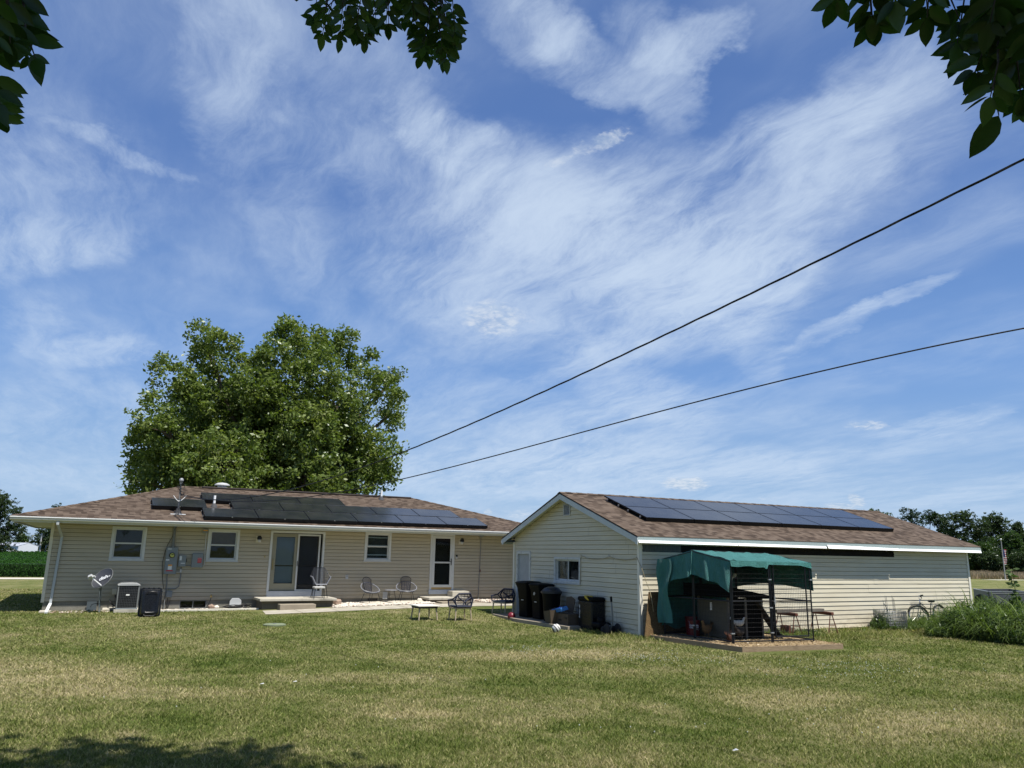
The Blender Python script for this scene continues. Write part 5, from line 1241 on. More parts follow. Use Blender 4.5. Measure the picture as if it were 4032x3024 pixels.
    for (u, v, dd) in ((1350, -260, 2.9), (1680, -250, 2.9), (3950, -260, 2.0), (20, -300, 1.8)):
        e = CAM+ray(u, v).normalized()*dd; mid = top.lerp(e, .55)+Vector((0, 0, 1.3))
        m2.tube([top, mid, e+Vector((0, 0, .35)), e], [.09, .05, .016, .006], 7)
        for (a, b, c) in ST:
            if (a-e).length < .75: m.tube([e, e.lerp(a, .6)+Vector((0, 0, .04)), a], [.004, .003, .0016], 5)
    m.build('foliage_stems', m_bark_d, T); 
    lob = [(-1.2, 1.6, 10.4, 2.6, 2.6, 1.7), (.9, 1.2, 11.0, 2.2, 2.2, 1.5), (2.4, .4, 10.4, 2.0, 2.0, 1.5), (-3.4, 1.8, 9.6, 2.5, 2.4, 1.7), (-2, -1.5, 10.8, 3.2, 3.0, 2.0), (1.2, -2.0, 10., 3.0, 2.8, 2.0), (-4.8, -1, 9, 2.5, 2.5, 2), (3.6, -2.4, 8.6, 2.4, 2.4, 1.8),
           (2.0, 3.9, 10.3, 1.1, 1.25, 1.0), (1.1, 4.2, 10.4, .9, 1.2, 1.0), (2.9, 3.5, 10.3, 1.0, 1.2, .9), (3.8, 2.3, 10.2, 1.1, 1.1, .9), (.3, 3.9, 10.0, 1.2, 1.4, 1.0), (2.2, 2.4, 10.4, 2.2, 1.6, 1.1),
           (0, -.9, 6.4, 2.2, 1.3, 1.1), (1.8, -1.2, 5.6, 1.6, 1.2, .9), (-1.6, -1.0, 7.4, 2.0, 1.5, 1.2), (.7, .2, 7.6, 1.6, 1.2, 1.)]
    P, C_, r_ = crown_points(lob, 2300, 16, .5); V_, F_ = leafquads(P, .15*rng.uniform(.6, 1.2, len(P)), .3)
    npmesh('crown', V_, F_, leafmat('dark'), T, rnd=rng.random(len(F_)))
    for l in lob:
        e = Vector(l[:3]); st = top if l[2] < 8.2 else Vector((-1.2, -.2, 7.5)); m2.tube([st, st.lerp(e, .5)+Vector((0, 0, .4)), e], [.09, .05, .02], 6)
    m2.build('trunk', m_bark_d, T, smooth=True)

# ------------------------------------------------------------------ wires and roof mast
def build_mast_wires():
    b = rp(700, 2022); bx, by = b.x, b.y; top = at(716, 1893, 1, by)
    g = thing('service_mast', 'grey metal power mast with weatherhead standing on the house roof slope', 'power mast', (bx, by, b.z))
    m = MB(); m.tube([(bx, by, b.z-.45), (bx, by, top.z)], .027, 10); m.build('pole', plain('dull_steel', (.20, .20, .20), .6, .3), g, smooth=True)
    m = MB(); m.lathe([(.17, -.03), (.10, .05), (.06, .16), (.045, .18)], (bx, by, b.z), 14); m.build('rubber_boot', plain('mast_boot', (.02, .02, .022), .7), g, smooth=True)
    m = MB(); m.box(bx-.24, bx+.24, by-.16, by-.13, b.z-.04, b.z-.015); m.build('flashing', m_bright, g)
    m = MB(); m.lathe([(.045, -.12), (.055, -.02), (.075, 0), (.07, .05), (.04, .085), (.001, .095)], (bx, by-.02, top.z), 12); m.build('weatherhead', plain('weathered_zinc', (.28, .29, .30), .5, .3), g, smooth=True)
    att = Vector((bx+.03, by-.03, top.z-.50)); m = MB()
    R_ = random.Random(5)
    for k in range(3):
        pts = [(bx, by-.06, top.z-.03)]
        for j in range(1, 7): t = j/7; pts.append((bx+R_.uniform(-.07, .09)*(1+math.sin(PI*t))+.02, by-.05+R_.uniform(-.06, .03), top.z-.03-(top.z-att.z)*t))
        pts.append(tuple(att)); m.tube(pts, .010, 5)
    m.build('service_leads', m_cable, g)
    m = MB(); pts = [(bx-.19+.03*math.sin(i), by-.03, att.z-.02-.14*math.sin(PI*i/12)+.10*(i/12-.5)*(1 if i > 6 else -1.2)) if False else (bx-.20+.42*i/12, by-.04, att.z-.08-.13*math.sin(PI*i/12)+.16*(abs(i/12-.4))**1.1) for i in range(13)]
    m.tube(pts, .012, 6); m.build('bare_loop', m_bright, g)
    m = MB(); m.tube([(bx+.03, by-.12, b.z), (bx-.10, by-.35, b.z-.08), (bx-.02, by-.6, b.z-.16), (bx+.04, 27.95, 2.62)], .008, 5); m.tube([(bx-.03, by-.12, b.z), (bx-.14, by-.3, b.z-.07), (bx-.06, by-.62, b.z-.16), (bx+.03, 27.96, 2.62)], .008, 5); m.build('roof_cable', m_cable, g)
    # the two overhead lines: direction fixed in plan, height read along it
    def line(name, label, E_plan, samples, rad, twist, att):
        A2 = Vector((att.x, att.y)); d = (Vector(E_plan)-A2).normalized(); nrm = Vector((-d.y, d.x)); pts = []
        for (u, v) in samples: p = hit(u, v, (A2.x, A2.y, 0), (nrm.x, nrm.y, 0)); pts.append(((Vector((p.x, p.y))-A2).dot(d), p.z))
        s = np.array([0]+[a for a, _ in pts]); z = np.array([att.z]+[b_ for _, b_ in pts])
        co = np.polyfit(s, z, 3, w=np.array([30]+[1.0/(1+.05*a) for a, _ in pts])); smax = s.max()*1.6
        slope_end = np.polyval(np.polyder(co), s.max())
        P = []; n = 260
        for i in range(n+1):
            ss = smax*i/n; zz = np.polyval(co, ss) if ss <= s.max() else np.polyval(co, s.max())+slope_end*(ss-s.max())
            q = A2+d*ss; P.append(Vector((q.x, q.y, zz)))
        P[0] = Vector(att)
        o = thing(name, label, 'overhead wire', tuple(att)); m = MB()
        if twist:
            for k in range(3):
                Q = []
                for i, p in enumerate(P):
                    a = i*.62+k*2*PI/3; off = nrm.to_3d()*math.cos(a)*rad*.9+Vector((0, 0, math.sin(a)*rad*.9)); Q.append(p+off)
                m = MB(); m.tube(Q, rad*.72, 6); m.build('strand', m_cable, o)
        else: m.tube(P, rad, 6); m.build('strand', m_cable, o)
    S = 4032/2212
    w1 = [(1000,1954.7),(1106,1933),(1258.6,1900),(1522,1808),(1100*S,882*S),(1300*S,783*S),(1500*S,690*S),(1700*S,593*S),(1900*S,498*S),(2100*S,403*S),(4032,634)]
    w2 = [(1179,1961),(1311,1944.8),(1500,1910.6),(1000*S,996*S),(1200*S,942*S),(1500*S,878*S),(1800*S,805*S),(2000*S,754*S),(4032,1272)]
    e1 = CAM+ray(4032, 632)*7.2; e2 = CAM+ray(4032, 1272)*11.5
    line('power_line', 'thick twisted black power cable rising steeply from the roof mast to the upper right', (e1.x, e1.y), w1, .0085, True, att)
    line('telephone_line', 'thin black cable below the twisted one running from the roof mast to the right', (e2.x, e2.y), w2, .0125, False, att+Vector((0, 0, .04)))

# ------------------------------------------------------------------ things on and by the house wall
def build_house_things():
    Y = HY-.012
    def box_from(u0, v0, u1, v1, d): a, b = H_(u0, v0), H_(u1, v1); return a.x, b.x, Y-d, Y, b.z, a.z
    # main panel with the meter
    g = thing('meter_panel', 'tall grey electric panel with a round meter and several stickers', 'electric panel', (2.16, Y, .85))
    x0, x1, y0, y1, z0, z1 = 1.975, 2.345, Y-.14, Y, .85, 1.735
    m = MB(); m.box(x0, x1, y0, y1, z0, z1); m.build('cabinet', m_grey_box, g, bevel=.012)
    m = MB(); m.box(x0+.02, x1-.02, y0-.004, y0-.0005, z0+.03, (z0+z1)/2-.01); m.box(x0+.02, x1-.02, y0-.004, y0-.0005, (z0+z1)/2+.01, z1-.03); m.build('cover', m_grey_box, g)
    q = H_(676, 2186); m = MB(); m.lathe([(.088, 0), (.088, .03), (.075, .06), (.07, .075)], (q.x+.0, y0-.004, q.z), 24, axis='Y'); mt = m.build('meter', m_black, g, smooth=True)
    m = MB(); m.lathe([(.066, .078), (.001, .083)], (q.x, y0-.004, q.z), 24, axis='Y'); m.build('dial', m_meter, mt)
    m = MB(); m.box(q.x-.03, q.x+.045, y0-.092, y0-.088, q.z+.012, q.z+.032); m.build('display', m_black, mt)
    m = MB(); m.box(2.08, 2.20, y0-.008, y0-.005, 1.0, 1.12); m.build('white_sticker', m_label_white, g); m = MB(); m.box(2.08, 2.20, y0-.008, y0-.005, 1.122, 1.17); m.build('orange_sticker', m_label_orange, g)
    m = MB(); m.box(2.03, 2.24, y0-.008, y0-.005, .95, .985); m.build('red_sticker', m_label_red, g); m = MB(); m.box(1.99, 2.10, y0-.008, y0-.005, 1.30, 1.34); m.build('name_sticker', m_label_white, g)
    m = MB(); m.box(2.02, 2.14, y0-.008, y0-.005, 1.67, 1.695); m.build('top_sticker', m_label_white, g)
    # mast conduit from the soffit, feed conduits
    g2 = thing('service_conduit', 'dark thick conduit running from the soffit into the meter panel', 'conduit', (2.17, Y, 1.73)); m = MB(); m.tube([(2.17, Y-.05, 2.45), (2.17, Y-.05, 1.75)], .045, 10); m.build('pipe', m_pipe_grey, g2, smooth=True); m = MB(); m.lathe([(.06, 0), (.06, .05)], (2.17, Y-.05, 1.737), 12); m.build('coupling', m_pipe_grey, g2)
    g = thing('disconnect_switch', 'small grey disconnect box between the meter panel and the larger box', 'electric box', (2.5, Y, 1.1)); x0, x1, y0, y1, z0, z1 = box_from(705, 2187, 729, 2231, .11)
    m = MB(); m.box(x0, x1, y0, y1, z0, z1); m.build('cabinet', m_grey_box, g, bevel=.008); m = MB(); m.box(x0+.02, x0+.085, y0-.003, y0-.0005, z1-.16, z1-.02); m.build('white_sticker', m_label_white, g); m = MB(); m.box(x0+.07, x1-.03, y0-.003, y0-.0005, z0+.10, z0+.125); m.build('name_plate', m_label_white, g)
    m = MB(); m.box(x1+.0, x1+.02, y0+.02, y0+.06, z1-.22, z1-.1); m.build('lever', m_black, g)
    g = thing('combiner_box', 'larger grey plastic electric box with a red warning label', 'electric box', (3.0, Y, 1.06)); x0, x1, y0, y1, z0, z1 = box_from(757, 2178, 795, 2235, .14)
    m = MB(); m.box(x0, x1, y0, y1, z0, z1); m.build('cabinet', m_grey_box, g, bevel=.03, seg=3); m = MB(); m.box(x1-.18, x1-.055, y0-.003, y0-.0005, z0+.16, z0+.33); lb = m.build('red_label', m_label_red, g)
    text_mesh('lettering', 'CAUTION', .030, m_text_white, lb, ((x1-.1175), y0-.004, z0+.31), (1, 0, 0), (0, 0, 1), .0005)
    m = MB()
    for i in range(5): m.box(x1-.165, x1-.07, y0-.0045, y0-.0035, z0+.19+i*.02, z0+.197+i*.02)
    m.build('label_lines', plain('pink_print', (.7, .3, .3), .5), lb)
    m = MB()
    for i in range(9): z = z0+.03+i*(z1-z0-.06)/8; m.box(x0-.018, x0, Y-.13, Y-.10, z-.010, z+.010)
    m.build('hinge_tabs', m_grey_box, g)
    g = thing('orange_striped_box', 'small grey box with an orange band fixed high beside the window', 'junction box', (3.15, Y, 2.25)); x0, x1, y0, y1, z0, z1 = box_from(799, 2081, 817, 2099, .10)
    m = MB(); m.box(x0, x1, y0, y1, z0, z1); m.build('cabinet', m_grey_box, g, bevel=.006); m = MB(); m.box(x0+.005, x1-.005, y0-.004, y0-.001, z0+.07, z0+.105); m.build('orange_band', m_label_orange, g)
    def conduit(name, label, pts, r, mat=m_pipe_grey): 
        g = thing(name, label, 'conduit', tuple(pts[0])); m = MB(); m.tube(pts, r, 8); m.build('pipe', mat, g, smooth=True); return g
    a, b, c = H_(812, 2099), H_(806, 2180), H_(801, 2228)
    conduit('wall_conduit', 'thin pale conduit running down from the orange banded box beside the window', [(a.x, Y-.03, a.z), (b.x, Y-.03, b.z), (c.x+.02, Y-.03, c.z+.04), (c.x-.02, Y-.03, c.z), (c.x-.06, Y-.03, c.z)], .012, m_white)
    a, b = H_(731, 2227), H_(757, 2227); conduit('link_conduit', 'short grey conduit joining the two electric boxes', [(a.x-.02, Y-.04, a.z), (b.x+.02, Y-.04, b.z)], .016)
    pts = [H_(713, 2232), H_(711, 2262), H_(707, 2290), H_(702, 2310), H_(690, 2318), H_(660, 2318)]
    conduit('bent_conduit', 'grey conduit bending from the disconnect box down towards the lower box', [(p.x, Y-.035, p.z) for p in pts], .018)
    m = MB(); q = H_(711, 2247); g = thing('conduit_fitting', 'white bodied conduit fitting under the disconnect box', 'fitting', (q.x, Y, q.z)); m.box(q.x-.03, q.x+.03, Y-.08, Y-.005, q.z-.06, q.z+.05); m.build('body', m_lightgrey, g, bevel=.01)
    m = MB(); m.tube([(2.33, Y-.04, q.z-.05), (q.x-.02, Y-.04, q.z-.05)], .014, 8); m.build('stub_pipe', m_lightgrey, g)
    conduit('panel_conduit', 'straight grey conduit dropping from the meter panel to the ground', [(H_(658, 2262).x, Y-.03, .86), (H_(654, 2318).x, Y-.03, .36), (H_(651, 2340).x, Y-.03, .2), (H_(646, 2376).x, Y-.03, -.3)], .018)
    g = thing('telephone_box', 'small blue grey utility box low on the wall below the meter panel', 'utility box', (2.2, Y, .1)); x0, x1, y0, y1, z0, z1 = box_from(655, 2327, 676, 2351, .08)
    m = MB(); m.box(x0, x1, y0, y1, z0, z1); m.build('cabinet', m_grey_box, g, bevel=.01); m = MB(); m.tube([(x0+.07, Y-.03, z0), (x0+.06, Y-.03, -.29)], .01, 6); m.tube([(x0+.13, Y-.03, z0), (x0+.14, Y-.03, z0-.08), (x0+.10, Y-.03, -.28)], .007, 6); m.build('cable', m_cable, g)
    pts = [rp(700, 2030)]; pts = [(2.2, 27.9, 2.55), (2.19, 28.3, 2.44), (2.15, Y-.03, 2.30)]+[(H_(u, v).x, Y-.02, H_(u, v).z) for (u, v) in ((679, 2112), (660, 2145), (648, 2178), (639, 2215), (638, 2250), (640, 2285), (644, 2318))]
    g = thing('hanging_cable', 'black cable looping down the wall left of the meter panel', 'cable', (2.1, Y, 1.5)); m = MB(); m.tube(pts, .008, 6); m.build('cord', m_cable, g)
    # garage side cable on the house wall
    g = thing('cable_drop', 'thin grey conduit down the house wall near the garage with a box on top', 'conduit', (13.8, Y, -.2)); a, b = H_(1893, 2112), H_(1881, 2364); m = MB(); m.tube([(a.x, Y-.02, a.z), (b.x, Y-.02, b.z)], .014, 6); m.build('pipe', m_pipe_grey, g)
    m = MB(); m.box(a.x-.07, a.x+.09, Y-.09, Y, a.z-.02, a.z+.11); m.build('box', m_grey_box, g, bevel=.006); q = H_(1888, 2247); m = MB(); m.box(q.x-.018, q.x+.018, Y-.045, Y-.005, q.z-.05, q.z+.05); m.build('red_clamp', m_red, g)
    # lamps
    def lamp(u, v, lab):
        q = H_(u, v); r = thing('wall_lamp', lab, 'lamp', (q.x, Y, q.z), 'lamps on the house wall')
        m = MB(); m.box(q.x-.09, q.x+.09, Y-.02, Y, q.z-.11, q.z+.11); m.build('mounting_plate', m_trim_tan, r, bevel=.005)
        m = MB(); m.lathe([(.045, .13), (.085, .07), (.085, 0), (.05, -.01)], (q.x+.01, Y-.11, q.z-.01), 16); m.tube([(q.x, Y-.02, q.z+.06), (q.x, Y-.11, q.z+.07)], .03, 8); m.build('hood', m_blackmetal, r, smooth=True)
        m = MB(); m.ball((q.x+.01, Y-.11, q.z-.04), .055, .055, .075); m.build('globe', m_lightgrey, r, smooth=True)
    lamp(1018, 2123, 'outdoor wall lamp left of the sliding patio door'); lamp(1814, 2132, 'outdoor wall lamp right of the storm door')
    q = H_(1797, 2192); g = thing('doorbell', 'small doorbell with a black face right of the storm door', 'doorbell', (q.x, Y, q.z)); m = MB(); m.box(q.x-.035, q.x+.035, Y-.03, Y, q.z-.07, q.z+.07); m.build('body', m_lightgrey, g, bevel=.006); m = MB(); m.box(q.x-.035, q.x+.035, Y-.04, Y-.0305, q.z+.0, q.z+.07); m.build('camera_face', m_black, g)
    for (u, v, nm, lab) in ((1365, 2272, 'outlet_cover', 'small outlet cover on the wall right of the patio door'), (1042, 2191, 'switch_plate', 'tiny dark plate on the siding left of the patio door'), (1515, 2345, 'dryer_vent', 'pale louvred vent cover low on the wall behind the little round table')):
        q = H_(u, v); w, h = {'outlet_cover': (.05, .075), 'switch_plate': (.012, .045), 'dryer_vent': (.09, .13)}[nm]
        g = thing(nm, lab, 'wall plate', (q.x, Y, q.z)); m = MB(); m.box(q.x-w, q.x+w, Y-.03, Y, q.z-h, q.z+h); m.build('plate', m_brass if nm == 'switch_plate' else m_lightgrey, g, bevel=.005)
        if nm == 'outlet_cover': m = MB(); m.box(q.x-.018, q.x+.018, Y-.036, Y-.0305, q.z+.015, q.z+.05); m.build('socket', m_pipe_grey, g)
        if nm == 'dryer_vent':
            m = MB()
            for i in range(4): z = q.z-h+.05+i*.055; m.box(q.x-w+.015, q.x+w-.015, Y-.04, Y-.0305, z, z+.008)
            m.build('slat', m_lightgrey, g)
    q = H_(830, 2346); g = thing('garden_tap', 'garden tap with short black hose low on the wall', 'tap', (q.x, Y, q.z)); m = MB(); m.tube([(q.x, Y, q.z), (q.x, Y-.08, q.z), (q.x, Y-.10, q.z-.05)], .018, 8); m.ball((q.x, Y-.05, q.z+.03), .03, .03, .014); m.build('valve', m_brass, g)
    e = gp(815, 2392); m = MB(); m.tube([(q.x, Y-.10, q.z-.05), (q.x-.02, Y-.11, q.z-.15), (q.x-.08, Y-.14, q.z-.28), (q.x-.15, Y-.2, -.28)], .014, 8); m.build('hose', m_cable, g)
    # grey cover by the window corner (bird feeder like bracket near the downspout)
    # satellite dish
    base = gp(392, 2402); by = 28.15; bxx = at(392, 2402, 1, by).x; g = thing('satellite_dish', 'dark grey satellite dish on a short pole, tilted up, beside the air conditioner', 'satellite dish', (bxx, by, -.3))
    q = at(396, 2310, 1, by); m = MB(); m.tube([(bxx, by, -.35), (q.x, by, q.z)], .03, 10); m.build('pole', m_silver, g, smooth=True)
    c = at(403, 2276, 1, by-.05); axis = Vector((-.56, -.52, .58)).normalized(); cc = Vector(c)
    # reflector: shallow bowl around the axis, taller than wide
    xu = Vector((0, 0, 1)); sx = axis.cross(xu).normalized(); sy = sx.cross(axis); sx = -sx if sx.x < 0 else sx
    rot = math.radians(30); ex = sx*math.cos(rot)+sy*math.sin(rot); ey = -sx*math.sin(rot)+sy*math.cos(rot)
    m = MB(); vs = []; fs = []; nr, na = 8, 36
    for j in (0, 1):
        for i in range(nr+1):
            r_ = i/nr
            for k in range(na):
                t = 2*PI*k/na; rr = r_; dep = .085*(r_*r_-1)-.012*j; vs.append(cc+ex*(.34*rr*math.cos(t))+ey*(.38*rr*math.sin(t))+axis*dep)
    for j in (0, 1):
        o = j*(nr+1)*na
        for i in range(nr):
            for k in range(na): q4 = (o+i*na+k, o+i*na+(k+1) % na, o+(i+1)*na+(k+1) % na, o+(i+1)*na+k); fs.append(q4 if j else q4[::-1])
    o = (nr+1)*na
    for k in range(na): fs.append((nr*na+k, nr*na+(k+1) % na, o+nr*na+(k+1) % na, o+nr*na+k))
    m.add(vs, fs); m.build('reflector', m_dish, g, smooth=True)
    m = MB(); m.tube([cc+ex*(.34*math.cos(2*PI*k/36))+ey*(.38*math.sin(2*PI*k/36)) for k in range(36)], .007, 6, closed=True); m.build('rim', m_pipe_grey, g, smooth=True)
    text_mesh('logo', 'dish', .20, m_text_white, g, cc+ex*.0+ey*.05-axis*.052, ex, ey, .002, .9, True); text_mesh('logo_suffix', 'HD', .08, m_text_white, g, cc+ex*.20+ey*.02-axis*.045, ex, ey, .002, .9)
    foot = cc-ey*.30-axis*.02; head = cc+axis*.36-ey*.16-ex*.14; m = MB(); m.beam(foot, head, .035, .03); m.build('feed_arm', m_bright, g, bevel=.004)
    m = MB(); m.obox(head, ex*.06, ey*.045, axis*.05); m.build('receiver', m_lightgrey, g, bevel=.008)
    m = MB()
    for s in (-1, 0, 1): h2 = head+ex*.085*s; m.tube([h2-axis*.02, h2-axis*.09], [.028, .034], 12)
    m.build('feed_horn', m_lightgrey, g, smooth=True)
    m = MB(); m.tube([cc-axis*.10, (q.x, by, q.z-.03)], .03, 8); m.box(q.x-.04, q.x+.04, by-.05, by+.05, q.z-.12, q.z+.04); m.build('bracket', m_pipe_grey, g)
    m = MB(); m.tube([foot, (bxx-.04, by-.05, .12), (bxx+.01, by-.05, 0), (bxx-.03, by-.04, .02-.06), (bxx-.14, by-.06, -.02), (bxx-.24, by-.02, -.06), (bxx-.27, by, -.14)], .009, 6); m.build('cable', m_cable, g)
    # air conditioner
    L, Rr = gp(452, 2407), gp(541, 2405); y0 = 27.92; x0 = at(455, 2395, 1, y0).x; x1 = at(541, 2393, 1, y0).x; zt = at(470, 2307, 1, y0).z; zb = -.20; y1 = y0+.72
    g = thing('air_conditioner', 'grey outdoor air conditioner with wire grille beside the black tub', 'air conditioner', ((x0+x1)/2, (y0+y1)/2, -.3))
    m = MB(); m.box(x0-.05, x1+.08, y0-.05, y1+.05, -.32, zb-.004); m.build('pad', m_conc, g, bevel=.01)
    m = MB(); m.box(x0+.035, x1-.035, y0+.035, y1-.035, zb+.01, zt); m.build('coil', plain('dark_coil', (.012, .012, .014), .6, .2), g)
    m = MB(); m.box(x0, x1, y0, y1, zb, zb+.04); m.build('base_pan', m_grey_box, g, bevel=.006)
    for (x, y) in ((x0, y0), (x1-.03, y0), (x0, y1-.03), (x1-.03, y1-.03)):
        m = MB(); m.box(x, x+.03, y, y+.03, zb+.056, zt-.001); m.build('corner_post', m_pipe_grey, g)
    m = MB(); n1, n2 = 13, 13
    for i in range(1, n1): x = x0+(x1-x0)*i/n1; m.box(x-.002, x+.002, y0+.002, y0+.009, zb+.06, zt-.001)
    for j in range(1, n2): z = zb+.05+(zt-zb-.05)*j/n2; m.box(x0+.03, x1-.03, y0+.0, y0+.006, z-.002, z+.002)
    for i in range(1, n1): y = y0+(y1-y0)*i/n1; m.box(x0+.002, x0+.009, y-.0035, y+.0035, zb+.06, zt-.001)
    for j in range(1, n2): z = zb+.05+(zt-zb-.05)*j/n2; m.box(x0, x0+.006, y0+.03, y1-.03, z-.0035, z+.0035)
    m.build('wire_grille', m_wire, g, fix=False)
    m = MB(); m.prism([(x0-.015, zt), (x1+.015, zt), (x1+.015, zt+.03), (x1-.10, zt+.075), (x0+.10, zt+.075), (x0-.015, zt+.03)], y0-.015, y1+.015, axis=1)
    m.build('top_cover', plain('ac_top_paint', (.34, .35, .35), .45, var=.08), g, bevel=.008)
    m = MB(); cx, cy = (x0+x1)/2, (y0+y1)/2
    for r in (.06, .11, .16, .21, .25): m.tube([(cx+r*math.cos(2*PI*k/28), cy+r*math.sin(2*PI*k/28), zt+.09) for k in range(28)], .004, 5, closed=True)
    for k in range(8): m.tube([(cx, cy, zt+.095), (cx+.26*math.cos(PI*k/4), cy+.26*math.sin(PI*k/4), zt+.085)], .004, 5)
    m.build('fan_guard', m_pipe_grey, g); m = MB(); m.box(cx-.06, cx+.04, y0-.006, y0-.001, zt-.30, zt-.255); m.build('name_plate', m_label_white, g)
    m = MB(); bx0 = at(443, 2320, 1, HY-.1).x; m.box(bx0, bx0+.14, HY-.1, HY-.012, .20, .38); m.build('disconnect', m_trim_tan, g, bevel=.008)
    m = MB(); m.tube([(bx0+.1, HY-.06, .2), (bx0+.12, HY-.1, .0), (bx0+.2, y1+.1, -.12), (x0+.1, y1-.03, -.05)], .018, 7); m.tube([(bx0-.05, HY-.03, .02), (bx0-.02, HY-.12, -.05), (bx0+.1, y1+.05, -.15), (x0+.15, y1-.03, -.1)], .022, 7); m.build('line_set', m_cable, g)
    # splash block and stones at the downspout
    e = gp(172, 2415); g = thing('splash_block', 'small concrete splash block under the white downspout end', 'block', (e.x, e.y, -.3)); m = MB(); m.box(e.x-.14, e.x+.16, e.y+.02, e.y+.5, -.3, -.24); m.build('block', m_conc, g, bevel=.015)
    e = gp(424, 2405); g = thing('paving_slab', 'tilted pale paving slab between the dish pole and the air conditioner', 'slab', (e.x, e.y, -.3)); m = MB(); m.obox((e.x+.03, e.y+.15, -.25), (.19, 0, .01), (0, .16, .03), (0, -.004, .025)); m.build('slab', m_conc, g, bevel=.006)
    e = gp(358, 2390); g = thing('blue_board', 'blue grey board leaning on the foundation behind the dish pole', 'board', (-.15, 28.9, -.3)); a, b = H_(343, 2372), H_(382, 2372); m = MB(); m.box(a.x, b.x, HY-.10, HY-.06, -.3, -.01); m.build('board', plain('blue_grey_board', (.07, .09, .10), .7), g)
    # black tub on end
    a, b = gp(545, 2432), gp(628, 2433); yb = a.y; w = b.x-a.x; ht = at(560, 2318, 1, yb+.1).z+.3
    g = thing('plastic_tub', 'big black plastic tub stood on end on the lawn beside the air conditioner', 'tub', ((a.x+b.x)/2, yb+.2, -.3))
    prof = [(.0, 0.0), (.015, .03)]; x0, x1, z0, z1 = a.x-.02, b.x+.04, -.3, -.3+ht; m = MB()
    def ring(ins, y, r, n=5):
        pts = []
        for (cx, cz, st) in ((x1-ins-r, z0+ins+r, -90), (x1-ins-r, z1-ins-r, 0), (x0+ins+r, z1-ins-r, 90), (x0+ins+r, z0+ins+r, 180)):
            for k in range(n): t = math.radians(st+90*k/(n-1)); pts.append((cx+r*math.cos(t), y+.14*((cz+r*math.sin(t))-z0)/(z1-z0)*1., cz+r*math.sin(t)))
        return pts
    rings = [ring(0, yb+.34, .07), ring(-.005, yb+.30, .07), ring(0, yb+.285, .07), ring(.035, yb+.28, .07), ring(.05, yb+.12, .07), ring(.075, yb+.04, .08), ring(.125, yb+.012, .07), ring(.145, yb+.016, .06), ring(.16, yb+.035, .06)]
    vs = [p for r_ in rings for p in r_]; n = len(rings[0]); fs = [(i*n+k, i*n+(k+1) % n, (i+1)*n+(k+1) % n, (i+1)*n+k) for i in range(len(rings)-1) for k in range(n)]; fs.append(tuple((len(rings)-1)*n+k for k in range(n))); fs.append(tuple(range(n))[::-1])
    m.add(vs, fs); m.build('body', m_blackgloss, g, smooth=True)
    m = MB(); zc = lambda f: z0+(z1-z0)*f; yy = lambda f: yb+.03+.14*f
    for f in (.09, .86): m = MB(); m.tube([(x0+.14, yy(f), zc(f)), (x0+.2, yy(f)-.012, zc(f)-.03*(1 if f < .5 else -1)), (x1-.2, yy(f)-.012, zc(f)-.03*(1 if f < .5 else -1)), (x1-.14, yy(f), zc(f))], .014, 6); m.build('moulded_rib', m_blackgloss, g, smooth=True)
    m = MB()
    for i in range(4):
        x = x0+.1+i*(x1-x0-.2)/3; m.box(x-.025, x+.025, yb+.42, yb+.50, z1-.01, z1+.012)
    m.build('rim_lug', m_black, g)
    # long pale timber edging from the conditioner to the porch
    g = thing('edging_timber', 'long pale edging board on the ground from the black tub to the porch', 'edging', (3, 28.2, -.3)); m = MB()
    a, b, c = at(660, 2402, 2, -.27), at(865, 2398, 2, -.27), at(1024, 2392, 2, -.27); m.beam((a.x-.3, 28.03, -.27), (3.05, 28.03, -.27), .09, .07); m.beam((3.06, 28.03, -.268), (5.0, 28.02, -.262), .09, .07); m.build('board', plain('bleached_timber', (.58, .55, .47), .8, var=.1, scale=6), g, bevel=.008)
    # folded chair/stool and hose heap
    q = at(930, 2394, 1, 28.5); g = thing('garden_hose', 'tangled black hose heaped against the foundation left of the porch', 'hose', (q.x, 28.45, -.3)); pts = []
    for i in range(90):
        t = i*.42; rx = .26+.10*math.sin(i*.7); pts.append((q.x+.05+rx*math.cos(t)*1.2+.1*math.sin(i*.21), 28.42+.16*math.sin(t), -.27+.07*abs(math.sin(i*.33))+.0012*i*abs(math.cos(t*.5))))
    pts += [(q.x+.55, 28.35, -.27), (q.x+.9, 28.4, -.27)]; m = MB(); m.tube(pts, .014, 6); m.build('hose', m_cable, g, smooth=True)
    g = thing('hose_reel', 'faded plastic hose hanger standing behind the hose heap', 'hose reel', (q.x, 28.75, -.3)); m = MB(); m.prism([(q.x-.20, -.3), (q.x+.20, -.3), (q.x+.19, -.02), (q.x+.10, .06), (q.x-.12, .06), (q.x-.19, -.04)], 28.76, 28.80, axis=1); m.build('back_plate', m_lightgrey, g, bevel=.01); m = MB(); m.box(q.x-.22, q.x+.22, 28.66, 28.755, -.24, -.17); m.build('tray', m_white, g, bevel=.01)
    q = gp(632+0, 2400)

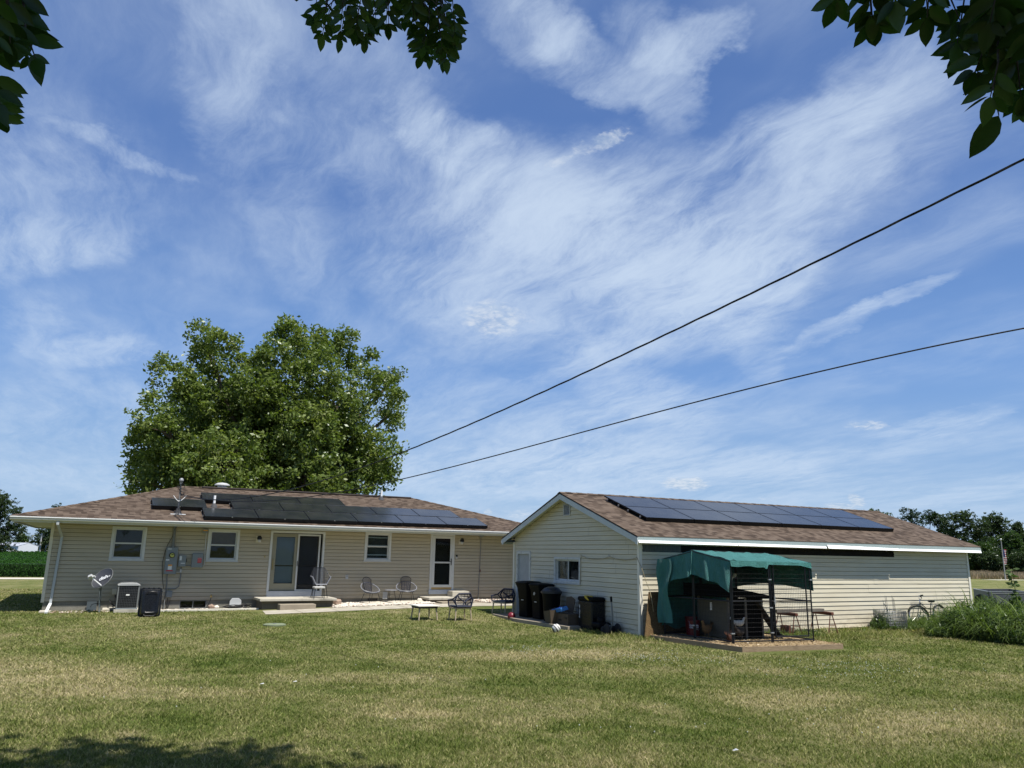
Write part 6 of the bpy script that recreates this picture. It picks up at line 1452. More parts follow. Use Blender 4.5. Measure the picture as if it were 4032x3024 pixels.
# ------------------------------------------------------------------ porch, walk, gravel
def build_paths():
    g = thing('patio_porch', 'concrete porch slab on blocks below the sliding door', 'porch', (6.27, 28.4, -.3))
    m = MB(); m.box(4.97, 7.60, 27.72, 29.02, .0, .085); m.build('top_slab', m_conc, g, bevel=.012)
    m = MB(); m.box(5.08, 7.50, 27.86, 29.015, -.4, -.003); m.build('block_base', m_block, g)
    g = thing('porch_step', 'low concrete step block in front of the patio porch', 'step', (6.3, 27.2, -.3)); a, b = gp(1115, 2408), gp(1267, 2405); m = MB(); m.box(a.x-.02, b.x, 27.22, 27.66, -.35, -.075); m.build('block', m_conc_d, g, bevel=.015)
    # second porch
    zt = .02; a = at(1694, 2354, 2, zt); b = at(1789, 2357, 2, zt); y = 27.95
    a = at(1690, 2354, 1, y); b = at(1790, 2355, 1, y); z = a.z
    g = thing('door_porch', 'small concrete porch below the storm door', 'porch', (a.x, y, -.2)); x1 = at(1873, 2330, 1, 28.7).x
    m = MB(); m.box(a.x, b.x+.55, y, 29.0, z-.085, z); m.build('top_slab', m_conc, g, bevel=.012); m = MB(); m.box(a.x+.1, b.x+.45, y+.12, 29.0, -.4, z-.088); m.build('block_base', m_block, g)
    p = at(1780, 2328, 1, 28.5); q = at(1846, 2331, 1, 28.5); g = thing('stepping_block', 'pale square cap block at the right of the storm door porch', 'block', (p.x, 28.5, -.2)); m = MB(); m.box(p.x, q.x, 28.45, 28.98, z+.004, p.z); m.build('block', m_conc, g, bevel=.01)
    p = at(1742, 2371, 1, 27.2); q = at(1866, 2373, 1, 27.2); g = thing('lower_step', 'long low concrete step before the storm door porch', 'step', (p.x, 27.2, -.2)); m = MB(); m.box(p.x-.02, q.x, 27.2, 27.75, -.4, p.z); m.build('block', m_conc_d, g, bevel=.012)
    # walk: row of slabs following the ground
    def sheet(pts, dz, name, mat, nx=14, ny=3, kind='structure'):
        (x0, y0), (x1, y1), (x2, y2), (x3, y3) = pts; V = []; F_ = []
        for j in range(ny+1):
            for i in range(nx+1):
                s, t = i/nx, j/ny; x = (x0*(1-s)+x1*s)*(1-t)+(x3*(1-s)+x2*s)*t; y = (y0*(1-s)+y1*s)*(1-t)+(y3*(1-s)+y2*s)*t; V.append((x, y, gz(x, y)+dz))
        for j in range(ny):
            for i in range(nx): a = j*(nx+1)+i; F_.append((a, a+1, a+nx+2, a+nx+1))
        m = MB(); m.add(V, F_); o = m.build(name, mat, kind=kind, fix=False); return o
    t = NT('walk_concrete'); P = t.pos(); s = t.n('ShaderNodeSeparateXYZ'); t.L.new(P, s.inputs[0]); j = t.m('LESS_THAN', t.m('FRACT', t.m('DIVIDE', s.outputs[0], 1.2)), .018); a_ = t.noise(P, 2.5, 7, .65)
    cc = t.ramp(a_, [(.3, (.30, .27, .21)), (.7, (.46, .43, .36))]); cc = t.mix(j, cc, (.08, .07, .05)); t.bsdf(cc, .9, 0, .2, t.bump(t.noise(P, 50, 3, .6), .3, .005))
    sheet([(4.85, 25.85), (14.4, 25.95), (14.4, 27.2), (5.0, 27.3)], .012, 'concrete_walk', t.mat)
    sheet([(7.4, 27.2), (14.6, 27.25), (15.4, 29.0), (7.4, 29.0)], .006, 'gravel_bed', plain('gravel_soil', (.26, .22, .17), .95, var=.3, scale=12))
    a = at(1447, 2384, 1, 27.75); 
    g = thing('stone_slab', 'pale flagstone slabs under the two round cord chairs', 'slab', (9.8, 28.2, -.2)); 
    for (x0, x1) in ((8.78, 9.66), (9.68, 11.10)): m = MB(); zz = gz((x0+x1)/2, 28); m.box(x0, x1, 27.85, 28.95, zz-.02, zz+.055); m.build('slab', plain('slab_stone', (.56, .51, .42), .85, var=.12, scale=5), g, bevel=.01)
    # gravel stones
    rs = random.Random(3); protos = []
    V = []; F_ = []; base = MB(); base.ball((0, 0, 0), 1, 1, 1, 7, 5); bv = np.array(base.v); bf = base.f; k = 0
    cols = []
    VV = []; FF = []
    m = MB()
    for i in range(5200):
        x, y = rs.uniform(7.45, 15.2), rs.uniform(27.28, 28.98)
        if 8.75 < x < 11.15 and y > 27.83: continue
        if 11.2 < x < 13.3 and y > 27.1: continue
        r = rs.uniform(.018, .042); j = bv*np.array([r*rs.uniform(.8, 1.4), r*rs.uniform(.7, 1.2), r*rs.uniform(.5, .8)]); an = rs.uniform(0, PI); ca, sa = math.cos(an), math.sin(an)
        j = np.stack([j[:, 0]*ca-j[:, 1]*sa, j[:, 0]*sa+j[:, 1]*ca, j[:, 2]], 1)+np.array([x, y, gz(x, y)+.012+rs.uniform(0, .03)])
        m.add([tuple(q) for q in j], bf, 1 if (rs.random() < (.12 if x < 11.3 else .5)) else 0)
    o = m.build('gravel', [m_stone, m_stone_b], kind='stuff', fix=False, smooth=True); o['label'] = 'pale river gravel bed between the walk and the house wall'; o['category'] = 'gravel'
    for (u, v, r, lab, mt) in ((1328, 2372, .13, 'rounded pinkish boulder at the right corner of the patio porch', m_stone_b), (1652, 2365, .09, 'pale boulder beside the storm door porch', m_stone), (832, 2390, .09, 'brownish rock at the foundation beside the basement window', m_stone_b), (852, 2391, .07, 'smaller flat rock between the basement window and the hose', m_stone), (965, 2388, .07, 'pale stone lying on the edging beside the hose heap', m_stone)):
        q = at(u, v, 1, 28.3 if u > 1000 else 28.45); g = MB(); g.ball(q, r*1.2, r, r, 12, 8); 
        g.v = [(x+.1*r*math.sin(9*y/r), y+.1*r*math.sin(7*z/r), z+.12*r*math.sin(5*x/r)) for x, y, z in g.v]; o = g.build('rock', mt, smooth=True); tag(o, lab, 'rock')
    # small rubble along the left foundation
    m = MB()
    for i in range(700):
        x, y = rs.uniform(1.35, 4.9), rs.uniform(28.1, 28.98); r = rs.uniform(.015, .035); m.ball((x, y, -.295), r*1.3, r, r*.7, 6, 4, mi=rs.choice([0, 0, 1]))
    for i in range(150):
        x, y = rs.uniform(-1.3, .5), rs.uniform(28.2, 28.98); r = rs.uniform(.015, .03); m.ball((x, y, -.295), r*1.3, r, r*.7, 6, 4, mi=rs.choice([0, 1, 1]))
    o = m.build('rubble', [m_stone, m_stone_b], kind='stuff', fix=False, smooth=True); o['label'] = 'small stones along the house foundation'; o['category'] = 'stones'
    m = MB(); m.quad((1.3, 28.06, -.296), (4.95, 28.06, -.296), (4.95, 29.0, -.296), (1.3, 29.0, -.296)); m.build('foundation_soil', plain('bare_soil', (.12, .095, .07), .95, var=.3), kind='structure')
    q = gp(1081, 2463); g = thing('septic_lid', 'round pale green lid set flush in the lawn', 'lid', (q.x, q.y, q.z)); m = MB(); m.lathe([(.001, .045), (.26, .045), (.30, .035), (.30, -.02)], (q.x, q.y, q.z), 28); m.build('lid', plain('pale_green_lid', (.17, .20, .12), .7), g, smooth=True); m = MB(); m.lathe([(.05, .046), (.05, .056), (.001, .056)], (q.x, q.y, q.z), 12); m.build('knob', m_pipe_grey, g)
    for (u, v, lab) in ((1030, 2695, 'largest white paper scrap on the lawn, left of the other two'), (1160, 2686, 'small white scrap between the two other scraps on the lawn'), (2895, 2957, 'white leaf scrap on the lawn in front of the kennel side')):
        q = at(u, v, 2, -.27); m = MB(); m.add([(q.x-.03, q.y-.012, -.262), (q.x+.035, q.y-.018, -.258), (q.x+.028, q.y+.02, -.25), (q.x-.022, q.y+.022, -.264)], [(0,1,2,3)]); o = m.build('paper_scrap', m_white, fix=False); tag(o, lab, 'litter', 'paper scraps on the lawn')
    # pad beside the garage
    g = thing('concrete_pad', 'cracked concrete pad beneath the bins along the garage wall', 'slab', (11.9, 20, -.3)); m = MB(); m.add([(11.42, 21.55, -.3), (11.62, 18.75, -.3), (12.46, 18.7, -.3), (12.46, 23.4, -.3), (11.6, 23.4, -.3), (11.42, 21.55, -.2), (11.62, 18.75, -.2), (12.46, 18.7, -.2), (12.46, 23.4, -.2), (11.6, 23.4, -.2)], [(5,6,7,8,9),(0,5,9,4),(0,1,6,5),(1,2,7,6),(2,3,8,7),(3,4,9,8)]); m.build('slab', m_conc_d, g, bevel=.01)

# ------------------------------------------------------------------ furniture
def make_round_chair(label, loc, rz):
    r = thing('cord_chair', label, 'chair', (0, 0, 0), 'round cord chairs')
    # hoop: tilted ring open to the front (-y)
    N = 40; hoop = []
    for k in range(N):
        t = 2*PI*k/N; x = .39*math.sin(t); s = -math.cos(t); y = .10+.27*s; z = .50+.34*(s*.5+.5)*1.0-.10+.02*math.cos(2*t); hoop.append(Vector((x, y, z-.06)))
    m = MB(); m.tube(hoop, .014, 7, closed=True); m.build('hoop', m_chair_pale, r, smooth=True)
    seat = [Vector((.24*math.sin(2*PI*k/N), .02-.20*math.cos(2*PI*k/N), .33)) for k in range(N)]
    m = MB(); m.tube(seat, .010, 6, closed=True); m.build('seat_ring', m_blackmetal, r, smooth=True)
    m = MB()
    for k in range(0, N*2):
        a = hoop[(k//2) % N].lerp(hoop[(k//2+1) % N], .5*(k % 2)); b = seat[(k//2) % N].lerp(seat[(k//2+1) % N], .5*(k % 2)); m.tube([a, a.lerp(b, .55)+Vector((0, .02, -.03)), b], .0032, 4, cap=False)
    for k in range(15): x = -.22+.44*k/14; w = math.sqrt(max(0, .24**2-x*x))*.20/.24; m.tube([(x, .02-w, .33), (x, .02+w, .33)], .0035, 4)
    m.build('cords', m_rope_grey, r)
    # upright inner back frame
    f = [(-.15, .20, .34), (-.20, .33, .80), (-.12, .36, .87), (0, .37, .89), (.12, .36, .87), (.20, .33, .80), (.15, .20, .34)]
    m = MB(); m.tube(f, .012, 7); m.tube([f[0], f[-1]], .012, 7); m.build('back_frame', m_blackmetal, r, smooth=True)
    m = MB()
    for k in range(1, 17): s = k/17; x0, x1 = -.15+.3*s, -.20+.4*s; zt = .80+.085*math.sin(PI*s); m.tube([(x0, .20, .34), (x1, .33+.035*math.sin(PI*s), zt)], .004, 4)
    m.build('back_cords', m_navy, r)
    for (sx, sy) in ((-1, -1), (1, -1), (-1, 1), (1, 1)):
        m = MB(); m.tube([(sx*.19, .03+sy*.16, .33), (sx*.26, .05+sy*.26, 0)], .010, 7); m.build('leg', m_blackmetal, r, smooth=True)
    r.location = loc; r.rotation_euler.z = rz; return r
def hexback_pts(w0, w1, w2, z0, z1, z2, y0, y1, y2): return [(-w0, y0, z0), (-w1, y1, z1), (-w2, y2, z2), (w2, y2, z2), (w1, y1, z1), (w0, y0, z0)]
def make_rope_armchair(label, loc, rz):
    """navy woven rope armchair on pale wooden legs; front faces -y"""
    r = thing('rope_armchair', label, 'chair', (0, 0, 0), 'navy rope armchairs')
    m = MB(); m.box(-.27, .27, -.25, .25, .36, .40); m.build('seat_frame', m_wood_pale, r, bevel=.01)
    m = MB(); m.box(-.255, .255, -.25, .24, .402, .455); m.build('seat_cushion', plain('grey_cushion', (.10, .11, .13), .9), r, bevel=.02)
    fr = [(-.28, -.24, .42), (-.30, -.26, .60), (-.31, .10, .64), (-.20, .27, .80), (.20, .27, .80), (.31, .10, .64), (.30, -.26, .60), (.28, -.24, .42)]
    m = MB(); m.tube(fr, .022, 8); m.tube([(-.30, .10, .62), (-.24, .27, .44), (.24, .27, .44), (.30, .10, .62)], .018, 8); m.tube([fr[0], (-.28, .2, .42), (-.24, .27, .44)], .016, 6); m.tube([fr[-1], (.28, .2, .42), (.24, .27, .44)], .016, 6); m.build('rope_frame', m_navy, r, smooth=True)
    m = MB()
    for k in range(26):
        s = k/25; m.tube([(-.24+.48*s, .27, .44), (-.20+.40*s, .27+.012*math.sin(k), .80)], .0042, 4, cap=False)
    for k in range(5): z = .46+.07*k; m.tube([(-.26, .262, z), (.26, .262, z)], .0042, 4)
    for sx in (-1, 1):
        for k in range(14): s = k/13; y = -.24+.46*s; m.tube([(sx*.285, y, .43), (sx*.305, y-.01, .60+.035*s)], .0042, 4)
    m.build('rope_weave', m_navy, r)
    m = MB(); m.tube([(-.22, .285, .70), (0, .29, .56), (.22, .285, .72)], .02, 6); m.tube([(-.12, .285, .66), (.05, .29, .50)], .02, 6); m.build('cross_strap', m_navy, r)
    for (sx, sy) in ((-1, -1), (1, -1), (-1, 1), (1, 1)):
        m = MB(); m.tube([(sx*.24, sy*.21, .37), (sx*.27, sy*.25, 0)], [.024, .016], 10); m.build('leg', m_wood_pale, r, smooth=True)
    m = MB(); m.tube([(-.19, .275, .81), (.19, .275, .81), (.30, .24, .63), (.24, .27, .43), (-.24, .27, .43), (-.30, .24, .63)], .026, 8, closed=True); m.build('back_rim', m_navy, r, smooth=True)
    r.location = loc; r.rotation_euler.z = rz; return r
def build_furniture():
    z = gz(9.2, 28.3)+.055
    p = at(1468, 2370, 1, 28.35); z1 = p.z
    make_round_chair('round cord chair on the slab below the small window, nearer the patio door', (at(1462, 2368, 1, 28.4).x, 28.4, gz(9.2, 28.3)+.055), math.radians(22))
    a = bpy.data.objects
    c2 = copy_tree(next(o for o in a if o.name == 'cord_chair')); c2['label'] = 'round cord chair on the slab nearer the storm door'
    c2.location = (at(1600, 2366, 1, 28.45).x, 28.45, gz(10.8, 28.3)+.055); c2.rotation_euler.z = math.radians(-10)
    x = at(1538, 2366, 1, 28.5).x; zz = gz(10, 28.5)+.055; g = thing('side_table', 'little round table with thin black legs between the cord chairs', 'table', (x, 28.5, zz))
    m = MB(); m.lathe([(.001, .40), (.235, .40), (.24, .41), (.235, .42), (.001, .42)], (x, 28.5, zz), 28); m.build('top', m_chair_pale, g, smooth=True)
    for k in range(3): t = math.radians(90+120*k); m = MB(); m.tube([(x+.12*math.cos(t), 28.5+.12*math.sin(t), zz+.40), (x+.20*math.cos(t), 28.5+.20*math.sin(t), zz)], .009, 6); m.build('leg', m_blackmetal, g)
    # hexagonal pale chair stacked over a small stool on the porch
    y = 28.2; x = at(1256, 2350, 1, y).x; zp = .085; g = thing('hexagon_chair', 'pale hexagonal cord chair standing on the patio porch', 'chair', (x, y, zp))
    fr = [(-.19, .05, .47), (-.335, -.06, .70), (-.31, .12, .74), (-.19, .22, 1.02), (.19, .22, 1.02), (.31, .12, .74), (.335, -.06, .70), (.19, .05, .47)]
    W = lambda q: (x+q[0], y+q[1], zp+q[2])
    m = MB(); m.tube([W((-.19, -.2, .46)), W((-.33, -.22, .72)), W((-.335, .05, .74))], .017, 7); m.tube([W((.19, -.2, .46)), W((.33, -.22, .72)), W((.335, .05, .74))], .017, 7); m.tube([W((-.2, -.22, .46)), W((.2, -.22, .46))], .02, 7); m.build('arm_rim', m_chair_pale, g, smooth=True)
    m = MB(); m.tube([W(q) for q in ((-.335, .05, .74), (-.19, .22, 1.03), (.19, .22, 1.03), (.335, .05, .74))], .015, 7); m.tube([W(q) for q in ((-.2, -.22, .45), (-.2, .2, .43), (.2, .2, .43), (.2, -.22, .45))], .013, 6); m.build('frame', m_blackmetal, g, smooth=True)
    m = MB()
    for k in range(25): s = k/24; m.tube([W((-.19+.38*s, .20, .44)), W((-.19+.38*s, .22, 1.02))], .0045, 4)
    for sx in (-1, 1):
        for k in range(12): s = k/11; m.tube([W((sx*.2, -.2+.4*s, .45)), W((sx*(.33-.14*max(0, s-.5)*2), -.22+.42*s, .73+.28*max(0, s-.5)*2))], .0045, 4)
    for k in range(18): s = k/17; m.tube([W((-.19+.38*s, -.2, .45)), W((-.19+.38*s, .2, .435))], .0045, 4)
    m.build('cords', m_rope_grey, g)
    for (sx, sy) in ((-1, -1), (1, -1), (-1, 1), (1, 1)): m = MB(); m.tube([W((sx*.17, sy*.18, .45)), W((sx*.24, sy*.22, 0))], .011, 6); m.build('leg', m_blackmetal, g)
    g = thing('cord_stool', 'small pale topped stool tucked under the hexagonal chair', 'stool', (x-.12, y-.35, zp)); xs, ys = x-.12, y-.36
    m = MB(); m.box(xs-.19, xs+.19, ys-.16, ys+.16, zp+.33, zp+.40); m.build('seat', plain('woven_pale_seat', (.42, .42, .40), .8), g, bevel=.025, seg=3)
    for (sx, sy) in ((-1, -1), (1, -1), (-1, 1), (1, 1)): m = MB(); m.tube([(xs+sx*.16, ys+sy*.13, zp+.33), (xs+sx*.18, ys+sy*.14, zp)], .010, 6); m.build('leg', m_blackmetal, g)
    # wooden table on the lawn
    g = thing('garden_table', 'low square wooden table standing on the lawn', 'table', (8.96, 22.74, -.3)); cx, cy = 8.96, 22.74; hh = at(1720, 2384, 1, 22.4).z+.3
    m = MB()
    for i in range(5): y0 = cy-.40+i*.162; m.box(cx-.35, cx+.35, y0, y0+.152, -.3+hh-.028, -.3+hh)
    tp = m.build('top', plain('pale_painted_wood', (.66, .62, .55), .6, var=.08, scale=8), g, bevel=.004)
    m = MB(); m.box(cx-.30, cx+.30, cy-.33, cy-.305, -.3+hh-.085, -.3+hh-.030); m.box(cx-.30, cx+.30, cy+.30, cy+.325, -.3+hh-.085, -.3+hh-.030); m.box(cx-.30, cx-.275, cy-.304, cy+.30, -.3+hh-.085, -.3+hh-.030); m.box(cx+.275, cx+.30, cy-.304, cy+.30, -.3+hh-.085, -.3+hh-.030); m.build('apron', m_wood_dark, g)
    for (sx, sy) in ((-1, -1), (1, -1), (-1, 1), (1, 1)): m = MB(); m.tube([(cx+sx*.26, cy+sy*.28, -.3+hh-.03), (cx+sx*.30, cy+sy*.335, -.31)], [.028, .018], 10); m.build('leg', m_wood_pale, g, smooth=True)
    make_rope_armchair('navy rope armchair on the lawn beside the wooden table', (9.98, 22.35, -.3), math.radians(181))
    c = copy_tree(next(o for o in bpy.data.objects if o.name == 'rope_armchair')); c['label'] = 'navy rope armchair in the garage shade by the side door'; q = gp(2002, 2427); c.location = (12.02, 23.45, gz(12, 23.4)); c.rotation_euler.z = math.radians(-64)

# ------------------------------------------------------------------ bins and clutter along the gable wall
def build_bins():
    def bin_(label, loc, rz, h=1.12, w=.30):
        r = thing('wheeled_bin', label, 'rubbish bin', (0, 0, 0), 'black wheeled bins')
        m = MB(); n = 6
        def rg(hw, hd, z, rr=.05):
            P_ = []
            for (cx, cy, st) in ((hw-rr, -hd+rr, -90), (hw-rr, hd-rr, 0), (-hw+rr, hd-rr, 90), (-hw+rr, -hd+rr, 180)):
                for k in range(n): t = math.radians(st+90*k/(n-1)); P_.append((cx+rr*math.cos(t), cy+rr*math.sin(t), z))
            return P_
        R_ = [rg(w*.74, w*.80, .02), rg(w*.76, w*.84, h*.5), rg(w*.80, w*.88, h*.52), rg(w*.86, w*.98, h*.78), rg(w*.98, w*1.16, h*.90), rg(w*1.0, w*1.18, h*.93)]
        vs = [p for q in R_ for p in q]; nn = len(R_[0]); fs = [(i*nn+k, i*nn+(k+1) % nn, (i+1)*nn+(k+1) % nn, (i+1)*nn+k) for i in range(len(R_)-1) for k in range(nn)]+[tuple(range(nn))[::-1], tuple((len(R_)-1)*nn+k for k in range(nn))]
        m.add(vs, fs); m.build('body', m_black, r, smooth=True)
        L = [rg(w*1.06, w*1.24, h*.932), rg(w*1.07, w*1.25, h*.955), rg(w*.9, w*1.05, h*.985), rg(w*.4, w*.5, h)]; m = MB(); vs = [p for q in L for p in q]; fs = [(i*nn+k, i*nn+(k+1) % nn, (i+1)*nn+(k+1) % nn, (i+1)*nn+k) for i in range(len(L)-1) for k in range(nn)]+[tuple(range(nn))[::-1], tuple((len(L)-1)*nn+k for k in range(nn))]
        m.add(vs, fs); m.build('lid', m_black, r, smooth=True)
        m = MB(); m.tube([(-w*.8, w*1.2, h*.90), (-w*.8, w*1.34, h*.92), (w*.8, w*1.34, h*.92), (w*.8, w*1.2, h*.90)], .016, 7); m.build('handle', m_black, r)
        for s in (-1, 1): m = MB(); m.lathe([(.02, -.025), (.12, -.025), (.13, 0), (.12, .025), (.02, .025)], (s*w*.82, w*.8, .13), 18, axis='X'); m.build('wheel', m_tyre, r, smooth=True)
        m = MB(); m.box(-.05, .06, -w*.835, -w*.825, h*.55-.012, h*.55+.012) if False else m.box(-.06, .05, -w*.87, -w*.86, h*.47, h*.485); m.build('printed_mark', m_label_white, r)
        r.location = loc; r.rotation_euler.z = rz; return r
    rz = math.radians(-90+12)
    b1 = bin_('tall black wheeled bin nearest the side door', (12.09, 21.88, -.2), rz, 1.10, .27)
    b2 = copy_tree(b1); b2['label'] = 'black wheeled bin between the first wheeled bin and the round one'; b2.location = (12.11, 21.08, -.2); b2.rotation_euler.z = rz-.05; b2.scale = (.96, .96, .97)
    for ch in [o for o in bpy.data.objects if o.parent == b2 and o.name.startswith('body')]:
        m = MB(); m.lathe([(.03, 0), (.045, .002), (.001, .003)], (b2.location.x, b2.location.y, b2.location.z), 12, axis='Y')
    m = MB(); m.prism([(-.05, -.04), (.02, -.05), (.06, .0), (.03, .05), (-.02, .04)], -.299, -.295, axis=1); em = m.build('emblem', m_silver, None); em.parent = b2; em.location = (0, 0, .78)
    # round bin
    c = (12.06, 20.38, -.2); g = thing('round_bin', 'round black ribbed rubbish bin with a domed lid', 'rubbish bin', c)
    m = MB(); m.lathe([(.22, 0), (.225, .02), (.27, .72), (.29, .76), (.30, .80)], c, 40); 
    m.v = [(c[0]+(x-c[0])*(1+(.018 if int(math.atan2(y-c[1], x-c[0])*20/PI) % 2 else 0)*(z < .5)), c[1]+(y-c[1])*(1+(.018 if int(math.atan2(y-c[1], x-c[0])*20/PI) % 2 else 0)*(z < .5)), z) for x, y, z in m.v]
    m.build('body', m_black, g, smooth=True); m = MB(); m.lathe([(.30, .80), (.325, .80), (.325, .86), (.30, .87), (.22, .945), (.10, .985), (.001, .99)], c, 36); m.build('lid', plain('blue_black_lid', (.014, .017, .026), .35, var=.2), g, smooth=True)
    # folded cardboard boxes, bag, blue package
    c = (11.98, 19.55, -.2); g = thing('cardboard_box', 'dark cardboard box on the pad beside the tote', 'box', c); m = MB(); m.box(11.78, 12.2, 19.0, 19.62, -.2, .10); m.build('carton', m_card, g, bevel=.006); m = MB(); m.box(11.75, 11.779, 19.06, 19.2, -.02, .0); m.box(11.775, 11.779, 19.35, 19.5, -.1, -.06); m.build('print', m_blackmetal, g)
    g = thing('paper_bag', 'open brown paper bag slumped against the round bin', 'bag', (11.75, 19.85, -.2)); m = MB(); m.add([(11.6, 19.62, -.2), (11.88, 19.6, -.2), (11.9, 19.95, -.2), (11.62, 19.98, -.2), (11.55, 19.60, .17), (11.86, 19.52, .20), (11.92, 19.98, .10), (11.58, 20.02, .12)], [(0,1,2,3),(0,1,5,4),(1,2,6,5),(2,3,7,6),(3,0,4,7)]); m.build('paper', m_card, g, fix=False)
    g = thing('open_carton', 'upright opened brown carton flap behind the blue package', 'box', (12.1, 19.7, .1)); m = MB(); m.add([(12.15, 19.30, .10), (12.2, 19.85, .10), (12.22, 19.80, .52), (12.18, 19.45, .56), (12.16, 19.2, .48)], [(0,1,2,3,4)]); m.add([(12.13, 19.30, .10), (12.05, 19.15, .12), (12.05, 19.1, .40), (12.16, 19.2, .48)], [(0,1,2,3)]); m.build('flap', m_card, g, fix=False)
    g = thing('blue_package', 'bright blue printed package lying across the cardboard boxes', 'package', (11.8, 19.5, .15)); m = MB(); m.obox((11.82, 19.52, .19), (.10, -.02, .03), (.02, .30, -.045), (-.02, .01, .05)); m.build('wrapper', m_blue, g, bevel=.01); m = MB(); m.obox((11.76, 19.42, .235), (.035, -.0, .012), (.01, .07, -.01), (-.012, .004, .034)); m.build('printed_shape', m_blue2, g, bevel=.01); m = MB(); m.obox((11.80, 19.86, .15), (.08, -.02, .03), (.01, .06, -.01), (-.02, .01, .045)); m.build('end_flap', m_card, g)
    for i, (y, z) in enumerate(((19.0, .32), (19.0, .26))): pass
    g = thing('white_crate', 'pale stacked plastic trays wedged between the carton and the tote', 'tray', (12.3, 19.05, -.2)); 
    for k in range(4): m = MB(); m.box(12.22, 12.45, 18.86, 19.28, -.15+k*.10, -.07+k*.10); m.build('tray', plain('pale_tray', (.26, .30, .33), .5), g, bevel=.008) if k == 0 else m.build('tray', MATS['pale_tray'], g, bevel=.008)
    # tote with yellow handle
    g = thing('storage_tote', 'tall black storage tote with a yellow pull handle', 'tote', (12.2, 18.55, -.25)); x0, x1, y0, y1, z0, z1 = 12.02, 12.46, 18.16, 18.86, -.27, .60
    m = MB(); m.box(x0, x1, y0, y1, z0, z1-.1); m.build('body', m_blackgloss, g, bevel=.045, seg=4); m = MB(); m.box(x0-.02, x1+.01, y0-.02, y1+.02, z1-.12, z1); m.build('lid', m_black, g, bevel=.05, seg=4)
    m = MB(); m.tube([(x0+.02, y0+.34, z1+.01), (x0-.03, y0+.30, z1+.03), (x0-.06, y0+.14, z1-.03), (x0-.04, y0+.12, z1-.07), (x0-.02, y0+.30, z1-.01)], .018, 8, closed=True); m.build('handle', m_yellow, g, smooth=True)
    m = MB(); m.tube([(x0+.03, y0+.40, z1+.012), (x0-.02, y0+.20, z1+.03), (x0+.12, y0+.16, z1+.02), (x0+.14, y0+.34, z1+.012)], .016, 8, closed=True); m.build('handle', m_yellow, g, smooth=True)
    text_mesh('lettering', 'Armor All', .085, m_text_white, g, (x0-.003, y1-.09, .20), (0, 0, 1), (0, 1, 0), .0015)
    # hand cart with upright handle
    g = thing('push_mower', 'low dark push mower with a single upright handle in the grass', 'mower', (12.1, 17.85, -.3))
    m = MB(); m.box(11.98, 12.38, 17.75, 18.15, -.18, -.03); m.build('deck', m_black, g, bevel=.05, seg=3)
    m = MB(); m.lathe([(.11, 0), (.12, .06), (.09, .12), (.03, .13)], (12.18, 17.95, -.03), 16); m.build('engine', m_black, g, smooth=True)
    for (y, r_) in ((17.45, .14), (17.62, .10)):
        for x in (12.02, 12.36): m = MB(); m.lathe([(.03, -.025), (r_*.9, -.025), (r_, 0), (r_*.9, .025), (.03, .025)], (x, y, -.3+r_), 20, axis='X'); m.build('wheel', m_tyre, g, smooth=True)
    m = MB(); m.tube([(12.2, 17.5, -.12), (12.2, 17.44, .10), (12.2, 17.50, .60)], .022, 8); m.tube([(12.2, 17.5, -.10), (12.2, 18.0, -.08)], .018, 8); m.build('handle', m_pipe_grey, g, smooth=True); m = MB(); m.tube([(12.2, 17.495, .52), (12.2, 17.505, .66)], .03, 8); m.build('grip', m_black, g)
    # balls
    q = at(2018, 2432, 2, -.14); q = (11.55, 21.95, -.17); g = MB(); g.ball(q, .125, n=24, m=14); o = g.build('rubber_ball', plain('dark_red_rubber', (.16, .012, .022), .35, var=.1), smooth=True); tag(o, 'dark red rubber ball in the shade at the corner of the pad', 'ball')
    p = at(2190, 2474, 2, -.19); t = NT('striped_ball'); v = t.mapv(t.obj(), (1, 1, 1), (.6, .5, .3)); w = t.n('ShaderNodeTexWave', wave_type='BANDS'); t.L.new(v, w.inputs[0]); w.inputs['Scale'].default_value = 4.2; w.inputs['Distortion'].default_value = 3.5; w.inputs['Detail'].default_value = 2
    t.bsdf(t.mix(t.mr(w.outputs['Fac'], .62, .66, 0, 1), (.72, .72, .70), (.10, .10, .10)), .5); g = thing('sports_ball', 'white ball with dark curved markings on the grass by the pad', 'ball', (p.x, p.y, -.19)); m = MB(); m.ball((p.x, p.y, -.19), .115, n=24, m=14); m.build('shell', t.mat, g, smooth=True)
    # rope along the wall
    g = thing('clothes_rope', 'tan rope strung along the gable wall and down over the board', 'rope', (GX, 18, 1.6)); pts = []
    base = [(2283, 2300), (2286, 2225), (2288, 2188), (2320, 2201), (2355, 2203), (2380, 2199), (2400, 2192), (2425, 2201), (2455, 2207), (2480, 2204), (2508, 2196)]
    for (u, v) in base: q = at(u, v, 0, GX-.05); pts.append((q.x, q.y, q.z))
    for (u, v) in ((2528, 2240), (2544, 2290), (2560, 2330)): q = at(u, v, 1, GY-.12-.1*(v-2240)/90); pts.append(tuple(q))
    for (u, v) in ((2568, 2372), (2573, 2410), (2582, 2440), (2588, 2460)): q = at(u, v, 1, 16.28); pts.append(tuple(q))
    m = MB(); m.tube(pts, .008, 6); m.build('rope', m_rope, g)
    m = MB()
    for (u, v) in ((2288, 2185), (2401, 2188), (2509, 2194)): q = at(u, v, 0, GX-.03); m.tube([(GX, q.y, q.z), (q.x-.04, q.y, q.z), (q.x-.04, q.y, q.z+.03)], .006, 5)
    m.build('hook', m_silver, g)

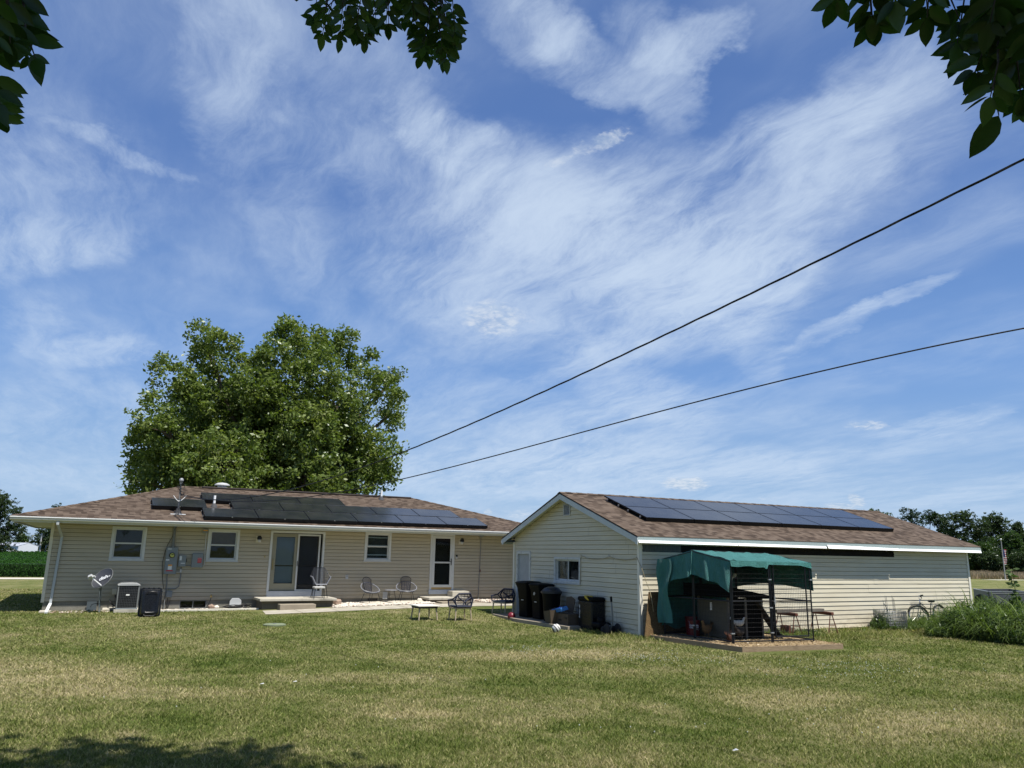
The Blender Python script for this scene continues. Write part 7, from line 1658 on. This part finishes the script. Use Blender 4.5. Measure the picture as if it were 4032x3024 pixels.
# ------------------------------------------------------------------ kennel corner
KA, KB, KC, KD = Vector((12.98, 13.82)), Vector((15.28, 13.55)), Vector((15.22, 16.0)), Vector((12.84, 16.1))   # front left, front right, back right, back left
KZ = -.185
def build_kennel():
    D = [Vector((12.74, 13.29)), Vector((15.54, 12.95)), Vector((15.62, 16.2)), Vector((12.36, 16.2))]
    g = thing('kennel_platform', 'low wooden deck frame filled with straw bedding under the kennel', 'platform', (14, 14.6, -.3))
    for i in range(4):
        a, b = D[i], D[(i+1) % 4]; c = (D[0]+D[2])/2; inn = (c-(a+b)/2).normalized()*.02
        m = MB(); m.beam((a.x+inn.x, a.y+inn.y, -.245), (b.x+inn.x, b.y+inn.y, -.245), .04, .115); m.build('side_board', m_wood_deck, g, bevel=.004)
    V = []; F_ = []; n = 46
    for j in range(n+1):
        for i in range(n+1):
            s, t = .015+.97*i/n, .015+.97*j/n; p = (D[0]*(1-s)+D[1]*s)*(1-t)+(D[3]*(1-s)+D[2]*s)*t
            V.append((p.x, p.y, KZ-.012+.018*math.sin(i*1.7+j*.6)*math.cos(j*1.3-i*.4)+random.uniform(0, .012)))
    for j in range(n):
        for i in range(n): a = j*(n+1)+i; F_.append((a, a+1, a+n+2, a+n+1))
    m = MB(); m.add(V, F_); m.build('bedding', m_mulch, g, fix=False)
    K = 5000; s_ = rng.random(K); t_ = rng.random(K)**1.3; px = (D[0].x*(1-s_)+D[1].x*s_)*(1-t_)+(D[3].x*(1-s_)+D[2].x*s_)*t_; py = (D[0].y*(1-s_)+D[1].y*s_)*(1-t_)+(D[3].y*(1-s_)+D[2].y*s_)*t_
    ch = np.stack([px, py, KZ+rng.uniform(-.005, .018, K)], 1); V_, F2 = leafquads(ch, rng.uniform(.012, .035, K), .75, .22)
    o = npmesh('straw', V_, F2, mat_leaf('straw_chips', [(.1, (.16, .10, .05)), (.5, (.42, .30, .15)), (.9, (.62, .50, .30))], .1, .03, 20, (1, 1, 1)), g, rnd=rng.random(K)); o['kind'] = 'stuff'
    H = 1.83; g = thing('dog_kennel', 'black wire mesh kennel with a green canvas cover standing on the wooden platform', 'kennel', (14.1, 14.9, KZ))
    def P3(p, z): return (p.x, p.y, KZ+z)
    def panel(name, a, b, label=None, gate=False, zt=H):
        d = (b-a).normalized(); a2, b2 = a+d*.02, b-d*.02
        r_ = .017; m = MB(); m.tube([P3(a2, 0), P3(a2, zt)], r_, 8); m.tube([P3(b2, 0), P3(b2, zt)], r_, 8)
        for z in (.045, .93 if not gate else .93, zt-.02): m.tube([P3(a2, z), P3(b2, z)], r_*.9, 8)
        if gate:
            i, j = a2+d*.09, b2-d*.14; m.tube([P3(i, .13), P3(i, zt-.06)], r_, 8); m.tube([P3(j, .13), P3(j, zt-.06)], r_, 8)
            for z in (.13, .93, zt-.07): m.tube([P3(i, z), P3(j, z)], r_*.9, 8)
        f = m.build(name, m_blackmetal, g, smooth=True)
        m = MB(); L = (b2-a2).length; n = int(L/.05)
        for k in range(1, n): q = a2.lerp(b2, k/n); m.tube([P3(q, .05), P3(q, zt-.02)], .0016, 4, cap=False)
        zz = .05
        while zz < zt-.04:
            zz += .10; m.tube([P3(a2, min(zz, zt-.03)), P3(b2, min(zz, zt-.03))], .0019, 4, cap=False)
        m.build('wire_mesh', m_blackmetal, f, fix=False)
        return f
    mf = KA.lerp(KB, .475); ml = KD.lerp(KA, .47)
    panel('front_panel', KA, mf); panel('gate_panel', mf, KB, gate=True); panel('side_panel', ml, KA); panel('side_panel', KD, ml); mr_ = KB.lerp(KC, .5); panel('side_panel', KB, mr_); panel('side_panel', mr_, KC); mb = KD.lerp(KC, .5); panel('back_panel', KD, mb); panel('back_panel', mb, KC)
    for (p, z) in ((KA, .22), (mf, .22), (mf, 1.42), (ml, .3), (KB, 1.42), (mf, .78)):
        m = MB(); m.box(p.x-.045, p.x+.045, p.y-.025, p.y+.025, KZ+z-.014, KZ+z+.014); m.build('clamp', m_silver, g, bevel=.004)
    d = (KB-mf).normalized(); q = mf+d*.10; m = MB(); m.box(q.x-.015, q.x+.015, q.y-.035, q.y-.018, KZ+.86, KZ+1.04); m.tube([(q.x-.04, q.y-.03, KZ+.93), (q.x+.05, q.y-.03, KZ+.93)], .008, 6); m.build('gate_latch', m_silver, g)
    # canvas: ridge from left middle to right middle, left gable end hangs low, drop at back left corner
    rl = at(2720, 2166, 1, (KD.y+KA.y)/2+.0); rr = at(3026, 2180, 1, (KB.y+KC.y)/2); RL = Vector((12.84, 14.95, rl.z)); RR = Vector((15.20, 14.8, rr.z))
    zt = KZ+H+.02; A3 = Vector((KA.x-.02, KA.y-.03, zt)); B3 = Vector((KB.x+.02, KB.y-.03, zt-.03)); C3 = Vector((KC.x+.03, KC.y+.03, zt-.02)); D3 = Vector((KD.x-.03, KD.y+.03, zt))
    def surf(fn, nu, nv, mat=m_tarp):
        V = [fn(i/nu, j/nv) for j in range(nv+1) for i in range(nu+1)]; F_ = [(j*(nu+1)+i, j*(nu+1)+i+1, (j+1)*(nu+1)+i+1, (j+1)*(nu+1)+i) for j in range(nv) for i in range(nu)]; return V, F_
    tp = MB(); nz = lambda a, b: .5*math.sin(a*9+b*5)+.5*math.sin(a*17-b*11)
    def roofF(s, t): p = A3.lerp(B3, s).lerp(RL.lerp(RR, s), t); return p+Vector((0, 0, -.05*math.sin(PI*t)*math.sin(PI*s)-.02*math.sin(PI*s)*(1-t)+.016*nz(s*3, t*1.5)+.012*math.sin(s*31+t*9)*(1-t)))
    def roofB(s, t): p = RL.lerp(RR, s).lerp(D3.lerp(C3, s), t); return p+Vector((0, 0, -.05*math.sin(PI*t)*math.sin(PI*s)))
    def val(s, t):   # front valance, short, with a notch by the gate post
        p = A3.lerp(B3, s); L = .13+.012*math.sin(s*23)
        if s > .44: L = .07+.06*max(0, (s-.85)/.15)
        if .40 < s < .45: L = .17
        return p+Vector((0, -.02*t-.012*t*math.sin(s*31), -L*t))
    def left(s, t):  # left gable end: s from A(front) over ridge to D(back)
        if s < .5: p = A3.lerp(RL, s*2)
        else: p = RL.lerp(D3, (s-.5)*2)
        # lower hem height above the deck, read from the photo
        K_ = [(0, 1.13), (.12, 1.28), (.30, 1.40), (.5, 1.50), (.505, 1.44), (.75, 1.36), (.90, 1.22), (1, 1.18)]
        for (a0, z0), (a1, z1) in zip(K_[:-1], K_[1:]):
            if a0 <= s <= a1: zl = z0+(z1-z0)*(s-a0)/(a1-a0); break
        zb = KZ+zl; q = Vector((p.x-.05*t-.045*math.sin(s*26)*t+.02*math.sin(s*47+t*5)*t, p.y, p.z+(zb-p.z)*t)); return q
    def drop(s, t):  # long flap down the back left corner
        p = Vector((D3.x-.03, D3.y-.55*s*(1-.15*math.sin(PI*t)), D3.z)); zb = KZ+.28+.02*s
        w = .96+.12*math.sin(t*7+.5); q = Vector((p.x-.06-.035*math.sin(t*9+s*4)-.05*math.sin(PI*t)*s-.03*math.sin(s*9+t*3), D3.y+.03-(.50*w)*s, D3.z+(zb-D3.z)*t)); return q
    def right(s, t):
        p = (C3.lerp(RR, s*2) if s < .5 else RR.lerp(B3, (s-.5)*2)); zb = KZ+1.16+.12*math.sin(PI*s); return Vector((p.x+.03*t+.015*math.sin(s*22)*t, p.y, p.z+(zb-p.z)*t))
    BS0 = 1.5
    def back(s, t):
        p = D3.lerp(C3, s); zb = KZ+(.12 if s < BS0 else .12+1.20*sstep((s-BS0)/.10) if s < BS0+.10 else 1.32+.08*math.sin(PI*(s-BS0-.1)/(.9-BS0))-.16*(s-BS0-.1)/(.9-BS0)); return Vector((p.x, p.y+.03*t+.015*math.sin(s*26)*t, p.z+(zb-p.z)*t))
    parts = [('canopy', [(roofF, 24, 12), (roofB, 24, 12)]), ('front_valance', [(val, 60, 4)]), ('gable_flap', [(left, 64, 14)]), ('corner_flap', [(drop, 14, 34)]), ('gable_flap', [(right, 40, 8)]), ('back_flap', [(back, 44, 8)])]
    cov = None
    for (nm, ls) in parts:
        m = MB()
        for (fn, a, b) in ls: V, F_ = surf(fn, a, b); m.add(V, F_)
        o = m.build(nm, m_tarp, cov or g, fix=False, smooth=True)
        if cov is None: cov = o
    m = MB(); m.tube([RL-Vector((.05, 0, 0)), RR+Vector((.03, 0, 0))], .012, 6); m.tube([A3-Vector((0, 0, .02)), RL-Vector((0, 0, .03)), D3-Vector((0, 0, .02))], .012, 6); m.build('canopy_bow', m_blackmetal, g)
    # folded seam with pale tape on the gable
    m = MB(); pts = [left(.5, t/8)+Vector((-.012, 0, 0)) for t in range(9)]; m.tube(pts, .012, 6); m.build('seam', m_tarp, cov)
    # hen coop inside
    g = thing('hen_coop', 'wooden hen coop in shade-black colour with a sloping roof inside the kennel', 'coop', (14.1, 15.2, KZ))
    x0, x1, y0, y1 = 13.55, 14.68, 14.55, 15.65; 
    for (a, b) in ((x0, y0), (x1-.05, y0), (x0, y1-.05), (x1-.05, y1-.05)): m = MB(); m.box(a, a+.05, b, b+.05, KZ, KZ+.98); m.build('post', m_wood_grey, g)
    m = MB(); m.box(x0+.05, x1-.05, y0+.01, y0+.03, KZ+.02, KZ+.95); m.build('front_wall', m_shade_black, g); m = MB(); m.box(x0+.01, x0+.03, y0+.05, y1-.05, KZ+.02, KZ+.9); m.build('side_wall', plain('faded_board', (.12, .105, .075), .8, var=.15), g); m = MB(); m.box(x1-.03, x1-.01, y0+.05, y1-.05, KZ+.02, KZ+.9); m.build('side_wall', m_wood_grey, g)
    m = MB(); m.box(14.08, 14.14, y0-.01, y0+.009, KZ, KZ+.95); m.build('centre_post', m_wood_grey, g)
    m = MB(); m.add([(x0-.35, y0-.12, KZ+1.28), (x0-.35, y1+.1, KZ+1.28), (x1+.20, y1+.1, KZ+1.0), (x1+.20, y0-.12, KZ+1.0), (x0-.35, y0-.12, KZ+.98), (x0-.35, y1+.1, KZ+.98), (x1+.20, y1+.1, KZ+.94), (x1+.20, y0-.12, KZ+.94)], [(0,3,2,1),(4,5,6,7),(0,4,7,3),(1,2,6,5),(0,1,5,4),(2,3,7,6)]); m.build('roof', m_shade_black, g)
    g = thing('hen_ramp', 'dark sloping hen ramp leaning down inside the gate', 'ramp', (15.0, 14.3, KZ)); m = MB(); m.beam((14.45, 14.55, KZ+.86), (15.08, 14.45, KZ+.02), .26, .03); m.build('board', m_wood_dark, g); m = MB()
    for k in range(9): t = (k+.5)/9; p = Vector((14.45, 14.55, KZ+.86)).lerp(Vector((15.08, 14.45, KZ+.02)), t); m.box(p.x-.012, p.x+.012, p.y-.13, p.y+.13, p.z+.016, p.z+.034)
    m.build('cleat', m_wood_dark, g)
    g = thing('perch_frame', 'dark post and perch rail standing behind the gate', 'perch', (15.05, 15.0, KZ)); m = MB(); m.box(15.02, 15.08, 14.95, 15.01, KZ, KZ+.80); m.build('post', m_wood_dark, g); m = MB(); m.box(14.5, 15.1, 14.952, 15.008, KZ+.802, KZ+.85); m.build('rail', m_wood_dark, g)
    # red bucket
    c = (13.25, 15.45, KZ); g = thing('red_bucket', 'red bucket with white lettering inside the kennel', 'bucket', c); m = MB(); m.lathe([(.13, 0), (.155, .36), (.165, .365), (.165, .38), (.15, .38), (.128, .02), (.001, .02)], c, 28); m.build('body', m_red, g, smooth=True)
    m = MB(); m.tube([(c[0]-.165, c[1], c[2]+.36), (c[0]-.15, c[1]-.08, c[2]+.22), (c[0], c[1]-.17, c[2]+.16), (c[0]+.15, c[1]-.08, c[2]+.22), (c[0]+.165, c[1], c[2]+.36)], .004, 5); m.build('bail', m_silver, g)
    dv = Vector((-c[0], -c[1], 0)).normalized(); xd = Vector((-dv.y, dv.x, 0)); xd = -xd if xd.x < 0 else xd
    text_mesh('lettering', 'HARBOR\nFREIGHT', .055, m_text_white, g, Vector(c)+dv*.157+Vector((0, 0, .24)), xd, (0, 0, 1), .002, 1, True)
    g = thing('feed_bucket', 'second dark red bucket behind the first one', 'bucket', (13.42, 15.75, KZ)); m = MB(); m.lathe([(.13, 0), (.155, .42), (.165, .425), (.165, .44), (.15, .44), (.128, .02), (.001, .02)], (13.42, 15.75, KZ), 24); m.build('body', m_red, g, smooth=True)
    g = thing('notice_plate', 'small white notice plate hanging on the inner panel', 'sign', (13.55, 14.52, KZ+.75)); m = MB(); m.box(13.30, 13.36, 14.9, 14.905, KZ+.66, KZ+.84); m.build('plate', m_label_white, g)
    # hens
    def hen(label, x, y, z, rz, mat, s=1., sit=False):
        g = thing('hen', label, 'hen', (x, y, z), 'hens in the kennel'); c, s_ = math.cos(rz), math.sin(rz); T = lambda q: (x+(q[0]*c-q[1]*s_)*s, y+(q[0]*s_+q[1]*c)*s, z+q[2]*s)
        ZO = -.10 if sit else 0
        sk = [(-.23, .30, .012), (-.19, .27, .035), (-.14, .225, .065), (-.07, .20, .092), (0, .195, .102), (.07, .205, .092), (.12, .24, .066), (.15, .285, .042), (.165, .33, .032), (.18, .365, .034), (.205, .372, .026), (.225, .368, .008)]
        m = MB(); vs = []; n = 12
        for i, (px, pz, r) in enumerate(sk):
            a = sk[max(0, i-1)]; b = sk[min(len(sk)-1, i+1)]; t = Vector((b[0]-a[0], 0, b[1]-a[1])).normalized(); u = Vector((-t.z, 0, t.x))
            for k in range(n): th = 2*PI*k/n; q = Vector((px, 0, pz+ZO))+u*(r*math.cos(th)*1.08)+Vector((0, r*math.sin(th)*.86, 0)); vs.append(T(q))
        fs = [(i*n+k, i*n+(k+1) % n, (i+1)*n+(k+1) % n, (i+1)*n+k) for i in range(len(sk)-1) for k in range(n)]+[tuple(range(n)), tuple((len(sk)-1)*n+k for k in range(n))[::-1]]
        # tail feathers belong to the same body surface
        m.add(vs, fs); 
        for k in (-1, 0, 1): m.add([T((-.18, k*.02, .25+ZO)), T((-.17, k*.02+.012, .29+ZO)), T((-.30, k*.045, .40+ZO)), T((-.32, k*.045, .33+ZO))], [(0,1,2,3)])
        if not sit:
            for k in (-1, 1): m.tube([T((.01, k*.04, .13)), T((.0, k*.045, .08)), T((.015, k*.045, .0))], [.022*s, .009*s, .006*s], 6); m.tube([T((.0, k*.045, .004)), T((.05, k*.055, .002))], .004*s, 4)
        m.build('body', mat, g, smooth=True)
        m = MB(); m.add([T((.17, 0, .395+ZO)), T((.185, .004, .425+ZO)), T((.20, 0, .40+ZO)), T((.21, .004, .418+ZO)), T((.22, 0, .39+ZO)), T((.19, -.006, .38+ZO))], [(0,1,2,3,4,5)]); m.build('comb', m_red, g, fix=False); m = MB(); m.tube([T((.222, 0, .368+ZO)), T((.25, 0, .36+ZO))], [.009*s, .001], 6); m.build('beak', m_yellow, g)
    hen('tan hen standing before the red bucket', 13.30, 15.05, KZ, math.radians(200), m_hen_tan, 1.05)
    hen('dark brown hen beside the tan one', 13.75, 14.3+.1, KZ, math.radians(20), m_hen_dark, 1.05)
    hen('pale grey hen perched on the coop roof', 13.78, 14.85, KZ+1.25, math.radians(170), m_hen_white, .95, True)
    hen('rust coloured hen low at the kennel\'s front left post', 13.2, 14.15, KZ, math.radians(30), m_hen_red, .9, True)
    hen('dark hen with white neck beside the coop doorway', 13.72, 14.38, KZ+.32, math.radians(-20), m_hen_white, .7, True)
    g = thing('feeder_block', 'small reddish brown block beneath the sawhorse', 'block', (16.0, 15.6, -.3)); q = at(3100, 2490, 1, 15.75); m = MB(); m.box(q.x-.1, q.x+.1, 15.7, 15.9, -.3, at(3100, 2465, 1, 15.75).z+.02); m.build('block', m_rust, g, bevel=.01)
    # strand board leaning on the wall
    g = thing('strand_board', 'sheet of strand board leaning on the wall behind the kennel', 'board', (12.85, 16.3, -.3)); a = at(2557, 2331, 1, 16.42); a2 = at(2540, 2502, 1, 16.05)
    m = MB(); zt = a.z; m.add([(a2.x-.02, 16.05, -.3), (13.75, 16.05, -.3), (13.75, 16.44, zt+.01), (a.x, 16.44, zt), (a2.x-.02, 16.07, -.3), (13.75, 16.07, -.3), (13.75, 16.46, zt+.01), (a.x, 16.46, zt)], [(0,1,2,3),(7,6,5,4),(0,4,5,1),(1,5,6,2),(2,6,7,3),(3,7,4,0)]); m.build('sheet', m_osb, g)
    # sawhorses with a plank
    def horse(lab, u, v, first=None):
        q = at(u, v, 1, 15.75); x, y = q.x, 15.75; h = .60
        if first: c = copy_tree(first); c['label'] = lab; c.location = (x, y, -.3); return c
        g = thing('sawhorse', lab, 'sawhorse', (x, y, -.3), 'rusty steel sawhorses')
        m = MB(); m.box(x-.05, x+.05, y-.34, y+.34, -.3+h-.08, -.3+h); m.build('top_bracket', m_rust, g, bevel=.01)
        for (sx, sy) in ((-1, -1), (1, -1), (-1, 1), (1, 1)): m = MB(); m.tube([(x+sx*.03, y+sy*.28, -.3+h-.05), (x+sx*.19, y+sy*.32, -.3)], .014, 6); m.build('leg', m_rust, g)
        m = MB(); m.tube([(x-.11, y-.30, -.3+h*.42), (x+.11, y-.30, -.3+h*.42)], .010, 6); m.build('brace', m_rust, g); return g
    h1 = horse('rusty sawhorse in the open, nearer the bicycle', 3241, 2440); horse('rusty sawhorse seen through the kennel gate', 3100, 2440, h1)
    a, b = at(3105, 2415, 1, 15.5), at(3256, 2415, 1, 15.5); g = thing('timber_plank', 'grey weathered plank laid across the two sawhorses', 'plank', (b.x, 15.6, .42)); m = MB(); m.box(a.x-.3, b.x+.05, 15.62, 15.77, .303, .385); m.build('plank', m_wood_grey, g, bevel=.004)
    g = thing('scrap_boards', 'stack of grey scrap boards along the foot of the garage wall', 'boards', (17.5, 16.4, -.3))
    for (x0, x1, y, z) in ((15.9, 18.3, 16.30, -.26), (15.7, 17.6, 16.33, -.20), (16.3, 19.2, 16.22, -.29)): m = MB(); m.box(x0, x1, y-.06, y+.07, z-.02, z+.035); m.build('board', m_wood_grey, g, bevel=.004)
    m = MB(); m.quad((18.4, 15.9, -.294), (21.4, 16.0, -.294), (21.2, 16.6, -.294), (18.2, 16.6, -.294)); m.build('bare_soil_strip', plain('sandy_soil', (.34, .26, .17), .95, var=.2, scale=8), kind='structure')

# ------------------------------------------------------------------ cage roll, bicycle, metal box
def build_right_side():
    q0, q1 = at(3437, 2405, 1, 16.2), at(3533, 2405, 1, 16.2); cx = (q0.x+q1.x)/2; r = (q1.x-q0.x)/2*.92; cy = 16.05; zt = q0.z
    g = thing('wire_fence_roll', 'grey roll of welded wire fencing standing by the wall', 'wire roll', (cx, cy, -.3)); m = MB(); n = 34
    R_ = random.Random(8)
    for lay in range(3):
        rr = r*(1-.10*lay)
        for k in range(n): t = 2*PI*k/n+lay*.05; x, y = cx+rr*math.cos(t), cy+min(rr, .42)*math.sin(t); m.tube([(x, y, -.3), (x+R_.uniform(-.01, .01), y, zt+R_.uniform(-.02, .03))], .0045, 4, cap=False)
        for j in range(13): z = -.28+(zt+.28)*j/12; m.tube([(cx+rr*math.cos(2*PI*k/28), cy+min(rr, .42)*math.sin(2*PI*k/28), z) for k in range(28)], .0042, 4, closed=True)
    m.build('wire_mesh', m_wire, g, fix=False)
    m = MB()
    for (u, vt, vb) in ((3484, 2345, 2410), (3489, 2346, 2410), (3511, 2345, 2412), (3515, 2352, 2412), (3519, 2356, 2412), (3476, 2362, 2405)):
        a, b = at(u, vt, 1, 16.1), at(u+8, vb, 1, 16.1); m.tube([a, b], .006, 5)
    m.build('wire_stake', m_wire, g); m = MB(); a = [at(u, v, 1, 16.1) for (u, v) in ((3478, 2378), (3482, 2377), (3490, 2392), (3500, 2420), (3515, 2450))]; m.tube(a, .012, 6); m.build('hooked_rod', m_pipe_grey, g)
    # bicycle, leaning on the wall
    by = 16.22; fw, rw = at(3624, 2435, 1, by), at(3709, 2432, 1, by); R0 = .33; zh = -.3+R0
    fx, rx = fw.x, rw.x; L = rx-fx
    g = thing('bicycle', 'old cruiser bicycle with chrome rear mudguard leaning on the garage wall', 'bicycle', ((fx+rx)/2, by, -.3)); tilt = .16
    def W(x, z, dy=0.): return (x, by+dy+(z+.3)*tilt, z)
    steer = math.radians(24)
    for (x, nm, st) in ((fx, 'wheel', steer), (rx, 'wheel', 0)):
        c = Vector(W(x, zh)); ux = Vector((math.cos(st), -math.sin(st), 0)); uz = Vector((0, tilt, 1)).normalized()
        pts = [c+ux*R0*.95*math.cos(2*PI*k/40)+uz*R0*.95*math.sin(2*PI*k/40) for k in range(40)]; m = MB(); m.tube(pts, .02, 8, closed=True); w = m.build(nm, m_tyre, g, smooth=True)
        m = MB(); m.tube([c+ux*R0*.88*math.cos(2*PI*k/40)+uz*R0*.88*math.sin(2*PI*k/40) for k in range(40)], .010, 6, closed=True); m.build('rim', m_chrome, w, smooth=True)
        m = MB(); nn = ux.cross(uz)
        for k in range(28): t = 2*PI*k/28; m.tube([c+nn*(.03 if k % 2 else -.03), c+ux*R0*.88*math.cos(t)+uz*R0*.88*math.sin(t)], .0013, 4, cap=False)
        m.tube([c-nn*.04, c+nn*.04], .018, 8); m.build('spokes', m_chrome, w)
        m = MB(); a0, a1 = ((20, 175) if x == fx else (-10, 180)); vs = []; fs = []; N = 22
        for i in range(N+1):
            t = math.radians(a0+(a1-a0)*i/N); t = t if x == rx else math.radians(5+(a1-a0)*i/N)
            for s in (-1, 0, 1): vs.append(c+ux*(R0+.028-.012*abs(s))*math.cos(t)+uz*(R0+.028-.012*abs(s))*math.sin(t)+nn*.032*s)
        for i in range(N):
            for s in (0, 1): a = i*3+s; fs.append((a, a+1, a+4, a+3))
        m.add(vs, fs); m.build('mudguard', m_chrome if x == rx else m_blackmetal, g, fix=False, smooth=True)
    bb = W(fx+L*.54, zh-.03); seat_t = W(fx+L*.70, .42); head_t = W(fx+L*.20, .44); head_b = W(fx+L*.16, .30)
    m = MB()
    m.tube([head_b, W(fx+L*.32, .12), bb], .017, 8); m.tube([head_t, W(fx+L*.40, .28), W(fx+L*.62, .22)], .014, 8); m.tube([bb, seat_t], .015, 8); m.tube([head_b, head_t], .02, 8)
    for s in (-.04, .04): m.tube([(bb[0], bb[1]+s, bb[2]), W(rx, zh, s)], .009, 6); m.tube([(seat_t[0]-.02, seat_t[1]+s, seat_t[2]-.16), W(rx, zh, s)], .008, 6); m.tube([(head_b[0], head_b[1]+s, head_b[2]), W(fx, zh, s)], .010, 6)
    m.build('frame', m_blackmetal, g, smooth=True)
    m = MB(); m.lathe([(.07, -.004), (.09, 0), (.07, .004)], (bb[0], bb[1]-.05, bb[2]), 20, axis='Y'); m.tube([(bb[0], bb[1]-.06, bb[2]), (bb[0]+.08, bb[1]-.07, bb[2]-.13)], .009, 6); m.tube([(bb[0], bb[1]+.06, bb[2]), (bb[0]-.08, bb[1]+.07, bb[2]+.13)], .009, 6); m.box(bb[0]+.04, bb[0]+.12, bb[1]-.15, bb[1]-.07, bb[2]-.145, bb[2]-.12); m.build('crankset', m_chrome, g)
    m = MB(); m.tube([head_t, W(fx+L*.22, .54)], .012, 8); hs_ = W(fx+L*.22, .54)
    c1, s1 = math.cos(steer+.35), math.sin(steer+.35)
    def hb(a, bk, up): return (hs_[0]+a*s1*1.0+bk*c1, hs_[1]-a*c1*.9*.6+bk*.2, hs_[2]+up)
    m.tube([(hs_[0]-.30, hs_[1]-.26, hs_[2]+.10), (hs_[0]-.20, hs_[1]-.22, hs_[2]+.05), (hs_[0]-.08, hs_[1]-.1, hs_[2]), hs_, (hs_[0]+.05, hs_[1]+.05, hs_[2]+.01), (hs_[0]+.12, hs_[1]+.10, hs_[2]+.10), (hs_[0]+.26, hs_[1]+.12, hs_[2]+.11)], .012, 8); m.build('handlebar', m_chrome, g, smooth=True)
    m = MB(); m.tube([(hs_[0]-.36, hs_[1]-.29, hs_[2]+.11), (hs_[0]-.26, hs_[1]-.245, hs_[2]+.085)], .018, 8); m.build('grip', m_black, g); m = MB(); m.tube([(hs_[0]+.24, hs_[1]+.118, hs_[2]+.11), (hs_[0]+.36, hs_[1]+.125, hs_[2]+.115)], .018, 8); m.build('grip', m_black, g)
    m = MB(); sx, sy, sz = seat_t; m.lathe([(.001, 0), (.08, .0), (.12, .03), (.10, .065), (.001, .075)], (0, 0, 0), 20); m.v = [(sx+.02+x*(1.25 if x > 0 else 1.35), sy+y*(.85 if x > -.02 else .45), sz+.02+z) for x, y, z in m.v]; m.build('saddle', m_blackgloss, g, smooth=True)
    # front basket
    bx_, bz = fx-.02+L*.02, .36; m = MB(); by2 = W(0, .40)[1]
    for (w, d, z) in ((.20, .13, .0), (.19, .12, .05), (.18, .115, .09), (.16, .10, -.06), (.14, .09, -.11)):
        z2 = bz+z; P_ = [(bx_-w, by2-d-.05), (bx_+w*.6, by2-d-.05), (bx_+w*.6, by2+d-.05), (bx_-w, by2+d-.05)]; m.tube([(a, b, z2) for a, b in P_], .003, 4, closed=True)
    for k in range(9): x = bx_-.19+k*.0375; m.tube([(x, by2-.175, bz+.09), (x*.8+bx_*.2, by2-.14, bz-.11)], .002, 4); m.tube([(x, by2+.07, bz+.09), (x*.8+bx_*.2, by2+.04, bz-.11)], .002, 4)
    m.build('basket', m_wire, g)
    # metal truck-bed like box beyond the corner
    y0 = 21.5; A = at(3893, 2330, 1, y0); B = at(4020, 2341, 1, y0); zt = A.z; g = thing('metal_trailer', 'weathered grey metal trailer box with a framed panel beyond the garage corner', 'trailer', (A.x, y0, -.3))
    W2 = B.x-A.x+.25; bk = at(3835, 2328, 1, y0+2.4); dx, dy = bk.x-A.x, 2.4; zb = zt-.62
    def board(p, q, z0, z1, nm, mt, th=.05):
        m = MB(); m.beam((p[0], p[1], (z0+z1)/2), (q[0], q[1], (z0+z1)/2), th, z1-z0); return m.build(nm, mt, g, bevel=.006)
    p0, p1 = (A.x, y0), (A.x+W2, y0-.15); p2, p3 = (A.x+W2+dx, y0-.15+dy), (A.x+dx, y0+dy)
    board(p0, p1, zb, zt, 'tail_panel', m_metal_dark); board(p0, p3, zb, zt, 'side_panel', m_metal_dark); board(p1, p2, zb, zt, 'side_panel', m_metal_dark); board(p3, p2, zb, zt, 'front_panel', m_metal_dark)
    m = MB(); m.add([(p0[0], p0[1], zb+.05), (p1[0], p1[1], zb+.05), (p2[0], p2[1], zb+.05), (p3[0], p3[1], zb+.05)], [(0,1,2,3)]); m.build('floor', m_metal_dark, g)
    m = MB(); i0, i1 = Vector((p0[0], p0[1])), Vector((p1[0], p1[1])); u_ = (i1-i0); 
    for (a, b, c, d) in ((.06, .94, zt-.09, zt-.07), (.06, .94, zb+.07, zb+.09)): q, w_ = i0+u_*a, i0+u_*b; m.beam((q.x, q.y-.035, (c+d)/2), (w_.x, w_.y-.035, (c+d)/2), .02, .02)
    for a in (.06, .94): q = i0+u_*a; m.beam((q.x, q.y-.035, zb+.07), (q.x, q.y-.035, zt-.07), .02, .02)
    m.build('pressed_frame', m_pipe_grey, g); m = MB(); m.beam((p0[0], p0[1], zt+.01), (p1[0], p1[1], zt+.01), .07, .02); m.beam((p0[0], p0[1]+.04, zt+.012), (p3[0], p3[1], zt+.012), .07, .02); m.build('top_rail', m_silver, g)
    for (p, s) in ((p0, .35), (p1, .35)):
        for f in (.3, .7):
            q = Vector((p[0]+dx*f, p[1]+dy*f)); 
    for (f) in (.5,):
        for (p, o) in ((p0, -.10), (p1, .10)): m = MB(); m.lathe([(.05, -.08), (.26, -.08), (.29, 0), (.26, .08), (.05, .08)], (p[0]+dx*f+o, p[1]+dy*f, -.02), 22, axis='X'); m.build('wheel', m_tyre, g, smooth=True)
    m = MB(); m.beam((A.x+W2/2, y0-.1, zb-.03), (A.x+W2/2+dx, y0+dy, zb-.03), .9, .05); m.build('chassis', m_metal_dark, g)

build_lawn(); build_weeds(); build_near_tree(); build_mast_wires(); build_house_things(); build_paths(); build_furniture(); build_bins(); build_kennel(); build_right_side()
